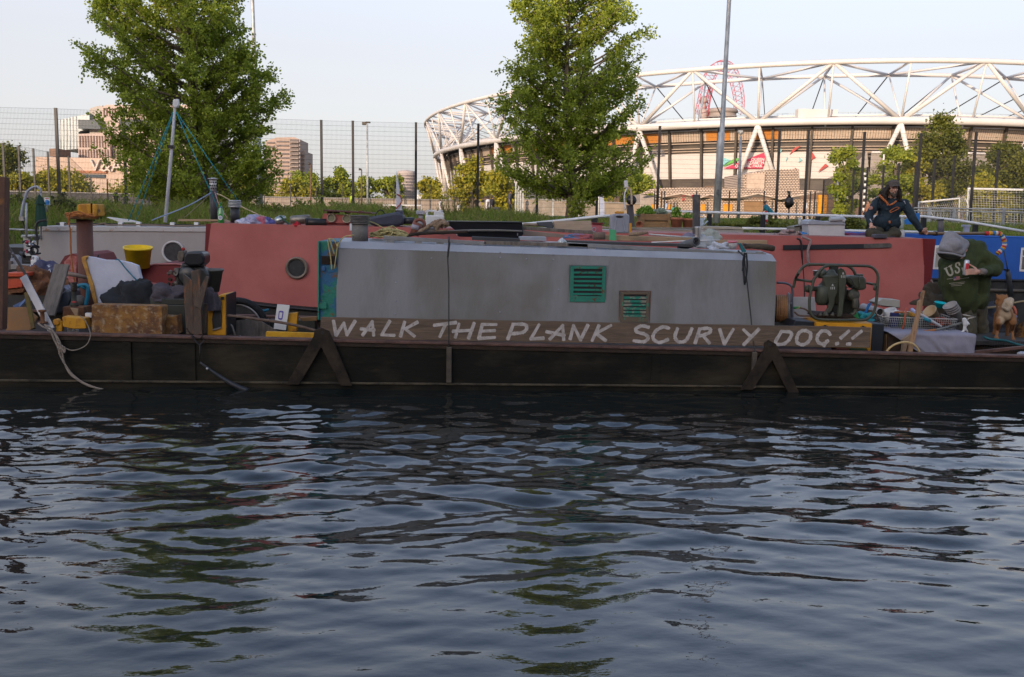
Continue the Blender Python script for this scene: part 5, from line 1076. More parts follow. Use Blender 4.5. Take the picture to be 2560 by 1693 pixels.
# blue grey hood / box, jack, teal frame
mb=MB();mb.pprism(zA((790,940),(870,850),(1000,750),(1050,770),(1060,900),(1000,1050),(900,1110),(780,1100),(760,1000)),12.0,.35);solo(mb,'engine_cowl',mat('dark_blue_grey',(.05,.06,.075),.45,col2=(.03,.035,.045),scale=4),'dark blue grey engine cowl lying behind the leaning plank','cowl',bevel=.03)
mb=MB();mb.pprism(zA((870,720),(940,690),(1010,750),(860,850),(790,905),(780,880)),12.15,.2);solo(mb,'magazine_stack',mat('printed_paper',(.25,.26,.34),.5,col2=(.06,.05,.08),scale=10,lo=.45,hi=.55),'glossy printed package lying on the dark cowl','package')
t=thing('bottle_jack','dark green screw jack standing on a rusty block, between cowl and teal frame','jack',P(186,768,11.8))
mb=MB();mb.lathe([(10*S(11.8),0),(10*S(11.8),.03),(6*S(11.8),.08),(5.5*S(11.8),.2),(7*S(11.8),.21),(7*S(11.8),.28),(5*S(11.8),.29)],P(186,767,11.8));mb.build('jack_body',mat('jack_green',(.03,.035,.03),.6,col2=(.08,.07,.05),scale=10),t)
mb=MB();mb.lathe([(r,.015*i) for i,r in enumerate([.036,.03]*4)],P(186,728,11.8));mb.build('screw',DKBR,t);mb=MB();mb.pbox(157,768,209,793,11.7,.25);mb.build('base_block',RUST,t,bevel=.006)
mb=MB();mb.pbox(179,754,188,757,11.68,.04);mb.build('orange_mark',mat('sign_red',(.5,.05,.04)),t)
mb=MB();mb.lathe([(.001,0),(15*S(12),.0),(15*S(12),.02),(12*S(12),.05),(.001,.06)],P(199,753,12.05),(0,-1,.1),24);solo(mb,'grey_disc',mat('dull_disc',(.1,.09,.08),.6),'grey cutting disc standing behind the screw jack','disc')
TEAL=mat('teal_plastic',(.01,.16,.24),.45)
t=thing('teal_tube_frame','teal tubular frame standing against the edge of the foam sheet','frame',P(215,770,12.0));mb=MB();mb.tube(rope(Q([(192,717),(205,713),(219,716),(219,740),(214,765)],12),0,5),.024,8);mb.build('frame_tube',TEAL,t);mb=MB();mb.tube(Q([(201,714),(213,722)],12),.02,8);mb.build('brace',TEAL,t)  # plain bent teal tube with a brace, a frame only
# foam sheet
mb=MB();FO=[(206,645),(214,641),(232,643),(262,650),(290,650),(322,656),(343,664),(347,680),(352,698),(360,715),(366,735),(366,785),(246,785),(234,740),(226,705),(215,668),(207,652)]
t=thing('foam_sheet','large torn white insulation sheet with a yellowed edge standing in the barge','foam sheet',P(300,785,12.3))
FOM=mat('white_foam',(.56,.57,.64),.75,col2=(.48,.49,.56),scale=2.5,bump=.5,bscale=9,col3=(.35,.3,.2),scale3=18,lo3=.7,hi3=.74)
mb.prism(Q(FO,12.3),(.015,.05,0));mb.build('foam_face',FOM,t,bevel=.006)
mb=MB();mb.prism(Q([(203,643),(214,639.5),(220,642),(214,650),(222,680),(234,715),(243,760),(248,785),(241,785),(232,750),(222,712),(212,676),(204,655)],12.27),(0,.09,0));mb.build('yellow_edge',mat('yellow_foam',(.55,.29,.06),.85,col2=(.35,.17,.05),scale=14,bump=.8,bscale=30),t,bevel=.01)
mb=MB();mb.tube(rope(Q([(289,649),(298,651),(315,672),(335,694),(352,710),(362,717)],12.24),0,5),.009,6);solo(mb,'teal_rope',TEAL,'taut teal rope tied across the white foam sheet','rope')
# bucket
def bucket(label,px,Y,rt,rb,h,m,tilt=(0,0,1),name='bucket',group=None,handle=True,n=1):
 k=S(Y);b=P(px[0],px[1],Y);t=thing(name,label,'bucket',b,group);ax=Vector(tilt).normalized()
 mb=MB();mb.lathe([(.001,0),(rb*k,0),(rt*k*.97,h*k*.9),(rt*k*1.04,h*k*.9),(rt*k*1.05,h*k),(rt*k*.97,h*k),(rb*k*.93,.012),(.001,.012)],b,ax,32);mb.build('shell',m,t)
 if handle:
  u=ax.orthogonal().normalized();u=Vector((1,0,0)) if abs(ax.z) > .5 else u;w_=ax.cross(u);mb=MB();mb.tube([b+ax*h*k*.9+u*rt*k*1.05*math.cos(a)+(w_*.25-ax*.55)*rt*k*math.sin(a) for a in np.linspace(0,math.pi,14)],.0035,5);mb.build('handle',SILV,t)
 return t
t=bucket('yellow plastic bucket standing behind the foam sheet against the grey boat',(346,668),14.6,33,26,50,mat('bucket_yellow',(.8,.54,.01),.45,col2=(.68,.43,.01),scale=5),handle=False,tilt=(.05,-.12,1))
mb=MB();mb.pbox(300,655,345,700,14.5,.5);solo(mb,'deck_locker',mat('maroon_paint',(.17,.022,.024)),'low maroon locker on the red bow under the yellow bucket','locker')
# black rags and dark box behind
crumple(P(345,768,12.15),(.36,.22,.34),DKCLOTH,'black_rag_heap','heap of black cloth behind the rusty steel plate','cloth',2,amp=.7)
crumple(P(385,735,12.35),(.26,.15,.14),DKCLOTH,'black_sheet','black sheet spread from the foam edge to the engine','cloth',7,amp=.6)
crumple(P(425,748,11.95),(.24,.14,.16),mat('grey_cloth_dark',(.07,.06,.07),.95,bump=.3),'grey_rag','crumpled grey rag hanging over the dark chest below the engine','cloth',5,amp=.7)
t=thing('dark_chest','dark olive metal chest standing under the rags beside the rusty plate','chest',P(425,835,11.7));DO=mat('dark_olive_box',(.03,.033,.026),.5)
mb=MB();mb.pbox(404,763,520,836,11.7,.5);mb.build('body',DO,t,bevel=.008);mb=MB();mb.pbox(376,744,410,765,11.85,.3);mb.build('side_lid',mat('dark_olive_lid',(.05,.055,.045),.5),t,bevel=.006);mb=MB();mb.pbox(404,748,520,762,11.75,.4);mb.build('lid',DO,t,bevel=.006)
mb=MB();mb.pbox(407,774,418,780,11.69,.01);mb.build('brass_label',mat('brass_label',(.45,.35,.15),.5),t)
# rusty plate, yellow rusty box, yellow bracket
mb=MB();mb.pprism([(229,762),(403,766),(405.5,770),(405.5,838),(229,833)],11.15,.22);solo(mb,'rusty_steel_box',RUSTY,'long flaking yellow and rust brown steel box on the gunwale below the foam sheet','steel box',bevel=.004)
mb=MB();mb.pprism(zB((1005,1150),(1150,1160),(1215,1140),(1240,1420),(1005,1420)),11.3,.2);solo(mb,'rusty_yellow_offcut',RUSTY,'small torn rusty yellow steel offcut right of the long rusty box','steel offcut',bevel=.004)
t=thing('yellow_bracket','yellow painted steel bracket with an eye at its left end on the gunwale','bracket',P(185,830,11.2))
mb=MB();mb.pprism(zA((935,1165),(960,1155),(1280,1180),(1300,1340),(1100,1345),(940,1310)),11.2,.16);mb.build('bracket_beam',YC_,t,bevel=.01);mb=MB();mb.lathe([(.02,0),(8*S(11.2),.0),(8*S(11.2),.07),(.02,.07)],P(146,804,11.25),(0,-1,0),20);mb.pbox(139,804,154,829,11.2,.06);mb.build('eye',YC_,t,bevel=.005)
for x0,x1,y0,y1 in ((168,181,820,832),(186,193,825,832),(213,228,783,794)):mb=MB();mb.pbox(x0,y0,x1,y1,11.35,.05);solo(mb,'white_scrap',WHITEPL,'small white scrap glimpsed '+('under the yellow bracket beam' if x0 == 168 else 'at the right foot of the yellow bracket' if x0 == 186 else 'above the right end of the yellow bracket'),'scrap')
mb=MB();mb.pprism(zA((1060,1025),(1170,1040),(1165,1140),(1130,1140)),11.6,.03);solo(mb,'wood_wedge',WOODL,'pale wooden wedge pointing down in front of the jack block','wedge')
mb=MB();mb.lathe([(12*S(11.12),0),(12*S(11.12),.015),(5*S(11.12),.02),(5*S(11.12),.12),(9*S(11.12),.13),(9*S(11.12),.15)],P(107,808,11.12));solo(mb,'mooring_stud',RUST,'rusty mooring stud holding the ropes on the gunwale at the left','bollard')
# mooring ropes over the side
mb=MB();YR=10.83
for pth in ([(95,808),(105,816),(118,822),(128,832),(136,850),(145,868),(152,892),(165,915),(180,935),(205,955),(235,968),(262,975)],[(112,812),(128,822),(140,842),(147,862),(155,880),(160,905),(172,930),(186,944),(215,962),(240,970)],[(126,820),(146,848),(152,872),(148,885)]):
 p=rope(Q(pth,YR),0,6);mb.tube(p,2.3*S(YR),7)
for k in range(4):c=P(146+k*5,864+k*3.4,YR-.02);mb.tube([c+Vector((math.cos(a)*.008,-abs(math.sin(a))*.01,math.sin(a)*.035)) for a in np.linspace(0,6.28,10,endpoint=False)],.009,5,closed=True)
solo(mb,'mooring_rope',ROPEW,'knotted pale mooring rope hanging over the barge side at the left into the water','rope')
mb=MB();mb.tube(rope(Q([(200,790),(212,800),(222,820),(226,840),(218,860),(200,872),(180,876),(162,870)],YR),0,6),1.4*S(YR),6);solo(mb,'thin_rope',ROPEW,'thin pale rope looping from the yellow bracket back to the knot','rope')
t=thing('rubber_fender','black rubber pipe fender with a steel eye trailing from the barge into the water','fender',P(600,970,YR));mb=MB();mb.tube(rope(Q([(500,906),(530,928),(560,948),(590,965),(620,978)],YR-.02),0,5),[.012+.0012*i for i in range(21)],8);mb.build('pipe',mat('rubber',(.025,.028,.033),.4),t)
mb=MB();mb.sph(P(518,922,YR-.05),.016,8);mb.build('eye_bolt',SILV,t);mb=MB();mb.tube(rope(Q([(478,838),(488,852),(500,862),(510,850)],YR),0,5),.008,5);mb.tube(Q([(500,858),(499,905)],YR),.006,5);mb.build('lanyard',BLACKP,t)
# engine (outboard power head) with black tank
def engine():
 Y=12.0;t=thing('small_engine','old black petrol engine with a boxy black tank standing behind the steel blades','engine',P(475,745,Y))
 mb=MB();mb.pprism(zB((1320,250),(1350,190),(1400,178),(1590,182),(1635,240),(1630,350),(1570,395),(1380,395),(1320,350)),Y-.05,.3);mb.build('fuel_tank',PLASTB,t,bevel=.025)
 mb=MB();mb.pprism(zB((1290,340),(1480,390),(1560,395),(1640,440),(1700,520),(1690,640),(1560,760),(1300,750),(1210,700),(1180,600),(1230,500)),Y+.02,.22);mb.build('flywheel_housing',mat('engine_black',(.02,.022,.022),.35),t,bevel=.03)
 mb=MB();mb.pprism(zB((1240,170),(1320,165),(1330,240),(1310,330),(1240,330),(1220,260)),Y,.16);mb.build('carburettor',mat('engine_alloy',(.14,.12,.1),.5,.5,col2=(.06,.05,.04),scale=16),t,bevel=.01)
 mb=MB();mb.sph(P(458,623,Y-.02),.022,8);mb.build('spark_plug_cap',mat('cap_red',(.35,.03,.02)),t)
 AL=mat('engine_alloy',(.14,.12,.1));r_=random.Random(5)
 for i in range(13):
  x,y=240+r_.uniform(1095,1215)/6.031,600+r_.uniform(440,770)/6.031;mb=MB()
  if i % 2:mb.cyl(P(x,y,Y-.04),P(x+r_.uniform(2,7),y+r_.uniform(-4,4),Y+.05),r_.uniform(.012,.028),seg=8)
  else:mb.sph(P(x,y,Y),(r_.uniform(.015,.035),)*3,8,jit=.4,seed=i)
  mb.build('engine_fitting',AL if i % 3 else DKBR,t)
 mb=MB();c=P(470,690,Y);mb.lathe([(.001,.02),(20*S(Y),.02),(24*S(Y),0)],c+Vector((0,-.01,0)),(0,-1,0),24);mb.build('pull_start_cover',mat('engine_black2',(.03,.033,.034),.3),t)
 mb=MB();mb.cyl(P(443,670,Y+.05),P(448,725,Y+.05),.035,seg=10);mb.build('crankcase',AL,t);mb=MB();mb.pbox(440,722,500,750,Y,.25);mb.build('engine_mount',DKBR,t)
engine()
# steel blades upright
STB=mat('worn_steel_brown',(.1,.075,.055),.6,.3,col2=(.055,.045,.038),scale=5,stretch=(3,1,.7),col3=(.2,.085,.04),scale3=6,lo3=.52,hi3=.62,bump=.4)
for pts,Yd,lb in (([(457,683),(479,702),(481,702),(485,835),(465,836),(461,760)],11.1,'left of three upright rusty steel offcuts tied to the gunwale'),([(477,678),(499,673),(500,700),(505,836),(484,838),(483,740),(479,700)],11.06,'middle and tallest of three upright rusty steel offcuts'),([(515,690),(522,693),(518,712),(502,775),(489,766),(484,764),(500,720)],11.0,'slanting rusty steel offcut leaning across the upright ones'),([(509,759),(520,760),(513,832),(500,834)],11.14,'short pale grey steel offcut at the right of the upright ones')):
 mb=MB();mb.pprism(pts,Yd,.035);tag(mb.build('steel_offcut',STB,bevel=.004),lb,'steel offcut','upright steel offcuts')
mb=MB();mb.tube(rope(Q([(466,820),(474,832),(488,844),(500,846),(508,836),(502,848)],10.84),0,4),.007,5);solo(mb,'lashing',DKBR,'dark lashing tying the steel offcuts to the gunwale','rope')
# generator
t=thing('generator','yellow and black generator case standing on the gunwale right of the steel offcuts','generator',P(545,838,11.2))
mb=MB();mb.pprism(zB((1800,850),(1960,820),(1965,1442),(1680,1440),(1690,960)),11.25,.42);mb.build('case',YEL,t,bevel=.01)
mb=MB();mb.pprism(zB((1962,822),(1975,825),(1975,1444),(1960,1444)),11.22,.46);mb.build('black_edge',BLACKP,t)
mb=MB();mb.pprism(zB((1770,1060),(1880,1020),(1895,1120),(1890,1320),(1760,1375),(1745,1200)),11.235,.02);mb.build('vent_recess',BLACKP,t,bevel=.008);mb=MB();mb.pprism(zB((1884,858),(1926,858),(1926,900),(1884,900)),11.235,.02);mb.build('switch',BLACKP,t)
mb=MB();mb.pprism(zB((1755,1345),(1885,1310),(1890,1330),(1760,1372)),11.225,.01);mb.build('vent_lip',mat('grey_lip',(.16,.15,.14)),t)
crumple(P(530,772,11.2),(.10,.05,.24),mat('grey_cloth_dark',(.07,.06,.07)),'hanging_rag','grey rag hanging down the corner of the yellow generator','cloth',6,amp=.6)
bucket('battered grey metal bucket behind the generator, in front of the red boat',(527,730),12.3,31,20,57,mat('dull_bucket',(.2,.19,.165),.6,.3,col2=(.14,.13,.11),scale=8),handle=False)
# middle well: tyre, hose, pole, cards
TY=mat('tyre_rubber',(.016,.016,.017),.8,bump=.8,bscale=60)
t=thing('mountain_bike_wheel','black knobbly tyre standing half hidden behind the generator','tyre',P(620,830,11.9));c=P(594,820,11.9);R=68*S(11.9);mb=MB()
mb.tube([c+Vector((math.cos(a)*R,.02*math.cos(a),math.sin(a)*R)) for a in np.linspace(0,6.283,60,endpoint=False)],.042,10,closed=True);mb.build('tread',TY,t);mb=MB();mb.tube([c+Vector((math.cos(a)*R*.86,0,math.sin(a)*R*.86)) for a in np.linspace(0,6.283,50,endpoint=False)],.012,6,closed=True);mb.build('rim',SILV,t)
mb=MB();mb.tube(rope(Q([(567,789),(600,792),(650,799),(700,806),(745,815),(793,828)],11.25),0,4),[3.6*S(11.25)]*21,8);solo(mb,'long_branch_pole',mat('branch_brown',(.16,.11,.08),.9,col2=(.09,.06,.045),scale=8,bump=.7),'long crooked brown pole lying from the generator to the plank end','pole')
mb=MB();mb.pprism([(665,829),(792,833),(785,845),(664,843)],11.12,.06);solo(mb,'yellow_bar',mat('bar_yellow',(.55,.3,.01),.6,col2=(.4,.2,.01),scale=8),'flat yellow bar lying on the gunwale left of the lettered plank','bar',bevel=.004)
mb=MB();mb.pprism([(720,784),(744,782),(742,828),(718,830)],11.5,.08);solo(mb,'yellow_block',YC_,'upright stained yellow block beside the white card','block',bevel=.006)
mb=MB();mb.pprism([(748,795),(792,792),(792,802),(755,803)],11.7,.1);solo(mb,'brown_block',mat('brown_block',(.26,.14,.05)),'small tan block left of the green bulkhead','block',bevel=.005)
t=thing('white_card','white card box with a purple oval mark leaning behind the long pole','card',P(703,826,11.45));mb=MB();mb.pprism([(693,761),(724,764),(714,826),(684,822)],11.45,.03);mb.build('card',WHITEPL,t,bevel=.002)
PUR=mat('print_purple',(.12,.09,.38));c=[(697,779),(700,777),(708,778),(709,781),(706,798),(703,800),(697,799),(695,796)];mb=MB();mb.prism(Q(c,11.446),(0,.003,0));mb.build('printed_mark',PUR,t);mb=MB();mb.pprism([(699,781),(706,782),(703.5,796),(697.5,795)],11.443,.002);mb.build('printed_mark_inner',WHITEPL,t)
mb=MB();mb.pprism([(562,806),(640,796),(700,832),(700,845),(562,845)],11.75,.03);solo(mb,'brown_board',WOODD,'brown board lying low behind the gunwale under the long pole','board')
mb=MB();mb.tube(Q([(645,785),(662,800),(672,806)],12.2),.02,8);solo(mb,'blue_grey_pipe',mat('bluegrey_pipe',(.12,.14,.17)),'short blue grey pipe behind the tyre','pipe');mb=MB();mb.tube(rope(Q([(645,777),(652,776),(662,777),(672,774)],12.2),0,4),.016,6);solo(mb,'teal_knot',TEAL,'small teal and rust coloured knot above the short pipe','rope')
mb=MB();mb.tube(Q([(567,806),(580,815),(588,842)],11.4),.014,6);mb.tube(rope(Q([(575,842),(590,846),(602,840)],11.2),0,3),.01,6);solo(mb,'pale_pipe',mat('pale_pipe',(.25,.22,.19)),'pale bent pipe just right of the generator foot','pipe')
for x,d in ((640,0),(700,.3),(760,.1)):mb=MB();mb.pbox(x-30,800,x+28,846,12.4+d,.2);solo(mb,'dark_crate',DO,'dark low crate in shade '+('behind the tyre' if x == 640 else 'behind the white card' if x == 700 else 'left of the green bulkhead foot'),'crate',bevel=.01)
# ================================================================ on the roofs
def z7(*l):return [(860+a/4.9396,500+b/4.9396) for a,b in l]
def z8(*l):return [(1300+a/3.5924,500+b/3.5924) for a,b in l]
def zo(*l):return [(500+a/5.3886,440+b/5.3886) for a,b in l]
YR1=11.75
# chimney on the grey cabin
def stack(label,px,top,Y,r,m,ribs,rr,parts=True,base=None):
 b=P(px,base,Y);t=thing('chimney',label,'chimney',b);k=S(Y);h=(P(px,top,Y).z-b.z)
 mb=MB();mb.lathe([(r*k,0),(r*k,h-ribs*3.6*k)],b,(0,0,1),28);mb.build('flue',m,t);z=h-ribs*3.6*k
 for i in range(ribs):
  mb=MB();w_=rr*(1.04 if i % 2 else 1);mb.lathe([(rr*.85*k,0),(w_*k,.6*k),(w_*k,2*k),(rr*.85*k,2.8*k)],b+Vector((0,0,z+i*3.6*k)),(0,0,1),28);mb.build('cowl_ring',m,t)
 mb=MB();mb.lathe([(rr*.8*k,-ribs*3.6*k),(rr*.8*k,0),(.001,.5*k)],b+Vector((0,0,h-.2*k)),(0,0,1),28);mb.build('cowl_core',BLACKP,t);return t
stack('grey chimney with a ribbed black cowl at the left end of the grey cabin roof',900,538,YR1,20,mat('chimney_grey',(.15,.14,.125),.75,col2=(.1,.09,.08),scale=6,col3=(.2,.19,.17)),6,25,base=606)
stack('short black chimney with pale ribbed cowl on the left end of the red boat roof',588,500,14.9,11,mat('chimney_black',(.03,.03,.033),.5),5,15.5,base=560)
for o in bpy.data.objects:
 if o.name.startswith('cowl_ring') and o.parent and 'pale ribbed' in o.parent.get('label',''):o.data.materials[0]=STEEL_G
 # tall flue with perforated cap
t=thing('chimney','tall dark flue with a perforated white metal cap standing behind the green bottle','chimney',P(535,552,17.3));Y=17.3;k=S(Y)
mb=MB();mb.cyl(P(536,555,Y),P(533,478,Y),9*k,seg=20);mb.build('flue',mat('flue_dark',(.05,.05,.055),.5),t)
mb=MB();c=P(533,478,Y);mb.cyl(c,c+Vector((0,0,28*k)),8.2*k,seg=24);mb.build('cap_cage',mat('white_metal',(.5,.49,.48),.4,.3),t)
mb=MB()
for j in range(3):
 for i in range(10):a=2*math.pi*(i+.5*(j % 2))/10;q=c+Vector((math.cos(a)*8.25*k,math.sin(a)*8.25*k,(6+j*7.5)*k));mb.box(q,(3*k,1.1*k,3.4*k),(0,0,a+math.pi/2))
mb.build('cap_holes',BLACKP,t)['kind']='stuff'
mb=MB();mb.lathe([(12*k,0),(12.5*k,1.4*k),(3*k,4*k),(.001,4*k)],c+Vector((0,0,28.5*k)),seg=24);mb.build('rain_cap',mat('white_metal',(.5,.49,.48)),t)
# mast with camera box and guys
Y=17.5
t=thing('mast','thin white mast with a small white box on top, stayed by teal ropes','mast',P(413,560,Y));mb=MB();mb.tube(Q([(413,556),(425,420),(431,350),(437,268)],Y),[4.3*S(Y),4*S(Y),3.8*S(Y),3*S(Y)],10);mb.build('pole',mat('mast_white',(.55,.55,.56),.5,col2=(.42,.42,.42),scale=6),t);mb=MB();mb.pprism([(432,249),(444,247),(446,262),(442,269),(434,269),(431,264)],Y-.05,.1);mb.build('antenna_box',WHITEPL,t,bevel=.01);mb=MB();mb.pbox(418,363,434,371,Y-.05,.08);mb.build('clamp',BLACKP,t)
GT_=mat('guy_teal',(.02,.22,.24),.7)
for a,b,y2,lb in (((434,278),(321,552),16.9,'teal guy rope running left down from the mast top, foremost'),((434,282),(341,548),18.1,'teal guy rope running left down from the mast top, second one'),((440,280),(548,528),16.9,'teal guy rope running right down from the mast top to the bottle'),((442,282),(594,501),17.2,'teal guy rope running right down from the mast top to the short chimney')):
 mb=MB();A_,B_=P(*a,Y),P(*b,y2);mb.tube([A_,A_.lerp(B_,.5)-Vector((0,0,.01)),B_],1.15*S(Y),5);tag(mb.build('guy_rope',GT_),lb,'rope','guy ropes of the white mast')
for pth,m_,lb,w_ in (([(528,482),(470,515),(400,543),(380,551)],mat('strap_blue',(.25,.32,.45),.7),'pale blue strap from the tall flue down to the left',1.6),([(530,480),(500,510),(460,545)],ROPEW,'thin pale cord from the tall flue down left under the blue strap',.8),([(542,484),(560,492),(600,515),(650,538),(685,549)],mat('strap_cream',(.55,.45,.28),.7),'cream strap from the tall flue down right across the red roof',1.5),([(537,480),(548,512),(570,548)],mat('cord_pink',(.5,.3,.28),.7),'thin pinkish cord from the tall flue down behind the green bottle',.9)):
 mb=MB();mb.tube(rope(Q(pth,17.2),0,3),w_*S(17.2),5);solo(mb,'stay_rope',m_,lb,'strap')
mb=MB();mb.pprism([(265,543),(320,550),(345,556),(300,556)],17.1,.2);solo(mb,'white_board',WHITEPL,'white flat panel lying tilted on the grey boat roof left of the mast','panel')
mb=MB();mb.pprism([(445,548),(560,549),(570,554),(445,553)],17.0,.2);solo(mb,'roof_plank',WOODL,'pale plank lying on the grey boat roof beside the tall flue','plank')
mb=MB();mb.tube(rope(Q([(160,561),(230,563),(262,558),(270,563),(350,562),(440,565),(515,564)],16.75),0,8),.014,5);solo(mb,'roof_rope',mat('rope_brown',(.2,.15,.11),.9),'brown rope lying along the edge of the grey boat roof','rope')
# bottle
t=thing('beer_bottle','green glass beer bottle with a white round label on the red roof','bottle',P(553,558,14.6));k=S(14.6);b=P(553,558,14.6)
mb=MB();mb.lathe([(7.2*k,0),(7.6*k,2*k),(7.6*k,27*k),(3.2*k,38*k),(2.9*k,47*k),(3.3*k,48*k),(3.2*k,50*k)],b,seg=20);mb.build('glass',mat('green_glass',(.02,.22,.03),.1,spec=.8,coat=.5),t)
mb=MB();mb.lathe([(.001,0),(5.5*k,0)],b+Vector((0,-7.9*k,13*k)),(0,-1,0),18);mb.build('label',WHITEPL,t);mb=MB();mb.lathe([(.001,0),(3.6*k,0),],b+Vector((.4*k,-8.0*k,13*k)),(0,-1,0),16);mb.build('label_centre',mat('label_grey',(.35,.38,.5)),t)
mb=MB();mb.lathe([(3.6*k,35*k),(3.4*k,40*k)],b,seg=16);mb.build('neck_label',mat('label_blue',(.04,.06,.3)),t)
# laundry heap, lantern, cylinders
t=thing('laundry_heap','heap of pale, pink and blue cloths lying on the red roof','laundry',P(640,562,14.8))
for i,(x,y,rx,rz,c,nm) in enumerate(((612,561,.14,.1,(.5,.5,.6),'pale_cloth'),(638,563,.2,.15,(.35,.34,.46),'lavender_cloth'),(650,564,.15,.11,(.45,.12,.16),'pink_cloth'),(672,565,.14,.12,(.1,.1,.28),'blue_cloth'),(625,563,.12,.09,(.55,.52,.5),'white_cloth'))):crumple(P(x,y,14.75+.05*i),(rx,.18,rz),mat('cloth%d' % i,c,.9),nm,'','',20+i,t,amp=.8)
t=thing('lantern','silver and green work lantern lying on its side beside the laundry','lantern',P(700,562,14.6));a,b=P(690,556,14.6),P(706,548,14.6);ax=(b-a).normalized()
mb=MB();mb.lathe([(.001,0),(.055,0),(.07,.03),(.07,.1),(.03,.15),(.03,.16)],a,ax,20);mb.build('lamp_body',mat('lantern_silver',(.35,.38,.37),.25,.8),t);mb=MB();mb.tube(rope(Q([(700,540),(712,552),(722,560),(732,565)],14.55),0,4),.016,6);mb.build('handle',mat('lantern_green',(.03,.09,.06)),t)
mb=MB();a=P(725,551,15.0);mb.lathe([(.001,0),(.05,0),(.07,.03),(.075,.25),(.07,.3),(.001,.32)],a,(1,.25,.06),20);solo(mb,'fire_extinguisher_shell',mat('tarnished',(.28,.25,.2),.4,.7,col2=(.12,.1,.08),scale=7),'tarnished metal cylinder lying behind the black stove pipe','cylinder')
t=thing('stove_pipe','short black open stove pipe lying on the red roof with its mouth to the viewer','pipe',P(765,560,14.6));a=P(764,556,14.5);ax=Vector((1,.25,-.03)).normalized();R=10.5*S(14.6)
mb=MB();mb.lathe([(R*.93,0),(R,0),(R,.30),(R*.93,.30),(R*.93,0)],a,ax,28);mb.build('pipe_wall',mat('pipe_black',(.04,.035,.033),.4,.5),t);mb=MB();mb.lathe([(R*1.06,0),(R*1.06,.02),(R*.9,.02),(R*.9,0),(R*1.06,0)],a-ax*.002,ax,28);mb.build('pipe_rim',BLACKP,t)
crumple(P(741,566,14.5),(.06,.06,.07),mat('red_cloth',(.4,.01,.02),.8),'red_rag','small bright red rag in front of the stove pipe','cloth',3)
# red hatch box with two portholes and rusty lid
Y=14.75
t=thing('hatch_box','red pigeon box hatch with two small portholes under a rusty flat lid','hatch',P(858,568,Y));mb=MB();mb.pprism([(808,534),(880,540),(880,560),(804,556)],Y,.5);mb.build('upper_side',REDB,t);mb=MB();mb.pprism([(805,556),(880,560),(880,570),(806,568)],Y+.02,.5);mb.build('lower_side',REDD,t)
for x,y in ((829,545),(867,547)):porthole(t,x,y,Y-.005,11,mat('ring_cream',(.35,.3,.22),.4),mat('port_glass',(.22,.22,.14),.2),.25)
mb=MB();mb.prism(Q([(808,524),(928,531),(930,535),(808,528)],Y-.1),(0,.7,0));mb.build('lid',mat('rust_lid',(.1,.04,.03),.7),t,bevel=.004)
for x in (822,838,866,900):mb=MB();mb.pbox(x-4,527,x+5,534,Y,.3);mb.build('lid_hinge',mat('rust_lid',(.1,.04,.03)),t)
mb=MB();mb.pbox(808,534,815,540,Y-.02,.02)
mb=MB();mb.pbox(842,570,870,573,14.5,.1);solo(mb,'white_tray',WHITEPL,'small white tray on the red roof below the hatch box','tray');mb=MB();mb.pprism([(874,558),(884,558),(884,577),(874,577)],13.0,.1);solo(mb,'white_carton',WHITEPL,'small white carton half hidden behind the ribbed grey chimney','carton',bevel=.004)
# outboard cowl, dinghy sail
t=thing('outboard_motor','covered dark blue outboard motor lying on the red boat roof behind the rope heap','outboard',P(960,560,14.6))
mb=MB();mb.pprism(z7((300,210),(420,190),(640,150),(720,165),(745,230),(740,300),(650,330),(420,330),(310,300)),14.6,.45);mb.build('cover',mat('outboard_navy',(.035,.042,.065),.5,col2=(.025,.03,.045),scale=5,bump=.4,bscale=12),t,bevel=.04);mb=MB();mb.pprism([(985,530),(1006,527),(1008,550),(1000,560),(985,550)],14.65,.3);mb.build('clamp',mat('outboard_clamp',(.05,.05,.07)),t,bevel=.02)
mb=MB();mb.tube(rope(Q([(938,540),(945,528),(955,526),(962,535)],14.7),0,5),.008,5);mb.build('handle',BLACKP,t)
mb=MB();mb.tube(Q([(1010,552),(1036,552)],14.7),.05,10);mb.build('shaft',mat('rubber',(.025,.028,.033)),t)
t=thing('folded_sail','furled white sail with a thin orange line standing upright on the boats','sail',P(998,530,17.8));mb=MB();a=[(991,425),(994,440),(1004,515),(1006,528),(989,528),(990,515)];mb.prism(Q(a,17.8),(0,.06,0));mb.build('sail_cloth',mat('sail_white',(.56,.57,.62),.8),t,bevel=.02);mb=MB();mb.tube(rope(Q([(990,522),(1004,505),(1001,490),(992,486)],17.77),0,4),.012,5);mb.build('sail_line',mat('line_orange',(.35,.08,.03)),t)
mb=MB();mb.pbox(988,526,1006,534,17.6,.2);mb.build('sail_foot',PLASTB,t)
t=thing('roof_vent','pale grey square topped vent post left of the white jerrycan','vent',P(1051,560,15.2));mb=MB();mb.pbox(1046,535,1056,562,15.2,.1);mb.build('vent_pipe',PLASTG,t);mb=MB();mb.pbox(1040,527,1061,536,15.15,.16);mb.build('vent_cap',PLASTG,t,bevel=.006)
jerry('white plastic jerrycan with moulded handle standing on the roof behind the driftwood',(1087,565),14.0,46,40,mat('can_white',(.62,.62,.6),.4),d=.2)
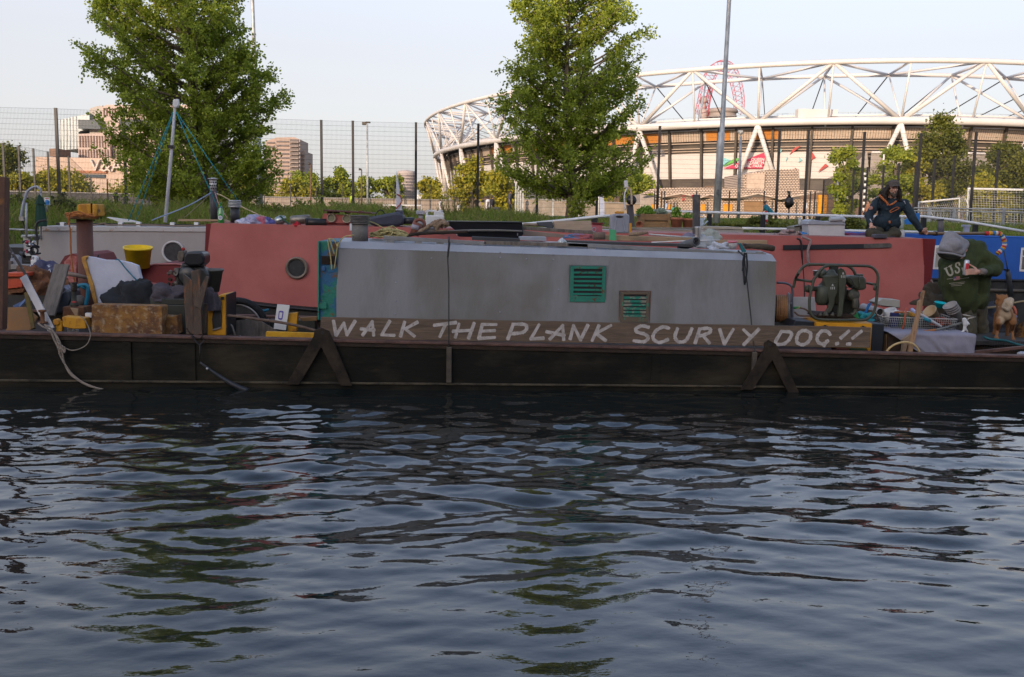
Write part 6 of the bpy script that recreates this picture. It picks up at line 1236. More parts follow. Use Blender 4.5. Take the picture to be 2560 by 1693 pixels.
# rope heap
def ropeheap():
 r_=random.Random(8);pts=[]
 for i in range(150):
  a=i*.83+r_.uniform(-.5,.5);rr=r_.uniform(.35,1);x=972+rr*52*math.cos(a)+r_.uniform(-6,6);h=max(0,30-abs(x-975)*.42)*r_.uniform(.05,.95)
  pts.append(P(x,594-h+3*(x-970)/100,12.0)+Vector((0,rr*.2*math.sin(a),0)))
 mb=MB();mb.tube(rope(pts,0,5),.0085,5);return solo(mb,'rope_heap',ROPEY,'tangled heap of pale yellow rope on the grey cabin roof beside the chimney','rope')
ropeheap()
mb=MB();mb.tube(rope(Q([(922,553),(940,560),(960,572),(975,585)],11.9),0,5),.0085,5);mb.tube(rope(Q([(885,588),(862,592),(850,604),(845,618),(838,604),(832,598),(822,597),(820,606),(826,640),(830,676)],11.36),0,6),.0075,5);mb.tube(rope(Q([(824,598),(830,618),(836,636)],11.37),0,4),.009,5);mb.tube(rope(Q([(845,606),(840,640),(836,672)],11.34),0,4),.0065,5)
solo(mb,'hanging_rope',ROPEY,'yellow rope hanging down over the green and blue bulkhead','rope')
# rusty post with loop, driftwood, black tubs
t=thing('rusty_shackle','brown rusty shackle with a grey band lying on the cabin roof behind the driftwood','shackle',P(1040,585,12.3));c=[(1030,582),(1034,562),(1040,552),(1050,549),(1059,554),(1061,563),(1054,574),(1047,582)]
RS=mat('shackle_rust',(.2,.07,.045),.6,col2=(.12,.045,.03),scale=9,bump=.3)
mb=MB();mb.tube(rope(Q(c,12.3),0,5),.022,8);mb.build('loop',RS,t);mb=MB();mb.cyl(P(1035,588,12.25),P(1044,557,12.25),.058,seg=18);mb.build('barrel',RS,t);mb=MB();mb.cyl(P(1038.5,574,12.25),P(1041.5,563,12.25),.06,seg=18);mb.build('band',mat('band_grey',(.3,.28,.32)),t)
DW=mat('driftwood',(.27,.19,.12),.9,col2=(.14,.09,.055),scale=9,bump=.9,bscale=25)
t=thing('driftwood','twisted brown driftwood branch lying on the cabin roof left of the black tubs','driftwood',P(1085,580,12.1));mb=MB();mb.tube(rope(Q([(1045,583),(1065,570),(1085,558),(1100,552),(1112,556)],12.1),0,4),[.018+.012*math.sin(i*.9)**2 for i in range(17)],7);mb.build('branch',DW,t)
mb=MB();mb.tube(rope(Q([(1122,578),(1105,581),(1092,577),(1096,566),(1104,558),(1118,560)],12.05),0,4),[.022+.014*math.sin(i*1.7)**2 for i in range(21)],7);mb.build('branch',DW,t)
for i in range(7):mb=MB();mb.sph(P(1082+i*5.6,560+5*math.sin(i*2.1),12.08),(.03,.03,.035),8,jit=.9,seed=i,freq=4);mb.build('knot',DW,t)
mb=MB();mb.sph(P(1073,576,12.2),(.1,.08,.045),12,jit=.3);solo(mb,'pale_pebble',mat('pale_lump',(.3,.25,.22)),'pale rounded lump under the driftwood','stone')
mb=MB();mb.tube(rope(Q([(985,590),(1010,592),(1040,585),(1100,582),(1170,580)],11.95),0,4),.02,6);solo(mb,'dark_bar',DKBR,'dark iron bar lying on the cabin roof below the driftwood','bar')
BT=mat('tub_black',(.006,.007,.01),.32)
for pts,Yt,lb in (([(1110,553),(1306,555),(1308,578),(1305,581),(1140,578)],12.25,'upper of two upturned black plastic tubs on the cabin roof'),([(1138,577),(1308,578),(1309,583),(1303,597),(1146,592),(1140,586)],12.15,'lower of two upturned black plastic tubs on the cabin roof')):
 t=thing('plastic_tub',lb,'tub',P(1220,595,Yt),'black tubs on the grey cabin');mb=MB();mb.pprism(pts,Yt,.75);mb.build('tub_shell',BT,t,bevel=.015)
 mb=MB();x0,y0=pts[0];x1,y1=pts[1];mb.tube(Q([(x0+(2 if Yt > 12.2 else 20),y0+1),(x1,y1+1)],Yt-.01),.009,6);mb.build('rim',mat('tub_rim',(.045,.045,.045),.4),t)
 if Yt < 12.2:
  for x in (1142,1294):mb=MB();mb.pbox(x-1.2,583,x+1.2,589,Yt-.012,.01);mb.build('clip',SILV,t)
mb=MB();mb.tube(rope(Q([(1120,578),(1180,576),(1240,576),(1305,578)],12.05),0,4),.012,6);solo(mb,'grey_strap',mat('strap_grey',(.16,.15,.13)),'grey strap stretched across between the two black tubs','strap')
# oars and planks
t=thing('oar','pale wooden paddle with dark grey binding lying across the roofs','oar',P(1400,572,13.2));mb=MB();mb.pprism([(1383,553),(1478,552),(1480,577),(1385,574)],13.2,.03);mb.build('blade',mat('oar_blade',(.42,.32,.23),.8,col2=(.32,.24,.17),scale=5,stretch=(.5,1,4),bump=.2),t,bevel=.006)
mb=MB();mb.tube(Q([(1308,561),(1345,562),(1385,563)],13.2),.02,8);mb.build('shaft',mat('oar_shaft',(.25,.2,.15),.8),t);mb=MB();mb.pprism([(1341,556),(1380,554),(1384,570),(1372,575),(1366,568),(1345,564)],13.16,.06);mb.build('binding',mat('binding_grey',(.06,.065,.075),.7),t,bevel=.008)
for pts,Yt,m_,lb in (([(1308,566),(1483,578),(1483,586),(1308,575)],13.0,WOODD,'grey plank under the pale paddle'),([(1308,576),(1408,586),(1500,592),(1500,598),(1308,590)],12.8,mat('plank_dull',(.24,.18,.14),.85),'dull brown plank lying below the paddle and its grey plank'),([(1504,587),(1736,595),(1736,604),(1560,602),(1504,599)],12.5,WOODL,'long pale plank with green tape right of the round timber'),([(1790,600),(1918,601),(1918,611),(1790,610)],12.7,WOODL,'short pale plank at the right end of the grey cabin roof')):
 mb=MB();mb.pprism(pts,Yt,.16);solo(mb,'loose_plank',m_,lb,'plank',bevel=.004)
mb=MB();mb.tube(Q([(1483,590),(1512,590)],12.4),.05,12);solo(mb,'round_timber',mat('log_end',(.16,.11,.08),.9),'short round timber between the paddle planks and the long pale plank','timber')
mb=MB();mb.pprism([(1523,573),(1540,575),(1541,602),(1523,601)],12.38,.01);solo(mb,'green_tape',mat('green_tape',(.08,.36,.16),.5),'translucent green tape wrapped round the long pale plank','tape')
mb=MB();mb.tube(rope(Q([(1572,586),(1590,585),(1606,583),(1620,581)],12.35),0,4),[.022,.024,.026,.028,.03,.03,.028,.026,.024,.02,.018,.016,.012],7);solo(mb,'bark_stick',DW,'reddish stick lying on the long pale plank right of the grey carrier','stick')
crumple(P(1450,594,12.6),(.2,.1,.05),mat('printed_cloth',(.06,.16,.3),.8,col2=(.35,.1,.1),scale=8,lo=.45,hi=.55),'printed_cloth','blue and red printed cloth tucked under the paddle','cloth',6)
# pink panel, grey carrier, lamp post w black disc
t=thing('pink_tin','faded pink tin with a round mark between the paddle and the grey carrier','tin',P(1493,583,13.6));mb=MB();mb.pprism([(1481,560),(1506,559),(1506,583),(1480,583)],13.6,.18);mb.build('tin_body',mat('pink_tin',(.45,.12,.15),.6,col2=(.35,.09,.1)),t,bevel=.005);mb=MB();mb.pbox(1480,557,1508,561,13.58,.2);mb.build('tin_lid',REDD,t);mb=MB();mb.lathe([(4*S(13.6),0),(6*S(13.6),0)],P(1485,574,13.59),(0,-1,0),20);mb.build('round_mark',PLASTG,t)
t=thing('grey_carrier','grey plastic water carrier with an oval hand hole and orange lid','water carrier',P(1550,583,13.4));mb=MB();mb.pprism([(1528,540),(1533,535),(1569,534),(1574,539),(1573,584),(1527,583)],13.4,.16);mb.build('carrier_body',mat('carrier_grey',(.27,.28,.32),.45,col2=(.23,.24,.27),scale=6),t,bevel=.02)
mb=MB();mb.lathe([(.001,0),(1,0)],(0,0,0),(0,-1,0),20);mb.v=[tuple(P(1549,542,13.395)+Vector((v[0]*10*S(13.4),0,v[2]*3*S(13.4)))) for v in mb.v];mb.build('hand_hole',BLACKP,t);mb=MB();mb.pbox(1539,528.5,1560,534.5,13.42,.1);mb.build('lid',mat('lid_orange',(.62,.27,.03),.5),t,bevel=.008)
mb=MB();mb.pbox(1573,558,1579,583,13.4,.1);mb.build('orange_side',mat('lid_orange',(.62,.27,.03)),t)
for s_ in (-1,1):mb=MB();mb.tube(rope(Q([(1549+s_*8,547),(1549+s_*10,560),(1549+s_*14,583)],13.39),0,4),.006,5);mb.build('moulded_rib',mat('carrier_rib',(.36,.37,.42),.45),t)
Y=16.6
t=thing('vent_post','dark post carrying a black disc and a curved white hand shower behind the planters','post',P(1577,566,Y));mb=MB();mb.pprism([(1568,513),(1583,513),(1587,567),(1574,567)],Y,.12);mb.build('post',mat('post_dark',(.07,.07,.075),.6),t)
mb=MB();mb.lathe([(.001,0),(12*S(Y),.0),(12.8*S(Y),.02),(12*S(Y),.04),(.001,.05)],P(1578,501,Y-.02),(0,-1,.15),24);mb.build('black_disc',PLASTB,t)
mb=MB();mb.tube(rope(Q([(1579,512),(1579,495),(1577,480),(1572,470),(1566,465)],Y-.1),0,5),.018,7);mb.build('hose_neck',mat('hose_tan',(.45,.36,.25),.7),t);mb=MB();mb.pprism([(1560,452),(1569,451),(1571,467),(1562,470)],Y-.12,.05);mb.build('shower_head',WHITEPL,t,bevel=.01);mb=MB();mb.tube(rope(Q([(1568,470),(1562,485),(1561,505),(1563,525)],Y-.1),0,5),.012,6);mb.build('white_hose',WHITEPL,t)
# planters
TC=mat('terracotta',(.38,.15,.08),.8,col2=(.32,.12,.065),scale=6)
t=thing('wooden_planter','square wooden planter box full of herbs on the white boat roof','planter',P(1637,570,17));OW=mat('planter_wood',(.3,.18,.08),.8,col2=(.2,.12,.055),scale=4,stretch=(.7,1,4),bump=.3,col3=(.4,.26,.13))
mb=MB();mb.pprism([(1604,535),(1675,536),(1673,569),(1607,568)],17,.5);mb.build('box_side',OW,t,bevel=.004)
for x in (1604,1669):mb=MB();mb.pprism([(x,534),(x+7,534),(x+7,572),(x+1,572)],16.97,.06);mb.build('corner_post',OW,t,bevel=.003)
mb=MB();mb.pbox(1612,551,1668,552.5,16.985,.02);mb.build('board_gap',DKBR,t)
LH=[leafmat('herb_a',(.2,.36,.04)),leafmat('herb_b',(.12,.26,.03)),leafmat('herb_c',(.28,.42,.08))];LS=[leafmat('sage_a',(.4,.46,.4)),leafmat('sage_b',(.3,.38,.3))]
def potplant(parent,px,py,w,h,Y,mats,n,seed,name='herbs'):
 rg=np.random.default_rng(seed);k=S(Y);C=np.array(P(px,py,Y));v=rg.normal(size=(n,3));v /= np.linalg.norm(v,axis=1)[:,None];v *= rg.random((n,1))**.35;v[:,2]=np.abs(v[:,2]);C=C+v*[w*k/2,w*k/2.5,h*k]
 d=rg.normal(size=(n,3))+[0,0,.8];d /= np.linalg.norm(d,axis=1)[:,None];s=np.cross(d,rg.normal(size=(n,3)));s /= np.linalg.norm(s,axis=1)[:,None];L=rg.uniform(.02,.055,(n,1));V=np.concatenate([C,C+d*L*.5+s*L*.35,C+d*L,C+d*L*.5-s*L*.35]);i=np.arange(n)
 return mesh_np(name,V,np.stack([i,i+n,i+2*n,i+3*n],1),mats,parent,midx=rg.integers(0,len(mats),n))
potplant(t,1614,537,46,20,17.2,LH,900,1);potplant(t,1651,537,40,14,17.2,LS,500,2,'sage')
def pot(label,x,Y,w,h,by,mats,hh,seed,sp=1.0):
 k=S(Y);b=P(x,by,Y);t=thing('plant_pot',label,'plant pot',b,'terracotta pots on the white boat');mb=MB();mb.lathe([(w*.36*k,0),(w*.46*k,h*.78*k),(w*.5*k,h*.78*k),(w*.5*k,h*k),(w*.44*k,h*k),(w*.42*k,h*.85*k),(.001,h*.85*k)],b,seg=26);mb.build('pot',TC,t)
 if mats:potplant(t,x,by-h+2,w*.9*sp,hh,Y,mats,350,seed,'plant')
pot('terracotta pot with a tall light seedling, right of the wooden planter',1691,17,32,26,570,LH,28,3,.9);pot('wide terracotta pot with low green plants left of the black flue',1720,17.1,32,24,570,LH,14,4,1.2)
t=thing('fallen_pot','small terracotta pot lying on its side left of the wooden planter','plant pot',P(1594,568,17));mb=MB();mb.lathe([(.001,0),(6*S(17),0),(9*S(17),16*S(17)),(10*S(17),16*S(17)),(10*S(17),19*S(17)),(8*S(17),19*S(17)),(.05*S(17),3*S(17))],P(1598,560,17.1),(-.15,-.9,-.1),22);mb.build('pot',TC,t)
t=thing('watering_can','pale blue watering can behind the black flue','watering can',P(1755,568,17.1));mb=MB();mb.pprism([(1742,546),(1762,546),(1760,567),(1744,567)],17.1,.18);mb.build('can_body',mat('can_blue',(.35,.42,.48),.5),t,bevel=.02);mb=MB();mb.tube(Q([(1758,563),(1770,552)],17.1),.015,6);mb.build('spout',mat('can_blue',(.35,.42,.48)),t);mb=MB();mb.tube(rope(Q([(1744,548),(1750,538),(1760,542),(1762,550)],17.15),0,4),.01,5);mb.build('handle',WHITEPL,t)
mb=MB();mb.pbox(1588,535,1602,540,17.2,.5);mb2=mb;solo(mb,'roof_shelf',PLASTG,'pale shelf behind the dark post left of the wooden planter','shelf')
# black flue with steel elbow, rolled mat, bags, tub, clamp, log
t=thing('flue_pipe','tall black and rust mottled square flue rising from the grey cabin roof','flue',P(1743,600,12.2));mb=MB();mb.pprism([(1735,486),(1751,486),(1751,585),(1735,585)],12.2,.09);mb.build('flue_tube',mat('flue_mottled',(.06,.06,.06),.6,col2=(.13,.11,.09),scale=7,lo=.5,hi=.6),t,bevel=.01);mb=MB();mb.tube(rope(Q([(1744,566),(1744,585),(1742,596),(1735,602)],12.1),0,5),[.036]*13+[.04]*3,12);mb.build('steel_elbow',mat('elbow',(.4,.38,.37),.3,.8),t)
t=thing('rolled_mat','rolled grey rubber mat lying on the cabin roof at the foot of the flue','mat',P(1720,618,11.95));a,b=P(1702,617,12.1),P(1741,604,11.7);ax=(b-a).normalized();mb=MB();mb.lathe([(.055,0),(.055,(b-a).length),(.042,(b-a).length),(.042,.0)],a,ax,20);mb.build('outer_roll',mat('mat_grey',(.11,.115,.12),.6),t);mb=MB();mb.lathe([(.028,.0),(.028,(b-a).length*.99),(.018,(b-a).length*.99),(.018,.1)],a,ax,16);mb.build('inner_roll',mat('mat_dark',(.04,.04,.045),.6),t)
BAG=mat('translucent_bag',(.42,.43,.42),.35,col2=(.32,.34,.34),scale=5)
crumple(P(1760,616,12.3),(.17,.14,.15),BAG,'plastic_bag','large pale plastic bag leaning behind the rolled mat','bag',11,amp=.5);crumple(P(1772,603,12.9),(.17,.12,.17),mat('bag2',(.34,.36,.3),.4),'plastic_bag','greenish translucent bag right of the flue foot','bag',14,amp=.4);crumple(P(1800,620,11.9),(.14,.08,.07),mat('bag3',(.48,.5,.54),.3),'plastic_bag','crumpled clear bag left of the red lidded tub','bag',13,amp=.9)
crumple(P(1722,594,13),(.09,.06,.06),mat('mauve',(.18,.16,.22)),'mauve_cloth','small mauve cloth beside the flue foot','cloth',4)
mb=MB();mb.tube(Q([(1629,606),(1700,603),(1799,600)],12.0),.007,6);solo(mb,'white_rod',WHITEP,'thin white rod lying across the roof in front of the flue','rod');mb=MB();mb.tube(Q([(1622,586),(1700,592),(1736,594)],12.8),.012,6);solo(mb,'grey_rod',STEEL_G,'thin grey rod lying behind the long pale plank','rod')
t=thing('lidded_tub','small translucent tub with a red lid at the right end of the cabin roof','tub',P(1830,622,11.9));k=S(11.9);b=P(1830,622,11.9);mb=MB();mb.lathe([(10.5*k,0),(12.5*k,17*k)],b,(-.05,-.1,1),24);mb.build('tub_wall',mat('tub_pale',(.4,.38,.36),.4),t);mb=MB();mb.lathe([(13.2*k,16.5*k),(13.2*k,19.5*k),(11.5*k,19.8*k),(11*k,19*k),(.001,19*k)],b,(-.05,-.1,1),24);mb.build('lid',mat('lid_red',(.5,.08,.1),.4),t)
mb=MB();mb.pprism([(1846,609),(1853,608),(1866,628),(1862,633),(1856,630)],11.6,.03);solo(mb,'teal_strap',mat('strap_teal',(.01,.13,.14),.6),'short teal strap hooked over the cabin roof rail above the long cord','strap',bevel=.003)
t=thing('bark_log','short dark log lying at the right end of the grey cabin roof','log',P(1915,622,12));mb=MB();mb.tube(rope(Q([(1862,616),(1885,616),(1912,618),(1936,622)],12),0,4),[.028,.032,.034,.03,.034,.036,.038,.036,.038,.04,.038,.04,.03],10);mb.build('bark',mat('bark_dark',(.08,.06,.04),.95,col2=(.04,.03,.022),scale=10,bump=1,bscale=20),t)
mb=MB();mb.pprism([(1862,609),(1900,611),(1900,618),(1862,616)],12.2,.1);solo(mb,'grey_hose',mat('rubber',(.025,.028,.033)),'dark flat strip lying behind the short log','strip')
for pts,m_,lb in (([(1300,592),(1366,593),(1366,603),(1300,601)],PLASTG,'grey flat box end right of the black tubs'),([(1300,604),(1464,607),(1464,612),(1300,609)],STEEL_G,'pale grey flat bar along the cabin roof rail'),([(1180,592),(1300,597),(1300,606),(1180,600)],mat('gutter_dark',(.05,.05,.05)),'dark flat sheet under the black tubs'),([(1420,602),(1740,611),(1740,618),(1420,609)],mat('gutter_dark',(.05,.05,.05)),'long dark sheet lying on the cabin roof below the pale plank')):
 mb=MB();mb.pprism(pts,11.75,.3);solo(mb,'flat_sheet',m_,lb,'sheet',bevel=.004)
crumple(P(1404,608,11.7),(.055,.05,.06),mat('foil',(.5,.52,.5),.2,.5),'foil_ball','small crumpled piece of silver foil and glass near the tubs','foil',3)
# cords down the cabin side
for pts,lb,r in (([(1122,605),(1119,640),(1122,700),(1122,790),(1122,868)],'taut dark cord running down the cabin over the word THE to the fender',.0075),([(1860,640),(1867,700),(1876,780),(1884,860),(1886,880)],'taut dark cord running down the cabin to the fender under SCURVY',.0075)):
 mb=MB();p=Q(pts[:1],11.33)+Q(pts[1:3],11.3)+Q(pts[3:4],10.97)+Q(pts[4:],10.84);mb.tube(p,r,6);mb.tube([p[0]+Vector((0,.25,.05)),p[0]],r*1.3,6);mb.tube([p[0]+Vector((.01,0,0)),p[0]+Vector((-.012,-.01,-.18))],r*1.5,6);solo(mb,'taut_rope',mat('cord_dark',(.04,.038,.035),.9),lb,'cord')
mb=MB();mb.tube(rope(Q([(1862,632),(1858,660),(1862,712)],11.31),0,4),.013,6);mb.tube(rope(Q([(1866,632),(1868,670),(1863,708)],11.3),0,4),.01,6);solo(mb,'black_webbing',DKCLOTH,'doubled black strap end hanging from the teal strap','strap')
# red boat roof, right part
Y=14.9
t=thing('battery_box','white and grey plastic battery box with a clear tube on its lid','battery box',P(2065,592,Y));mb=MB();mb.pprism([(2020,561),(2113,563),(2112,593),(2023,592)],Y,.3);mb.build('box_body',mat('box_white',(.5,.5,.49),.5),t,bevel=.01);mb=MB();mb.pprism([(2022,552),(2030,549),(2060,553),(2112,553),(2115,563),(2018,562)],Y-.02,.34);mb.build('box_lid',PLASTG,t,bevel=.012)
mb=MB();mb.tube(rope(Q([(2074,548),(2090,548),(2104,547),(2111,553)],Y-.02),0,5),6*S(Y),14);mb.build('clear_tube',mat('tube_clear',(.42,.46,.48),.2),t)
t=thing('grey_toolbox','flat olive grey toolbox left of the white battery box','toolbox',P(2002,593,15.4));mb=MB();mb.pprism([(1987,567),(2024,561),(2024,590),(1987,592)],15.4,.4);mb.build('box',mat('olive_grey',(.2,.19,.15),.7),t,bevel=.006);mb=MB();mb.pbox(2002,567,2008,572,15.38,.02);mb.build('catch',BLACKP,t);mb=MB();mb.tube(Q([(1986,567),(2024,561)],15.39),.01,5);mb.build('lid_edge',DKBR,t)
crumple(P(2008,594,15.0),(.16,.1,.09),mat('bag_blue',(.03,.2,.5),.4),'blue_bag','bright blue plastic bag beside the battery box','bag',9)
t=thing('rope_coil','braided pale pinkish mooring rope lying along the red roof and hanging over its side','rope',P(1900,595,14.8));RP=mat('rope_pinkish',(.36,.27,.25),.95,col2=(.25,.18,.17),scale=60,bump=.8,bscale=80)
mb=MB()
r_=random.Random(4);pts=[P(1800+i*8.5,594-r_.uniform(0,7)-(10*math.exp(-((i-21)/4)**2)),14.9+r_.uniform(-.12,.12)) for i in range(27)];mb.tube(rope(pts,0,5),.02,6);pts=[P(1965+r_.uniform(-22,32),590-r_.uniform(0,14),14.9+r_.uniform(-.15,.15)) for i in range(14)];mb.tube(rope(pts,0,5),.02,6);mb.build('rope_on_roof',RP,t)
mb=MB();mb.tube(rope(Q([(2005,592),(2020,598),(2026,604),(2020,625),(2020,650),(2024,666)],14.28),0,5),.02,6);mb.build('hanging_end',RP,t)
mb=MB();mb.tube(rope(Q([(1992,596),(2002,605),(2006,650),(2010,700),(2012,745),(2018,755)],14.26),0,5),[.016]*10+[.008]*16,6);solo(mb,'black_rope',BLACKP,'black cord hanging down the red boat side beside the pale rope','cord')
mb=MB();mb.pprism([(1860,583),(1965,585),(1975,590),(1860,589)],15.5,.5);solo(mb,'dark_board',mat('solar',(.02,.02,.025),.2),'dark flat panel lying behind the pinkish rope','panel');
for x,y0,y1,lb,m_ in ((2036-37,543,562,'slim pale bottle standing left of the battery box',mat('bottle_pale',(.4,.42,.4),.4)),(2254,573,596,'white plastic bottle standing right of the seated man',mat('box_white',(.5,.5,.49))),(2252,541,572,'tall clear bottle behind the white bottle right of the seated man',mat('bottle_clear',(.3,.36,.33),.2))):
 k=S(15);w_=6.8 if x != 1999 else 4;t=thing('bottle',lb,'bottle',P(x,y1,15.0));h=(y1-y0)*k;mb=MB();mb.lathe([(w_*k*.95,0),(w_*k,.01),(w_*k,h*.8),(w_*k*.5,h*.92),(w_*k*.45,h*.93)],P(x,y1,15.0),seg=18);mb.build('bottle_body',m_,t);mb=MB();mb.lathe([(w_*k*.55,h*.92),(w_*k*.55,h),(.001,h)],P(x,y1,15.0),seg=14);mb.build('cap',WHITEPL,t)
mb=MB();mb.pprism([(2187,588),(2192,586),(2217,586),(2219,596),(2186,596)],14.4,.14);solo(mb,'grey_pouch',mat('pouch',(.07,.065,.08),.6),'dark grey pouch on the roof edge below the seated man','pouch',bevel=.01)
crumple(P(2160,596,15.6),(.3,.14,.1),mat('purple_net',(.08,.06,.16),.8,col2=(.2,.03,.06),scale=9),'net_bundle','dark purple and red net bundle left of the seated man','net',8,amp=.9)
t=thing('mushroom_vent','grey cylinder vent post right of the seated man behind the pole','vent',P(2351,585,17.2));mb=MB();mb.cyl(P(2352,585,17.2),P(2351,550,17.2),8*S(17.2),seg=18);mb.build('vent_tube',mat('vent_weathered',(.12,.11,.1),.8,col2=(.08,.075,.07),scale=8),t);mb=MB();mb.cyl(P(2351,551,17.2),P(2351,548,17.2),8.6*S(17.2),seg=18);mb.build('vent_cap',BLACKP,t)
t=thing('mushroom_vent','pale small square vent on the blue boat roof right of the grey cylinder vent','vent',P(2419,585,17.4));mb=MB();mb.pbox(2413,566,2424,584,17.4,.08);mb.build('vent_tube',PLASTG,t);mb=MB();mb.pbox(2411,562,2427,567,17.38,.12);mb.build('vent_cap',PLASTG,t)
mb=MB();mb.pprism([(2290,533),(2300,533),(2300,561),(2263,561),(2262,550)],19,.03);solo(mb,'blue_signboard',mat('sign_blue',(.02,.16,.42)),'blue panel fixed to the railing behind the seated man','panel')
# blue boat's tiller
t=thing('tiller','brass tiller pole ending in a swan neck bound with red, yellow, blue and white stripes','tiller',P(2400,585,15.3));mb=MB();A_=[P(2300,583,15.0),P(2340,584,15.2),P(2465,584,15.6)];mb.tube(A_,.026,10);mb.build('pole',mat('brass_old',(.22,.13,.06),.5,.4),t)
for x in (2338,):mb=MB();mb.cyl(P(x-3,584,15.18),P(x+3,584,15.22),.036,seg=12);mb.build('collar',DKBR,t)
sw=rope(Q([(2462,584),(2485,583),(2500,585),(2508,596),(2512,608),(2508,620),(2498,630),(2492,636)],15.6),0,8);cols=[(.5,.03,.03),(.6,.3,.02),(.03,.18,.45),(.6,.57,.5)]
for i in range(len(sw)-3):
 if i % 3 == 0:
  mb=MB();mb.tube(sw[i:i+4],.037,12);mb.build('striped_binding',mat('stripe%d' % ((i//3) % 4),cols[(i//3) % 4],.7),t)
t=thing('rudder_post','black stay and upright dark pole hanging on the blue boat side','pole',P(2525,740,16.6));mb=MB();mb.tube(Q([(2508,620),(2518,668),(2519,676)],16.5),.01,5);mb.build('stay',BLACKP,t);mb=MB();mb.tube(Q([(2519,674),(2521,690),(2527,740)],16.55),[.035,.045,.045],10);mb.build('dark_pole',mat('pole_bluegrey',(.04,.045,.05),.5),t);mb=MB();mb.pbox(2515,673,2524,677,16.5,.08);mb.build('clamp',BLACKP,t)
# ================================================================ junk in the barge, right half
def zC(*l):return [(1980+a/6.031,640+b/6.031) for a,b in l]
def zD(*l):return [(2220+a/6.974,720+b/6.974) for a,b in l]
def zE(*l):return [(2320+a/5.225,560+b/5.225) for a,b in l]
def zF(*l):return [(2140+a/8.254,430+b/8.254) for a,b in l]
# hose reel
Y=11.75;k=S(Y)
t=thing('hose_reel','grey hose reel wound with orange hose at the right end of the grey cabin','hose reel',P(1962,818,Y));c=P(1972,772,Y);ax=Vector((-1,.25,0)).normalized()
mb=MB()
for s_,r in ((0,40),(1,38)):mb.lathe([(9*k,0),(r*k,.0),(r*k*1.04,.012),(r*k,.024),(9*k,.03)],c+ax*s_*.17,ax,32)
mb.build('flange',mat('reel_grey',(.12,.12,.13),.5,.4,col2=(.2,.19,.19),scale=8),t);mb=MB()
for j in range(6):
 o=c+ax*(.03+.024*j);u=ax.orthogonal().normalized();w_=ax.cross(u);mb.tube([o+(u*math.cos(a)+w_*math.sin(a))*33*k for a in np.linspace(0,6.283,40,endpoint=False)],.0125,7,closed=True)
mb.build('wound_hose',mat('hose_orange',(.33,.17,.07),.6,col2=(.22,.11,.05),scale=12),t)
mb=MB();mb.cyl(c-ax*.03,c+ax*.2,.06,seg=16);mb.build('drum',mat('reel_grey',(.12,.12,.13)),t)
for a in range(5):mb=MB();q=2*math.pi*a/5;u=ax.orthogonal().normalized();w_=ax.cross(u);mb.tube([c-ax*.01,c-ax*.01+(u*math.cos(q)+w_*math.sin(q))*38*k],.012,6);mb.build('spoke',mat('reel_grey',(.12,.12,.13)),t)
mb=MB();mb.tube(rope(Q([(1942,707),(1962,708),(1976,714),(1981,726),(1980,760),(1979,800),(1968,818),(1950,822)],Y-.06),0,5),.014,8);mb.build('stand_tube',mat('tube_blue_grey',(.1,.11,.14),.5),t)
mb=MB();mb.cyl(P(1983,770,Y-.05),P(2001,769,Y-.05),.016,seg=10);solo(mb,'hose_coupling',mat('coupling_green',(.03,.25,.08),.4,col2=(.5,.4,.03),scale=14,lo=.5,hi=.55),'green and yellow hose coupling between reel and pump','coupling')
mb=MB();mb.tube(rope(Q([(2000,770),(2012,773),(2024,782),(2027,795),(2010,799),(1985,802)],Y-.1),0,5),.011,6);mb.tube(rope(Q([(1986,780),(1996,788),(2010,790),(2030,790)],Y-.1),0,5),.012,6);solo(mb,'loose_hose',mat('hose_brown',(.16,.1,.07),.6),'brown hose curving between the reel and the green pump','hose')
mb=MB();mb.pprism(zC((20,620),(340,622),(360,790),(365,940),(30,940)),12.4,.03);solo(mb,'white_board',mat('panel_white',(.46,.44,.42),.7),'plain white board standing behind the hose coupling','board')
# yellow and black equipment case
t=thing('equipment_case','long yellow and black equipment case under the green pump, behind the plank end','case',P(2100,880,11.25))
mb=MB();mb.pprism(zC((360,1000),(1215,1022),(1195,1435),(1140,1430),(1120,1395),(360,1380)),11.25,.5);mb.build('yellow_front',YEL,t,bevel=.006);mb=MB();mb.pprism(zC((1213,1020),(1395,1030),(1360,1460),(1190,1440)),11.24,.55);mb.build('black_end',mat('case_black',(.014,.018,.024),.5),t,bevel=.008);mb=MB();mb.pprism(zC((60,975),(362,998),(362,1075),(0,1075)),11.3,.45);mb.build('black_end',mat('case_black',(.014,.018,.024)),t,bevel=.006)
mb=MB();a=[P(*q,11.25) for q in zC((150,940),(1250,1010))];
for q in zC((505,1068),(1078,1080)):mb=MB();mb.pbox(q[0]-7,q[1]-2.2,q[0]+7,q[1]+2,11.235,.03);mb.pbox(q[0]-2.5,q[1]-4,q[0]+2.5,q[1]-1.5,11.23,.03);mb.build('latch',BLACKP,t)
mb=MB();b1=Q(zC((365,1000),(1215,1022)),11.25);mb.add([b1[0],b1[1],b1[1]+Vector((0,.5,.02)),b1[0]+Vector((0,.5,.02))],[(0,1,2,3)]);mb.build('yellow_top',YEL,t)
for pts,m_,lb in ((zC((690,1395),(865,1400),(865,1455),(680,1450)),mat('crate_red',(.2,.05,.03),.7),'small red brown box under the case behind the gunwale'),(zC((870,1400),(1130,1400),(1100,1455),(880,1455)),mat('green_rag',(.04,.08,.03),.9),'dark green bundle under the case behind the gunwale')):
 mb=MB();mb.pprism(pts,11.2,.2);solo(mb,'low_box',m_,lb,'box',bevel=.01)
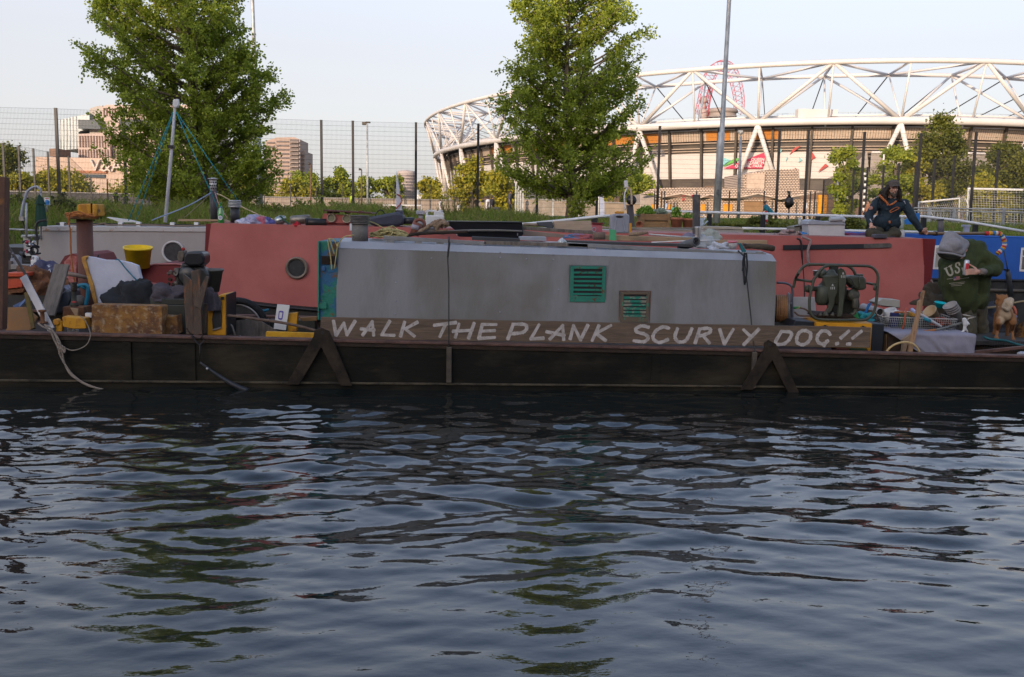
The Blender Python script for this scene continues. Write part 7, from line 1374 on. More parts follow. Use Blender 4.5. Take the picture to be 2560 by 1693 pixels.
 # green pump in a tube frame
OLV=mat('army_green',(.062,.066,.042),.5,col2=(.042,.046,.03),scale=5,col3=(.10,.095,.07),scale3=10,lo3=.62,hi3=.72,bump=.1);PW=mat('stencil_white',(.5,.5,.46),.7)
def pump():
 t=thing('water_pump','olive green army water pump inside a rounded tube frame on the yellow case','pump',P(2110,806,11.4));R=.0175
 Yf,Yb=11.28,11.78
 fr=zC((330,350),(290,520),(265,640),(262,760),(275,850),(320,915),(400,955),(600,965),(900,970),(1080,965),(1150,940),(1210,880),(1250,800),(1275,650),(1292,420),(1295,300),(1260,220),(1190,165),(1080,150),(700,145),(560,145),(480,170),(410,240),(350,330))
 mb=MB();mb.tube([P(x,y,Yf) for x,y in [(p.x,p.y) for p in rope([(a,b,0) for a,b in fr+fr[:1]],0,3)[:-1]]],R,9,closed=True);mb.build('frame_front',OLV,t)
 bk=zC((20,480),(40,400),(60,330),(110,230),(170,165),(240,130),(300,128),(520,132),(760,140),(860,160),(920,210),(960,300),(975,420),(960,800))
 mb=MB();mb.tube([P(p.x,p.y,Yb-.2) for p in rope([(a,b,0) for a,b in bk],0,3)],R,9);mb.build('frame_back',OLV,t)
 for a,b in (((55,355),(295,385)),((1135,410),(1255,432)),((60,330),(110,250))):
  q=zC(a,b);mb=MB();mb.tube([P(*q[0],Yb-.25),P(*q[1],Yf+.02)],R*.9,8);mb.build('frame_crossbar',OLV,t)
 mb=MB();mb.tube([P(*q,y) for q,y in zip(zC((1255,440),(1240,520)),(Yf,Yf))],R,8);mb.build('gusset',OLV,t)
 kk=S(11.5)/6.031
 def lv(c,prof,axis,nm,m=OLV,seg=28,Y=11.5):
  q=zC(c)[0];mb=MB();mb.lathe([(r*kk,z*kk) for r,z in prof],P(q[0],q[1],Y),axis,seg);return mb.build(nm,m,t)
 lv((590,745),[(1,0),(110,5),(190,60),(215,200),(215,300),(120,420),(112,470),(112,530),(60,560),(50,590),(30,595),(1,596)],(0,0,1),'main_casing',Y=11.6)
 lv((590,420),[(115,0),(125,10),(125,24),(112,34),(112,100),(125,110),(125,130),(60,165),(45,200),(28,215),(1,216)],(0,0,1),'casing_flange',Y=11.45)
 lv((440,740),[(1,0),(60,0),(95,60),(105,160),(95,270),(60,300),(1,305)],(0,0,1),'side_volute',Y=11.42)
 lv((200,495),[(48,0),(52,4),(52,40),(38,44),(38,250)],(1,.1,0),'inlet_pipe',Y=11.4);lv((240,495),[(60,0),(60,20)],(1,.1,0),'inlet_flange',Y=11.4)
 lv((355,300),[(35,0),(35,70),(48,72),(48,84),(30,84)],(0,0,1),'filler_neck',SILV,Y=11.45);lv((470,270),[(1,-20),(70,-20),(75,60),(1,65)],(-1,0,.1),'priming_chamber',Y=11.5)
 mb=MB();mb.pprism(zC((470,300),(700,300),(715,440),(690,560),(650,640),(640,740),(600,830),(480,920),(475,890),(540,790),(560,700),(545,600),(500,470),(475,380)),11.36,.05);mb.build('front_guard',OLV,t,bevel=.015)
 mb=MB();mb.pprism(zC((705,200),(740,180),(790,205),(820,260),(820,400),(790,620),(770,820),(752,915),(690,915),(715,700),(712,400)),11.33,.04);mb.build('tapered_strut',OLV,t,bevel=.008)
 mb=MB();mb.pprism(zC((600,165),(700,160),(705,500),(700,900),(620,900),(640,500)),11.5,.1);mb.build('rear_bulkhead',mat('pump_dark',(.02,.022,.016),.7),t)
 mb=MB();mb.pprism(zC((640,600),(850,500),(1020,660),(1030,760),(960,900),(660,900)),11.6,.15);mb.build('crankcase',mat('pump_dark',(.02,.022,.016)),t,bevel=.02)
 mb=MB();mb.pprism(zC((820,320),(900,300),(1080,305),(1130,345),(1132,480),(1105,520),(1020,520),(960,500),(900,440),(840,400)),11.42,.22);mb.build('fuel_tank',OLV,t,bevel=.03)
 mb=MB();q=zC((1015,300),(1015,520));mb.tube([P(*q[0],11.41),P(*q[1],11.41)],.006,6);mb.build('tank_strap',OLV,t)
 lv((1020,298),[(55,0),(58,8),(58,22),(30,28)],(0,0,1),'tank_cap',Y=11.52)
 lv((905,590),[(95,0),(100,30),(85,60),(60,64),(60,80),(40,84),(1,84)],(.2,-1,.1),'air_cleaner',mat('pump_fitting',(.09,.085,.065),.5,.3),20,Y=11.5)
 for i in range(5):lv((905,590),[(96-i*16,62+i*3),(90-i*16,68+i*3)],(.2,-1,.1),'cleaner_ring',OLV,20,Y=11.5)
 lv((945,790),[(38,0),(45,20),(42,130),(30,160)],(0,0,1),'exhaust_pipe',mat('pump_fitting',(.09,.085,.065)),Y=11.45)
 mb=MB();mb.tube(rope(Q(zC((965,640),(975,720),(960,800),(940,860),(890,890)),11.45),0,4),.022,8);mb.build('exhaust_bend',OLV,t)
 mb=MB();mb.tube(rope(Q(zC((850,330),(900,360),(930,440),(890,480),(820,470)),11.38),0,4),.005,5);mb.build('control_cable',BLACKP,t)
 mb=MB();q=zC((420,860),(420,925));mb.pprism(zC((350,900),(420,860),(600,870),(900,880),(980,940),(560,945),(400,935)),11.4,.3);mb.build('base_tray',DKBR,t,bevel=.01)
 for x in (430,520,610):lv((x,905),[(1,0),(26,0),(26,30),(14,34),(12,55),(1,56)],(0,0,1),'base_bolt',mat('pump_fitting',(.09,.085,.065)),12,Y=11.34)
 for cx_,cy_,yy in ((770,290,11.325),(612,465,11.355)):
  mb=MB()
  for seg_ in ([(cx_-14,cy_-10),(cx_-2,cy_-45),(cx_+6,cy_-45),(cx_-5,cy_-10)],[(cx_+4,cy_-10),(cx_-2,cy_-45),(cx_+6,cy_-45),(cx_+15,cy_-10)],[(cx_-6,cy_-24),(cx_+8,cy_-24),(cx_+8,cy_-18),(cx_-6,cy_-18)]):
   mb.pprism(zC(*seg_),yy,.002);yy -= .0004
  for d in (-30,-4,22):mb.pprism(zC((cx_+d,cy_+2),(cx_+d+11,cy_+2),(cx_+d+11,cy_+40),(cx_+d,cy_+40)),yy,.002)
  mb.build('stencilled_mark',PW,t)
pump()
# objects behind and on the basket
t=thing('paper_roll','roll of pale sheet with a blue strap lying behind the pump frame','roll',P(2180,785,12.1));a,b=P(2158,768,12.5),P(2201,781,11.8);ax=(b-a).normalized();L_=(b-a).length
mb=MB();mb.lathe([(.05,0),(.05,L_),(.044,L_),(.04,0)],a,ax,22);mb.build('outer_sheet',mat('roll_pale',(.36,.35,.34),.6),t);mb=MB();mb.lathe([(.001,L_-.05),(.043,L_-.05)],a,ax,18);mb.build('roll_core',BLACKP,t);mb=MB();mb.pprism(zC((1095,860),(1160,720),(1190,705),(1195,730),(1120,870)),11.75,.03);mb.build('blue_strap',mat('strap_blue2',(.01,.15,.4),.5),t,bevel=.004)
t=thing('beige_box','beige plastic equipment box lying on the junk against the red boat','box',P(2222,772,12.4));mb=MB();mb.pprism(zC((1270,700),(1365,648),(1630,668),(1625,790),(1380,762),(1290,730)),12.4,.25);mb.build('box_body',mat('beige',(.36,.34,.29),.6),t,bevel=.006);mb=MB();mb.tube(Q(zC((1345,752),(1500,768),(1627,785)),12.39),.007,5);mb.build('lid_seam',DKBR,t)
t=thing('white_mug','white enamel jug with a round handle standing at the left end of the wire basket','jug',P(2233,797,11.9));mb=MB();mb.lathe([(.001,0),(.085,0),(.095,.02),(.082,.13),(.078,.13),(.07,.01)],P(2229,798,11.9),(-.35,-.1,1),24);mb.build('jug_body',mat('enamel',(.55,.55,.53),.25),t);mb=MB();mb.tube([P(2243,786,11.86)+Vector((math.cos(a)*.035,0,math.sin(a)*.045)) for a in np.linspace(-1.7,2.4,14)],.008,7);mb.build('jug_handle',mat('enamel',(.55,.55,.53)),t)
mb=MB();mb.pprism(zC((870,885),(960,840),(990,860),(1020,945),(880,940)),11.55,.1);solo(mb,'green_block',mat('plastic_green',(.02,.3,.1),.4),'bright green plastic piece in the lower right corner of the pump frame','plastic piece',bevel=.008)
crumple(P(2162,797,11.7),(.12,.1,.07),mat('teal_net',(.01,.25,.28),.6),'teal_netting','teal netting beside the bright green plastic piece','net',5,amp=.9)
mb=MB();mb.pprism(zC((1020,790),(1250,830),(1300,900),(1440,920),(1430,935),(1220,905),(1000,830)),11.8,.25);solo(mb,'brown_tray',mat('tray_brown',(.1,.06,.035),.8),'dark brown tray under the pale roll','tray',bevel=.006)
# wire basket
BW=mat('basket_wire',(.42,.42,.38),.5,.4)
def basket():
 Yf=11.62;D=.62;t=thing('wire_basket','long low wire basket full of odds and ends on the grey cloth','basket',P(2300,832,Yf));a0,a1=zD((-330,520))[0],zD((1205,548))[0];b0,b1=zD((-300,790))[0],zD((1170,785))[0]
 A_,B_,C_,D_=P(a0[0]+35,a0[1]-2,Yf),P(*a1,Yf),P(*b1,Yf+.03),P(b0[0]+40,b0[1]-4,Yf+.03);bk=Vector((.05,D,.02))
 mb=MB();mb.tube([A_,B_,B_+bk,A_+bk],.007,6,closed=True);mb.build('rim_wire',mat('basket_rim',(.55,.52,.46),.5),t)
 mb=MB();netgrid(mb,A_,B_,C_,D_,34,6,.0026);netgrid(mb,B_,B_+bk,C_+bk,C_,12,6,.0026);netgrid(mb,A_+bk,B_+bk,C_+bk,D_+bk,34,6,.0026);netgrid(mb,A_,A_+bk,D_+bk,D_,12,6,.0026);mb.build('wire_mesh',BW,t)
 q=Q(zD((1300,465),(1530,508),(1400,530),(1390,560)),11.75);mb=MB();mb.tube(q,.007,6);mb.build('bent_rim_end',mat('basket_rim',(.55,.52,.46)),t)
basket()
r_=random.Random(11)
fill=[((2232,825),(.09,.1,.22),(.015,.02,.1),'dark blue box in the left end of the wire basket'),((2250,825),(.07,.1,.2),(.03,.07,.03),'dark green carton beside the dark blue box'),((2262,826),(.06,.1,.22),(.1,.14,.08),'pale green carton left of the orange rod'),((2290,826),(.1,.1,.18),(.09,.11,.09),'grey green carton behind the tall timber stake'),((2310,828),(.08,.1,.16),(.05,.03,.02),'brown can right of the timber stake'),((2325,826),(.1,.12,.14),(.02,.03,.035),'dark case in the middle of the wire basket')]
for (x,y),s_,c,lb in fill:mb=MB();q=P(x,y,11.8);mb.box(q+Vector((0,0,s_[2]/2)),s_,(0,0,r_.uniform(-.3,.3)));solo(mb,'carton',mat('fill%d' % x,c,.6),lb,'carton',bevel=.008)
mb=MB();mb.tube(Q(zD((318,350),(290,560),(245,780)),11.6),.011,8);solo(mb,'orange_rod',mat('rod_orange',(.5,.1,.04),.5),'upright orange red rod in the wire basket','rod')
for i,(a,b,c,rr,lb) in enumerate((((375,430),(480,460),(.5,.25,.02),3.2,'upper yellow handle beside the timber stake'),((370,470),(480,490),(.4,.2,.02),3.0,'lower yellow handle beside the timber stake'),((415,375),(480,430),(.35,.38,.55),4.5,'pale lilac plastic bottle neck behind the timber stake'),((120,425),(280,420),(.4,.12,.03),2.6,'orange cable tie bundle left of the orange rod'),((560,455),(935,680),(.42,.42,.42),3.4,'long grey metal tube slanting across the wire basket'),((600,520),(730,575),(.01,.2,.26),4.5,'teal handle beside the slanting grey tube'),((1000,690),(1290,610),(.16,.16,.14),3.0,'grey green bar sloping up at the right end of the basket'))):
 q=zD(a,b);mb=MB();mb.cyl(P(*q[0],11.66),P(*q[1],11.55),rr*S(11.6),seg=10);solo(mb,'tool',mat('tool%d' % i,c,.5),lb,'tool')
t=thing('hammer','orange and grey handled hammer lying in front of the wire basket','hammer',P(2330,828,11.45));q=zD((590,775),(830,730),(1060,680));mb=MB();mb.tube([P(*q[0],11.5),P(*q[1],11.5)],[.02,.016],9);mb.build('grip',mat('grip_orange',(.38,.14,.04),.6),t);mb=MB();mb.tube([P(*q[1],11.5),P(*q[2],11.52)],.013,8);mb.build('shaft',mat('shaft_grey',(.15,.16,.15),.5),t);mb=MB();mb.pprism(zD((975,740),(1000,735),(1170,775),(1160,790),(1060,785)),11.5,.03);mb.build('claw',SILV,t,bevel=.003)
crumple(P(2350,812,11.75),(.12,.1,.09),mat('orange_net',(.4,.06,.02),.8,col2=(.1,.02,.01),scale=20,lo=.45,hi=.5),'orange_netting','orange red netting in the wire basket under the stacked buckets','net',12,amp=.9)
crumple(P(2330,826,11.85),(.2,.12,.1),mat('dark_junk',(.03,.035,.03),.8),'dark_tangle','dark tangle of straps in the bottom of the wire basket','straps',15,amp=.9)
crumple(P(2275,795,12.2),(.3,.14,.09),mat('brown_junk',(.12,.06,.03),.8,col2=(.05,.05,.04),scale=12),'brown_tangle','brown tangle of parts heaped behind the timber stake','scrap',16,amp=.9)
# buckets
bucket('cream plastic bucket with a brown stained mouth tipped to the left in the wire basket',(2338,793),11.95,18,12,27,mat('bucket_cream',(.42,.32,.19),.6,col2=(.36,.22,.1),scale=9),tilt=(-.75,-.25,.62),handle=False)
BGR=mat('bucket_grey',(.29,.27,.25),.5)
for i in range(4):
 q=(2394-i*3.2,797-i*4.6);bucket(['outermost of four nested grey buckets lying tilted in the basket, nearest the hammer','second of four nested grey tilted buckets','third of four nested grey tilted buckets','uppermost of four nested grey tilted buckets, its wire handle showing'][i],q,11.8,16.5+.3*i,12,26,BGR,tilt=(-.52,-.12,.8),handle=(i == 3),group='nested grey buckets')
bucket('short brownish bucket holding the teal tub',(2349,782),12.15,15,12,24,mat('bucket_brown',(.2,.17,.12),.6),handle=False)
t=thing('teal_tub','bright teal plastic tub perched on the brownish bucket','tub',P(2349,768,12.1));TT=mat('bright_teal',(.0,.42,.46),.4);mb=MB();k=S(12.1);mb.lathe([(10*k,0),(15*k,12*k),(16.5*k,13*k),(15*k,14*k),(9*k,2*k),(.001,2*k)],P(2349,769,12.1),(.08,-.15,1),10);mb.build('tub_shell',TT,t)
t=thing('figurine','small white animal ornament sitting at the right end of the grey cloth','ornament',P(2413,831,11.5));mb=MB();WC=mat('ceramic_white',(.6,.59,.56),.3);k=S(11.5)
blobby('ornament_body',[(P(2411,800,11.5),P(2414,810,11.5),6*k,7*k),(P(2414,810,11.5),P(2410,826,11.5),5*k,3.4*k),(P(2410,826,11.5),P(2405,830,11.48),2.6*k,2.2*k),(P(2414,822,11.5),P(2419,830,11.5),3*k,2*k),(P(2418,806,11.5),P(2424,811,11.48),3.4*k,1.4*k),(P(2409,799,11.5),P(2407,796,11.5),3*k,1.5*k)],WC,t,voxel=.006,smooth=3)
# grey cloth covered table
t=thing('cloth_covered_crate','low crate covered by a lilac grey cloth at the right of the barge','crate',P(2330,888,11.2));CL=mat('lilac_cloth',(.25,.24,.28),.9,col2=(.2,.19,.235),scale=3,bump=.15,bscale=40);CL2=CL
q=Q([(2222,833),(2443,838),(2437,886),(2222,884)],11.25);mb=MB();mb.prism([p+Vector((.0,.03,-.01)) for p in q],(0,.6,0));mb.build('crate_body',DKBR,t)
TLc,TRc=P(2224,833,11.22),P(2441,838,11.22);BRc,BLc=P(2436,889,11.2),P(2300,889,11.2)
def clothf(u,v):
 top=TLc.lerp(TRc,u)
 if v < .4:p=top+Vector((0,.62*(1-v/.4),.006));p.z += .005*noise.noise(p*6);return p
 w_=(v-.4)/.6;x0=P(2224+min(1,w_*1.05)*92,860,11.2).x;x1=P(2441-4*w_,860,11.2).x;x=x0+(x1-x0)*u;z=top.z*(1-w_)+(BRc.z-.03)*w_
 f=.012*math.sin(u*26+3*noise.noise(Vector((u*4,w_,0))))*w_+.012*noise.noise(Vector((u*7,w_*3,2)));return Vector((x,11.215-.012*w_+f,z))
mb=MB();mb.grid(clothf,90,26);mb.build('cloth',CL,t,solid=.004)
mb=MB();mb.grid(lambda u,v:Vector((P(2441+u*8-2*v,838,11.2).x+.006*math.sin(v*9),11.22+.12*u+.02*math.sin(v*8+u*5),P(2441,838+v*46,11.2).z-.03*u)),8,16);mb.build('cloth_corner',CL,t,solid=.004)
mb=MB();mb.pprism([(2216,836),(2262,850),(2262,888),(2216,886)],11.3,.2);solo(mb,'cardboard_box',mat('card_brown',(.17,.11,.06),.85),'brown cardboard box under the left edge of the lilac cloth','box',bevel=.004)
# timber stakes
mb=MB();mb.pprism(zD((355,1150),(400,900),(430,750),(500,500),(535,240),(580,205),(590,120),(625,45),(655,50),(640,110),(615,215),(580,420),(545,560),(500,800),(450,1000),(428,1155)),11.12,.045);solo(mb,'timber_stake',mat('stake_wood',(.36,.22,.12),.85,col2=(.2,.1,.05),scale=4,stretch=(4,1,.8),bump=.4,bscale=20,lo=.5,hi=.62),'tall splintered timber stake leaning up in front of the wire basket','stake',bevel=.004)
mb=MB();mb.pprism(zD((240,1150),(262,1000),(255,900),(300,870),(395,815),(380,900),(355,960),(300,1155)),11.16,.05);solo(mb,'timber_offcut',mat('offcut_wood',(.28,.2,.13),.85,bump=.3),'short timber offcut standing behind the foot of the tall stake','timber',bevel=.004)
mb=MB();mb.tube(rope(Q(zD((-30,1110),(60,1020),(180,965),(320,945),(440,980),(520,1060),(560,1150)),11.04),0,5),.0125,8);solo(mb,'yellow_hose',mat('hose_straw',(.5,.36,.16),.5),'straw yellow hose arching in front of the timber stakes','hose')
# planks and mesh at the far right
mb=MB();mb.pprism([(2362,886),(2560,866),(2800,845),(2800,860),(2560,872),(2420,888)],11.25,.06);solo(mb,'rusty_flat_bar',RAILR,'long rusty flat bar sloping up to the right edge of the frame','bar')
mb=MB();mb.pprism([(2430,845),(2600,858),(2700,862),(2700,880),(2430,868)],12.3,.05);solo(mb,'maroon_board',mat('board_maroon',(.07,.035,.03),.7),'dark maroon board lying under the dog','board')
mb=MB();mb.sph(P(2556,885,11.15),(.07,.04,.03),12,jit=.3);solo(mb,'grey_cloth_lump',PLASTG,'pale grey lump on the gunwale at the right edge','lump')
mb=MB();mb.tube(rope(Q(zD((1660,845),(1760,890),(1900,905),(2050,920),(2200,970),(2350,1010),(2500,1060)),11.7),0,4),.016,7);solo(mb,'teal_pipe',mat('teal_dark',(.01,.09,.1),.6),'dark teal hose lying along the mesh at the dog feet','hose')
t=thing('wire_mesh_sheet','sheet of black wire mesh lying under the dark teal hose','mesh',P(2500,870,11.8));mb=MB();netgrid(mb,P(2455,842,11.72),P(2620,862,11.72),P(2620,885,11.68),P(2455,868,11.68),26,4,.0022);mb.build('wires',BLACKP,t)
# dark heaps behind the dog
crumple(P(2478,820,13.2),(.36,.2,.36),mat('dark_sheet',(.035,.038,.048),.8),'dark_tarpaulin','dark blue grey tarpaulin heap between the hooded person and the dog','tarpaulin',21,amp=.5)
crumple(P(2555,862,12.3),(.14,.1,.3),mat('brown_sack',(.14,.07,.015),.9,col2=(.04,.02,.01),scale=18,lo=.45,hi=.55,bump=.6),'brown_sack','knobbly dark brown basket at the right edge beside the dog','basket',22,amp=.3)
mb=MB();mb.tube(rope(Q(zD((1700,350),(1800,340),(1905,325)),13),0,3),.016,7);solo(mb,'bamboo_pole',mat('bamboo',(.28,.22,.12),.7),'short pale pole showing between the hooded person and the dog','pole');mb=MB();mb.tube(rope(Q(zD((2180,265),(2280,245),(2500,215)),13),0,3),.014,7);solo(mb,'bamboo_pole',mat('bamboo',(.28,.22,.12),.7),'pale thin pole running from the dog to the right edge','pole')
crumple(P(2335,760,13.3),(.25,.15,.26),mat('twigs',(.06,.05,.035),.9),'dry_bush','tangle of dry dark twigs behind the teal tub','twigs',23,amp=1.0)
mb=MB();mb.tube(rope(Q([(2328,700),(2338,722),(2346,742),(2352,760)],13.6),0,4),.012,6);solo(mb,'pale_rope',ROPEW,'pale cord hanging from the red boat end beside the hooded person','rope')
# ================================================================ people and dog
SKIN=mat('skin',(.56,.32,.23),.5,col2=(.48,.25,.17),scale=9);SKINL=mat('skin_light',(.45,.27,.19),.5)
HAIR=mat('hair_dark',(.022,.016,.012),.7,col2=(.045,.032,.022),scale=14,stretch=(4,4,1),bump=.8,bscale=40)
def px3(l,Y):return P(l[0],l[1],Y)
def hand(fr,to,fwd,side,k,curl=.5,thumb=1):
 """capsules of a hand: wrist fr to knuckles direction fwd; side = across the palm"""
 fwd=Vector(fwd).normalized();side=Vector(side).normalized();nrm=fwd.cross(side).normalized();w_=Vector(fr);pr=[]
 pr.append((w_,w_+fwd*.045,.024,.026));pal=w_+fwd*.055;pr.append((pal,(.042,.042,.017),Matrix((side,fwd,nrm)).transposed().to_euler()))
 for i,(o,L) in enumerate(((-.031,.062),(-.011,.072),(.010,.068),(.029,.052))):
  b=w_+fwd*(.092-abs(o)*.2)+side*o;j1=b+(fwd*math.cos(curl*.6)+nrm*math.sin(curl*.6))*L*.45;j2=j1+(fwd*math.cos(curl*1.5)+nrm*math.sin(curl*1.5))*L*.32;j3=j2+(fwd*math.cos(curl*2.3)+nrm*math.sin(curl*2.3))*L*.25
  pr += [(b-fwd*.02,b,.0095,.0095),(b,j1,.0095,.0088),(j1,j2,.0088,.008),(j2,j3,.008,.0065)]
 tb=w_+fwd*.03+side*thumb*.03;t1=tb+(fwd*.6+side*thumb*.6+nrm*.3).normalized()*.035;t2=t1+(fwd*.85+side*thumb*.1+nrm*.5).normalized()*.03;pr += [(tb,t1,.012,.0105),(t1,t2,.0105,.008)]
 return pr
def seated():
 Y=15.0;k=S(Y);t=thing('person','bearded long haired man in a cap and dark teal jacket sitting on the red boat','person',P(2215,596,Y))
 F=lambda a,b,d=0:P(2140+a/8.254,430+b/8.254,Y+d)
 hc=F(765,345,-.02);nk=F(745,590,.03);ch=F(700,760,.06);pel=F(610,1200,.12)
 shR,shL=F(430,640,.08),F(1000,660,.05);elR=F(265,910,.0);wrR=F(310,1090,-.14);elL=F(1160,940,-.05);wrL=F(1350,1205,-.1)
 hipR,hipL=F(500,1215,.12),F(720,1215,.12);knR,knL=F(290,1265,-.22),F(830,1275,-.2);anR,anL=F(640,1350,-.2),F(480,1345,-.12)
 hk=.001*1.0
 pr=[(hc+Vector((0,.02,.035)),(.077,.095,.088),(0,0,0)),(hc+Vector((-.003,-.012,-.045)),(.058,.068,.072),(0,0,0)),(hc+Vector((-.005,-.035,-.092)),(.034,.03,.026),(0,0,0)),
 (hc+Vector((-.006,-.088,.0)),hc+Vector((-.007,-.108,-.032)),.009,.0145),(hc+Vector((-.034,-.073,.022)),hc+Vector((.022,-.073,.022)),.012,.012),(hc+Vector((-.008,-.083,-.062)),(.024,.012,.007),(0,0,0)),(hc+Vector((-.008,-.08,-.073)),(.02,.012,.007),(0,0,0)),
 (hc+Vector((-.042,-.058,-.02)),(.02,.02,.018),(0,0,0)),(hc+Vector((.03,-.058,-.02)),(.02,.02,.018),(0,0,0)),(hc+Vector((.076,.01,-.01)),(.009,.02,.03),(0,0,0)),(hc+Vector((-.08,.01,-.01)),(.009,.02,.03),(0,0,0)),
 (hc+Vector((0,.03,-.05)),nk,.056,.06),(nk,ch,.075,.12),(shR,ch,.055,.11),(shL,ch,.055,.11),(ch,pel,.135,.13),(shR,elR,.05,.042),(elR,wrR,.04,.027),(shL,elL,.05,.042),(elL,wrL,.04,.027),
 (pel,hipR,.11,.1),(pel,hipL,.11,.1),(hipR,knR,.08,.062),(hipL,knL,.08,.062),(knR,anR,.055,.04),(knL,anL,.055,.04)]
 pr += hand(wrR,None,F(335,1250,-.2)-wrR,(1,0,.12),k,curl=.35,thumb=1)
 pr += hand(wrL,None,F(1490,1240,-.02)-wrL,(.1,-.5,.9),k,curl=1.05,thumb=1)
 blobby('body',pr,SKIN,t,voxel=.0065,smooth=2)
 for dx in (-.030,.018):mb=MB();mb.sph(hc+Vector((dx,-.074,.004)),(.0095,.008,.006),10);mb.build('eye',mat('eye_dark',(.03,.02,.015),.2),t)
 for dx in (-.031,.019):mb=MB();mb.tube([hc+Vector((dx-.016,-.082,.017)),hc+Vector((dx,-.089,.021)),hc+Vector((dx+.014,-.083,.017))],.0045,6);mb.build('eyebrow',HAIR,t)
 blobby('beard',[(hc+Vector((-.006,-.052,-.088)),(.05,.044,.036),(0,0,0)),(hc+Vector((-.008,-.062,-.112)),(.034,.03,.03),(0,0,0)),(hc+Vector((-.056,-.022,-.05)),hc+Vector((-.036,-.05,-.09)),.014,.02),(hc+Vector((.05,-.022,-.05)),hc+Vector((.03,-.05,-.09)),.014,.02),(hc+Vector((-.03,-.085,-.056)),hc+Vector((.014,-.085,-.056)),.0075,.0075)],mat('beard',(.07,.05,.035),.85,col2=(.12,.09,.07),scale=30,bump=1,bscale=80),t,voxel=.005,smooth=1,wrinkle=.005,wfreq=60)
 hp=[(hc+Vector((0,.035,.02)),(.098,.088,.085),(0,0,0))]
 r_=random.Random(2)
 for s_ in (-1,1):
  for i in range(15):
   a=hc+Vector((s_*r_.uniform(.07,.1),r_.uniform(-.03,.08),r_.uniform(-.03,.03)));L=r_.uniform(.16,.27);wx=s_*r_.uniform(.02,.075);m_=a+Vector((wx,r_.uniform(-.02,.03),-L*.45));e=m_+Vector((-s_*r_.uniform(-.02,.04),r_.uniform(-.03,.02),-L*.5));hp += [(a,m_,.02,.026),(m_,e,.026,.012)]
 for i in range(8):a=hc+Vector((r_.uniform(-.07,.07),.1,r_.uniform(-.05,.03)));hp.append((a,a+Vector((0,.02,-.2)),.03,.02))
 blobby('hair',hp,HAIR,t,voxel=.007,smooth=1,wrinkle=.016,wfreq=34)
 CAP=mat('cap_khaki',(.085,.068,.055),.85,col2=(.06,.05,.042),scale=9)
 mb=MB();V=[];n=28;ho=hc+Vector((.008,.012,.055))
 for i in range(9):
  ph=math.pi/2*i/8
  for j in range(n):a=2*math.pi*j/n;V.append(ho+Vector((math.cos(a)*.095*math.cos(ph)**.75,math.sin(a)*.108*math.cos(ph)**.75,.082*math.sin(ph))))
 mb.add(V,[(i*n+j,i*n+(j+1) % n,(i+1)*n+(j+1) % n,(i+1)*n+j) for i in range(8) for j in range(n)],True);mb.build('cap_crown',CAP,t)
 mb=MB();mb.grid(lambda u,v:ho+Vector(((.088-.012*v)*math.sin((u-.5)*2.2)*1.06-.008*v,-.1*math.cos((u-.5)*2.2)-.075*v*math.cos((u-.5)*1.9),.004-.016*v-.02*v*abs(u-.5)*2)),16,6);mb.build('cap_brim',CAP,t,solid=.005)
 mb=MB();q=ho+Vector((-.012,-.083,.045));mb.box(q,(.012,.004,.022),(.5,0,0));mb.build('cap_badge',mat('badge_orange',(.35,.18,.02)),t)
 JK=mat('jacket_teal',(.010,.024,.036),.75,col2=(.007,.017,.026),scale=4,bump=.15)
 blobby('jacket',[(nk+Vector((0,0,-.02)),ch,.088,.15),(shR,ch,.078,.14),(shL,ch,.078,.14),(ch,F(620,1080,.1),.165,.165),(F(520,1040,.05),F(760,1040,.05),.13,.13),(shR,elR,.073,.066),(elR,F(300,1060,-.1),.064,.046),(shL,elL,.073,.064),(elL,F(1325,1180,-.09),.062,.044)],JK,t,voxel=.009,smooth=3,wrinkle=.014,wfreq=11)
 ORJ=mat('jacket_orange',(.5,.14,.03),.7)
 for nm,pth,r in (('collar_lining',[(480,480,-.1),(560,560,-.14),(640,640,-.15),(665,690,-.15)],.016),('collar_lining',[(830,600,-.14),(770,650,-.155),(690,690,-.155)],.013),('zip_pull',[(690,1010,-.13),(700,1060,-.13)],.014)):
  mb=MB();mb.tube(rope([F(a,b,d) for a,b,d in pth],0,4),r,8);mb.build(nm,ORJ,t)
 mb=MB();z_=[F(a,b,-.125) for a,b in ((700,800),(830,730),(880,735),(885,755),(740,830),(705,830))];mb.tube(rope(z_+z_[:1],0,3)[:-1],.005,6,closed=True);mb.build('chest_pocket_zip',ORJ,t)
 mb=MB();mb.lathe([(.026,0),(.033,.004),(.026,.008)],F(305,745,-.055),(-.3,-1,.1),20);mb.lathe([(.001,0),(.016,.003)],F(305,745,-.058),(-.3,-1,.1),16);mb.build('sleeve_patch',mat('patch_pink',(.42,.22,.17),.8),t)
 for a,b in (((415,530),(465,495)),((985,595),(1025,665))):mb=MB();mb.tube([F(*a,-.03),F(*b,-.03)],.008,6);mb.build('shoulder_piping',mat('piping_grey',(.35,.37,.42)),t)
 mb=MB();mb.tube([F(290,970,-.115),F(325,1040,-.14)],.009,6);mb.build('cuff_mark',mat('piping_grey',(.35,.37,.42)),t)
 TR_=mat('trousers_khaki',(.055,.048,.03),.85,col2=(.04,.035,.022),scale=5)
 blobby('trousers',[(pel,hipR,.14,.12),(pel,hipL,.14,.12),(hipR,knR,.1,.078),(hipL,knL,.1,.078),(knR,anR,.07,.055),(knL,anL,.07,.055)],TR_,t,voxel=.01,smooth=3,wrinkle=.012,wfreq=12)
 for p,d in ((anR,(.07,-.06,0)),(anL,(-.07,-.04,0))):pass
 blobby('boots',[(anR,anR+Vector((.1,-.03,-.01)),.045,.038),(anL,anL+Vector((-.1,-.02,-.01)),.045,.038)],BLACKP,t,voxel=.01)
seated()
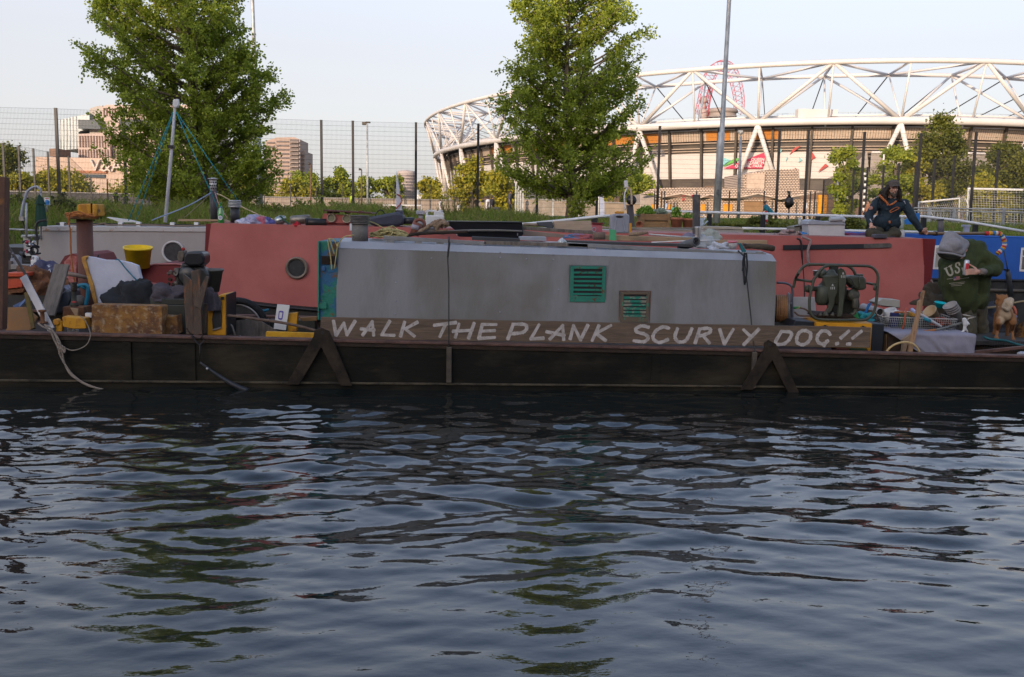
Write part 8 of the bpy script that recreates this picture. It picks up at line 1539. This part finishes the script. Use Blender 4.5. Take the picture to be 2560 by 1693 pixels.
def hooded():
 Y=12.6;t=thing('person','person in green sweatshirt with grey hood up, bowed, holding a drink can','person',(P(2430,800,Y).x,Y,.28))
 E=lambda a,b,d=0:P(2320+a/5.225,560+b/5.225,Y+d)
 hd=E(315,290,-.06);nk=E(420,360,.02);sh=E(560,400,.05);shL=E(700,430,-.02);shR=E(260,470,.1);ch=E(450,640,.0);wa=E(520,960,.06);pel=E(560,1100,.08)
 el=E(930,560,-.1);wr=E(690,625,-.3);elR=E(225,760,.12);wrR=E(330,960,.05)
 hipa,hipb=E(500,1110,.04),E(640,1110,.14);kna=E(540,1400,-.02);knb=E(690,1400,.14);ana=Vector((kna.x-.02,kna.y+.05,.37));anb=Vector((knb.x+.02,knb.y+.08,.37))
 pr=[(hd,(.082,.1,.11),(.5,0,-.3)),(hd+Vector((-.02,-.06,-.06)),(.05,.05,.06),(0,0,0)),(hd,nk,.06,.07),(nk,ch,.1,.16),(shL,ch,.07,.15),(shR,ch,.07,.15),(ch,wa,.17,.15),(wa,pel,.14,.11),(shL,el,.055,.045),(el,wr,.044,.028),(shR,elR,.055,.045),(elR,wrR,.042,.03),(pel,hipa,.10,.085),(pel,hipb,.10,.085),(hipa,kna,.08,.065),(hipb,knb,.095,.065),(kna,ana,.06,.042),(knb,anb,.06,.042),(ana,ana+Vector((-.14,-.1,-.05)),.04,.035),(anb,anb+Vector((-.14,-.1,-.05)),.04,.035)]
 can0,can1=E(485,670,-.36),E(510,470,-.35);axc=(can1-can0).normalized()
 kc=E(620,625,-.35);pr += [(wr,kc,.03,.03),(kc,(.042,.024,.044),(0,.1,0))]
 for i in range(4):
  h=.034-.021*i;b=kc+axc*h+Vector((-.018,-.014,0));m1=E(555,625,-.40)+axc*h;m2=E(505,632,-.405)+axc*(h-.002);e=E(478+5*i,636,-.385)+axc*(h-.004);pr += [(b,m1,.0098,.0095),(m1,m2,.0095,.0088),(m2,e,.0088,.007)]
 tb=kc+axc*.045;pr += [(tb,E(560,540,-.33)+axc*.0,.012,.010),(E(560,540,-.33),E(530,520,-.325),.010,.008)]
 pr += hand(wrR,None,(-.1,-.4,-1),(1,0,0),1,curl=.6)
 blobby('body',pr,SKIN,t,voxel=.007,smooth=2)
 for s_ in (-.028,.028):mb=MB();mb.sph(hd+Vector((-.04+s_,-.115,-.03)),(.009,.008,.006),8);mb.build('eye',mat('eye_dark',(.03,.02,.015)),t)
 HD=mat('hood_grey',(.25,.24,.25),.9,col2=(.2,.195,.205),scale=30,bump=.2,bscale=120);SW=mat('sweat_green',(.040,.054,.017),.95,col2=(.028,.039,.013),scale=6,bump=.15,bscale=90)
 A_=E(280,250,.02);opn=E(300,385,-.2)
 hv=blobby('hood',[(E(290,190,-.04),E(195,318,-.13),.1,.06),(E(290,190,-.04),E(465,270,.02),.1,.075),(E(290,190,-.04),E(410,360,-.1),.1,.062),(E(195,318,-.14),E(410,362,-.12),.056,.062),(E(465,270,.02),E(410,360,-.1),.075,.062),(E(320,275,-.09),(.13,.13,.105),(0,.3,0)),(E(330,280,-.02),(.13,.13,.1),(0,.3,0))],HD,t,voxel=.009,smooth=8,wrinkle=.004,wfreq=11)
 mb=MB();mb.tube(rope([E(128,372,-.2),E(220,378,-.27),(E(330,392,-.29)),E(462,425,-.24),E(478,380,-.1)],0,5),.013,8);mb.build('hood_hem',HD,t)
 mb=MB();mb.prism([E(*q,-.205) for q in ((150,378),(260,384),(380,402),(455,425),(420,470),(300,480),(190,440))],(0,.1,0));mb.build('hood_opening_shade',mat('hood_shade_dark',(.02,.022,.012),.95),t,bevel=.02)  # dark slab standing in for the shade under the hood
 sw=[(E(540,320,.06),E(500,480,.02),.13,.17),(E(640,340,.04),E(720,450,-.02),.115,.105),(E(640,340,.04),E(450,560,.03),.13,.2),(E(260,520,.1),E(400,640,.03),.12,.2),(E(400,640,.03),E(430,950,.05),.25,.22),(E(600,640,.08),E(620,950,.1),.23,.165),(E(500,1000,.07),E(620,960,.09),.19,.18),(E(380,1040,.03),E(520,1060,.05),.14,.15),
 (E(720,430,-.02),E(880,545,-.08),.115,.10),(E(880,545,-.08),E(870,600,-.14),.10,.09),(E(870,600,-.14),E(735,625,-.27),.088,.06),(E(250,530,.12),E(225,760,.14),.10,.09),(E(225,760,.14),E(290,970,.02),.085,.065)]
 blobby('sweatshirt',sw,SW,t,voxel=.011,smooth=4,wrinkle=.022,wfreq=6.5)
 mb=MB();mb.cyl(E(745,625,-.27),E(668,625,-.33),.05,.041,seg=20);mb.build('cuff',mat('cuff_grey',(.2,.17,.15),.95,bump=.6,bscale=60),t)
 blobby('trousers',[(E(480,1080,.06),E(620,1080,.14),.15,.14),(hipa,kna,.125,.1),(hipb,knb,.125,.1),(kna,ana,.1,.085),(knb,anb,.1,.085)],mat('trousers_olive',(.085,.078,.052),.85,col2=(.06,.055,.038),scale=4),t,voxel=.012,smooth=3,wrinkle=.02,wfreq=9)
 blobby('boots',[(ana,ana+Vector((-.15,-.11,-.04)),.06,.05),(anb,anb+Vector((-.15,-.11,-.04)),.06,.05)],BLACKP,t,voxel=.015)
 bpy.context.view_layer.update();dg=bpy.context.evaluated_depsgraph_get()
 so_=[o for o in bpy.data.objects if o.name.startswith('sweatshirt')][0]
 def chest(a,b,off=.004):
  x,y=2320+a/5.225,560+b/5.225;d=ray(x,y).normalized();ok,loc,nrm,_=so_.ray_cast(EYE-LOC[t],d)
  return (loc+LOC[t]-d*off) if ok else E(a,b,-.2)
 PR=mat('print_cream',(.36,.34,.28),.9,col2=(.28,.26,.2),scale=30)
 def ink(poly,m,nm,off=.005):
  mb=MB();fr=[chest(a,b,off) for a,b in poly];mb.prism(fr,(0,.004,0));mb.build(nm,m,t)
 def stroke(pts,w_,nm,m):
  pts=[(p.x,p.y) for p in rope([(a,b,0) for a,b in pts],0,4)] if len(pts) > 2 else pts;mb=MB()
  for i,(a,b) in enumerate(zip(pts,pts[1:])):
   d=Vector((b[0]-a[0],b[1]-a[1]));d.normalize();n_=Vector((-d.y,d.x))*w_/2;a2,b2=Vector(a)-d*w_*.2,Vector(b)+d*w_*.2;mb.prism([chest(*q,.005+.0006*(i % 3)) for q in ((a2+n_),(a2-n_),(b2-n_),(b2+n_))],(0,.003,0))
  mb.build(nm,m,t)
 stroke([(232,578),(262,650),(290,672),(318,655),(318,620),(290,545)],24,'printed_letter',PR);stroke([(212,590),(252,568)],13,'printed_serif',PR);stroke([(268,560),(312,536)],13,'printed_serif',PR)
 stroke([(412,540),(408,512),(385,508),(366,525),(368,555),(400,580),(410,610),(395,635),(368,636),(358,612)],20,'printed_letter',PR)
 stroke([(448,575),(470,640)],22,'printed_letter',PR)
 FR=mat('flag_red',(.5,.12,.13),.9);ink([(335,692),(416,684),(418,725),(337,738)],mat('flag_pink',(.5,.36,.36),.9),'printed_flag')
 for i in range(3):ink([(362,692+i*14),(416,686+i*14),(416,692+i*14),(362,699+i*14)],FR,'flag_stripe',.008)
 ink([(336,694),(366,690),(366,712),(336,715)],mat('flag_blue',(.1,.1,.25),.9),'flag_canton',.009)
 for a,b in (((250,722),(330,712)),((422,716),(540,702)),((280,778),(488,758)),((300,796),(478,776)),((310,812),(445,800))):
  n_=int((b[0]-a[0])/15)
  for i in range(n_):
   u0,u1=i/n_,(i+.72)/n_;ink([(a[0]+(b[0]-a[0])*u0,a[1]+(b[1]-a[1])*u0-4),(a[0]+(b[0]-a[0])*u1,a[1]+(b[1]-a[1])*u1-4),(a[0]+(b[0]-a[0])*u1,a[1]+(b[1]-a[1])*u1+3),(a[0]+(b[0]-a[0])*u0,a[1]+(b[1]-a[1])*u0+3)],PR,'printed_small_text')
 c=thing('drink_can','tall silver and red drink can held in the hooded person hand','can',can0);L=(can1-can0).length;mb=MB();mb.lathe([(.026,0),(.032,.008),(.032,L-.016),(.026,L-.003),(.024,L),(.022,L-.003),(.001,L-.003)],can0,axc,28);mb.build('can_body',mat('can_silver',(.5,.52,.56),.3,.5),c)
 u=axc.cross(Vector((0,1,0))).normalized();w_=axc.cross(u);mb=MB();V=[]
 for i in range(9):
  a=math.radians(-60+i*13)
  for z in (.05,L-.045):V.append(can0+axc*z+(u*-math.sin(a)*1+w_*-math.cos(a))*.0326 if False else can0+axc*z+(u*math.sin(a)*(1)+w_*(-math.cos(a) if w_.y > 0 else math.cos(a)))*.0326)
 mb.add(V,[(2*i,2*i+2,2*i+3,2*i+1) for i in range(8)],True);mb.build('red_panel',mat('can_red',(.5,.02,.03),.4),c)
hooded()
def dog():
 Y=12.0;t=thing('dog','tan and cream shiba type dog seen from behind with a curled white tail','dog',P(2513,862,Y))
 D=lambda a,b,d=0:P(2220+a/6.974,720+b/6.974,Y+d);k=S(Y)
 rump=D(2060,470,.0);che=D(2035,430,.36);nkb=D(1995,330,.46);hd=D(1985,205,.5)
 FUR=bpy.data.materials.new('dog_fur');FUR.use_nodes=True;n=FUR.node_tree;b=n.nodes['Principled BSDF'];b.inputs['Roughness'].default_value=.9
 tc=n.nodes.new('ShaderNodeTexCoord');mp=n.nodes.new('ShaderNodeMapping');gr=n.nodes.new('ShaderNodeTexGradient');gr.gradient_type='SPHERICAL';rr=n.nodes.new('ShaderNodeMapRange');mx=n.nodes.new('ShaderNodeMix');mx.data_type='RGBA';nz=n.nodes.new('ShaderNodeTexNoise');nz.inputs['Scale'].default_value=30
 cc=D(2060,520,-.08)-LOC[t];mp.inputs['Scale'].default_value=(1/.085,1/.16,1/.16);mp.inputs['Location'].default_value=(-cc.x/.085,-cc.y/.16,-cc.z/.16)
 n.links.new(tc.outputs['Object'],mp.inputs[0]);n.links.new(mp.outputs[0],gr.inputs[0]);ad=n.nodes.new('ShaderNodeMath');ad.operation='ADD';m2=n.nodes.new('ShaderNodeMath');m2.operation='MULTIPLY';m2.inputs[1].default_value=.35
 n.links.new(tc.outputs['Object'],nz.inputs[0]);n.links.new(nz.outputs[0],m2.inputs[0]);n.links.new(gr.outputs[1],ad.inputs[0]);n.links.new(m2.outputs[0],ad.inputs[1]);rr.inputs[1].default_value=.2;rr.inputs[2].default_value=.55;n.links.new(ad.outputs[0],rr.inputs[0])
 mx.inputs[6].default_value=(.24,.105,.036,1);mx.inputs[7].default_value=(.36,.27,.17,1);n.links.new(rr.outputs[0],mx.inputs[0]);n.links.new(mx.outputs[2],b.inputs['Base Color'])
 bp=n.nodes.new('ShaderNodeBump');bp.inputs['Strength'].default_value=.5;n2=n.nodes.new('ShaderNodeTexNoise');n2.inputs['Scale'].default_value=120;n.links.new(tc.outputs['Object'],n2.inputs[0]);n.links.new(n2.outputs[0],bp.inputs['Height']);n.links.new(bp.outputs[0],b.inputs['Normal'])
 pr=[(rump,che,.08,.105),(rump+Vector((0,.03,.01)),(.098,.08,.085),(0,0,0)),(che,nkb,.1,.078),(nkb,hd,.074,.06),(hd,(.075,.08,.072),(0,0,0)),(hd+Vector((-.01,.02,-.01)),D(1885,262,.5),.05,.022),(D(1885,262,.5),D(1868,268,.5),.022,.015)]
 for s_,hip,kn,hk,pw in ((-1,(1985,520),(1935,600),(1915,730),(1885,865)),(1,(2140,520),(2180,600),(2165,740),(2180,905))):
  H,K,O,W_=D(*hip,.06),D(*kn,-.03),D(*hk,.09),D(*pw,.03);pr += [(H,K,.07,.046),(K,O,.042,.024),(O,W_,.021,.018),(W_,W_+Vector((.0,-.035,-.006)),.024,.02)]
  S0=che+Vector((s_*.07,.02,-.03));el=S0+Vector((s_*.01,.03,-.15));ft=Vector((el.x+s_*.01,el.y,W_.z+.01));pr += [(S0,el,.055,.035),(el,ft,.026,.021),(ft,ft+Vector((0,.03,-.005)),.024,.02)]
 for e,tip in ((D(1930,175,.48),D(1892,108,.5)),(D(2050,165,.5),D(2068,118,.5))):pr += [(e,tip,.032,.008)]
 blobby('body',pr,FUR,t,voxel=.008,smooth=3,wrinkle=.004,wfreq=50)
 blobby('tail',[(D(2075,400,-.03),D(2040,330,-.08),.034,.04),(D(2040,330,-.08),D(2080,240,-.1),.04,.044),(D(2080,240,-.1),D(2130,225,-.1),.044,.046),(D(2130,225,-.1),D(2120,300,-.12),.046,.04),(D(2120,300,-.12),D(2085,375,-.12),.04,.025)],mat('tail_cream',(.48,.4,.3),.95,col2=(.38,.28,.18),scale=14,bump=.8,bscale=90),t,voxel=.008,smooth=2,wrinkle=.005,wfreq=40)
 mb=MB();mb.tube(rope([D(1930,330,.4),D(1945,385,.36),D(1985,400,.3)],0,4),.012,6);mb.build('collar',mat('collar_pale',(.4,.28,.2),.7),t);mb=MB();mb.tube(rope([D(2180,320,.3),D(2215,370,.26),D(2228,440,.24),D(2215,500,.25)],0,4),.016,6);mb.build('harness_strap',mat('harness_red',(.4,.1,.05),.7),t)
 mb=MB();mb.sph(D(1866,264,.5),.014,8);mb.build('nose',BLACKP,t);mb=MB();mb.sph(D(2228,500,.24),.02,8);mb.build('harness_buckle',mat('strap_blue2',(.01,.15,.4)),t)
 mb=MB();c0,c1=D(1700,870,-.35),D(2500,930,-.35);fz=D(1885,865).z-.02;mb.box(((c0.x+c1.x)/2+.1,Y+.3,fz-.03),((c1.x-c0.x)+.5,.95,.05));solo(mb,'deck_board',mat('deck_dark',(.045,.04,.035),.8),'dark deck board the dog is standing on','board')
 mb=MB();mb.box((c1.x-.2,Y+.3,fz/2),(1.1,.8,fz-.08));solo(mb,'deck_locker',DKBR,'dark locker under the dog deck board','locker')
dog()
# distant people on the pitch: every figure a thing of its own
def far_person(label,px,head,Y,shirt,legs,skin=(.35,.2,.14),h=1.74,pose='stand',face=1,sleeve=True,group='people on the pitch'):
 top=P(px,head,Y);k=h/1.74;zf=top.z-h if pose != 'seat' else top.z-1.25;t=thing('person',label,'person',(top.x,Y,zf),group)
 B=lambda x,y,z:Vector((top.x+face*x*k,Y+y*k,zf+z*k));sk=mat('skin%.2f' % skin[0],skin,.6)
 d=0 if pose != 'seat' else -.49
 hd=B(.02,0,1.62+d);st=.16 if pose == 'walk' else .06;ln=.3 if pose == 'lean' else 0
 shl=B(ln,0,1.42+d-ln*.3);pel=B(-ln*.3,0,.95+d);hd=hd+Vector((face*ln*1.3*k,0,-ln*.4))
 pr=[(hd,(.08,.095,.115),(0,0,0)),(hd,shl,.05,.055),(shl,pel,.13,.12)]
 arms=[(B(ln+.0,s*.19,1.4+d-ln*.3),B(ln+s*st*.8,s*.24,1.14+d-ln*.2),B(ln+s*st*1.2+.08,s*.22,.9+d+ln*.4)) for s in (-1,1)]
 lgs=[(B(0,s*.09,.93+d),B(s*st*.8+.03,s*.1,.5),B(s*st*1.6,s*.1,.08)) if pose != 'seat' else (B(0,s*.09,.46),B(.42,s*.12,.48),B(.42,s*.12,.08)) for s in (-1,1)]
 for a,b,c in arms:pr += [(a,b,.045,.038),(b,c,.036,.025),(c,c+Vector((0,0,-.07*k)),.03,.022)]
 for a,b,c in lgs:pr += [(a,b,.08,.055),(b,c,.05,.035),(c,c+Vector((face*.13*k,0,-.03)),.04,.03)]
 blobby('body',pr,sk,t,voxel=.03,smooth=1)
 blobby('shirt',[(shl,pel,.16,.15),(shl+Vector((0,-.12,-.02)),shl+Vector((0,.12,-.02)),.1,.1)]+([(a,a.lerp(b,.8),.075,.065) for a,b,c in arms] if sleeve else []),shirt,t,voxel=.035,smooth=1)
 blobby('trousers',[(pel,a,.14,.11) for a,b,c in lgs]+[(a,b,.1,.08) for a,b,c in lgs]+[(b,c,.075,.06) for a,b,c in lgs],legs,t,voxel=.035,smooth=1)
 mb=MB();mb.sph(hd+Vector((-face*.015,0,.035)),(.09,.1,.1),10,jit=.15);mb.build('hair',HAIR,t);return t
CB,CW,CG=mat('cloth_black',(.02,.02,.024),.9),mat('cloth_white',(.6,.6,.62),.9),mat('cloth_grey',(.06,.06,.065),.9)
far_person('walker in black carrying something white, left of the mast behind the fence',289,475,80,CB,CB,pose='walk');mb=MB();mb.sph(P(285,520,80),(.1,.08,.22),8,jit=.3);solo(mb,'carrier_bag',CW,'white bag held by the walker in black','bag')
far_person('player in grey blue shirt and yellow green bib beside a black fence post',879,485,87,mat('bib',(.35,.5,.03),.8),mat('cloth_navy',(.06,.07,.12),.9))
far_person('player in a white T shirt right of the roof vent post',1101,499,105,CW,CW)
far_person('small child in a white vest and dark shorts beside the wispy grass',1147,510,84,CW,CG,h=1.3,sleeve=False)
far_person('man in a white vest sitting on the picnic bench, seen from behind',1220,491,62,CW,CB,skin=(.12,.06,.04),pose='seat',sleeve=False)
far_person('person in black sitting beside the man in the white vest',1231,490,61.5,CB,CG,pose='seat')
far_person('man in dark grey T shirt standing right of the picnic bench',1275,477,66,CG,CB)
far_person('person in black shirt and shorts walking in front of the cage fence',1318,498,96,CB,CB,pose='walk',face=-1)
far_person('person in pale blue standing at the orange door of the pavilion',1667,504,92,mat('cloth_palblue',(.35,.42,.55),.9),CG)
far_person('small child between the pavilion doors behind the seedlings',1684,516,88,mat('cloth_teal',(.05,.3,.25),.9),CG,h=1.2)
far_person('person in pale pink behind the leaning man in blue',1914,502,60,mat('cloth_pink',(.5,.35,.33),.9),CG)
far_person('man in a teal blue shirt leaning over the railing under the pavilion',1928,500,56,mat('cloth_tealblue',(.01,.17,.25),.8),CB,pose='lean',face=-1)
far_person('person in a white shirt right of the hanging black bag',2014,501,70,CW,mat('cloth_tan',(.35,.28,.2),.9),face=-1)
far_person('man behind the fence just left of the seated man',2172,501,58,mat('cloth_rust',(.3,.14,.08),.9),CG,pose='walk',face=-1)
far_person('player in a bright green bib far behind the goal net',2500,534,98,mat('bib_green',(.03,.5,.06),.8),CB,h=1.1)
# picnic bench, bag on the fence, feather flag, marker
t=thing('picnic_bench','grey brown picnic bench with crossed legs on the grass in front of the seated players','bench',P(1242,558,34));BN=mat('bench_wood',(.16,.13,.11),.85);Y=34
mb=MB();mb.pprism([(1203,528),(1275,531),(1283,537),(1212,538)],Y,.8);mb.build('tabletop',BN,t,bevel=.01);mb=MB();mb.pprism([(1255,529),(1283,532),(1281,543),(1262,542)],Y-.4,.3);mb.build('seat',mat('bench_brown',(.14,.09,.06),.85),t,bevel=.01)
for a,b in (((1232,528),(1219,556)),((1232,528),(1245,556)),((1262,540),(1258,556)),((1278,540),(1281,556))):mb=MB();mb.tube(Q([a,b],Y),.035,6);mb.build('leg',BN,t)
mb=MB();mb.pprism([(1222,549),(1243,549),(1243,552),(1221,552)],Y,.05);mb.build('stretcher',BN,t)
t=thing('black_bag','knotted black plastic bag hanging on the wire fence in front of the pavilion','bag',P(1971,520,41.8));mb=MB();c=P(1971,505,41.8);mb.sph(c+Vector((0,-.1,-.02)),(.19,.13,.26),16,jit=.35,seed=3,freq=2.5);mb.build('bag_body',mat('bag_black',(.01,.01,.011),.35,bump=.8,bscale=20),t);mb=MB();mb.tube([c+Vector((.0,-.1,.2)),c+Vector((-.02,-.08,.36)),c+Vector((-.06,-.05,.46))],[.08,.04,.06],8);mb.build('bag_knot',mat('bag_black',(.01,.01,.011)),t)
t=thing('feather_flag','white and pale blue feather flag standing behind the fence under the narrower tree','flag',P(1504,548,50));mb=MB();mb.prism(Q([(1497,546),(1497,490),(1501,478),(1506,490),(1511,505),(1511,546)],50),(0,.05,0));mb.build('flag_cloth',mat('flag_cloth',(.42,.46,.58),.8,col2=(.3,.34,.48),scale=3),t);mb=MB();mb.tube(Q([(1497,550),(1497,488),(1500,477)],49.97),.03,6);mb.build('flag_pole',WHITEP,t)
t=thing('red_white_bollard','white lifebuoy post marked with red hearts standing behind the white railing','post',P(1915,577,20.6));mb=MB();mb.pprism([(1911,530),(1920,530),(1920,577),(1911,577)],20.6,.08);mb.build('post_body',WHITEP,t,bevel=.006);RH=mat('heart_red',(.5,.03,.04),.6)
for y in (532,553,564,574):mb=MB();mb.pprism([(1915.5,y+4),(1911.8,y-1),(1912.2,y-4),(1914.2,y-4.5),(1915.5,y-3),(1917,y-4.5),(1919,y-4),(1919.3,y-1)],20.59,.006);mb.build('red_mark',RH,t)
t=thing('red_birds_sign','small red hanging ornament behind the fence above the planters','ornament',P(1709,505,60))
for x,y,s_ in ((1709,490,2.2),(1709,499,3.2),(1730,490,2)):mb=MB();mb.sph(P(x,y,60),(s_*S(60),.05,s_*1.5*S(60)),8);mb.build('red_piece',RH,t)
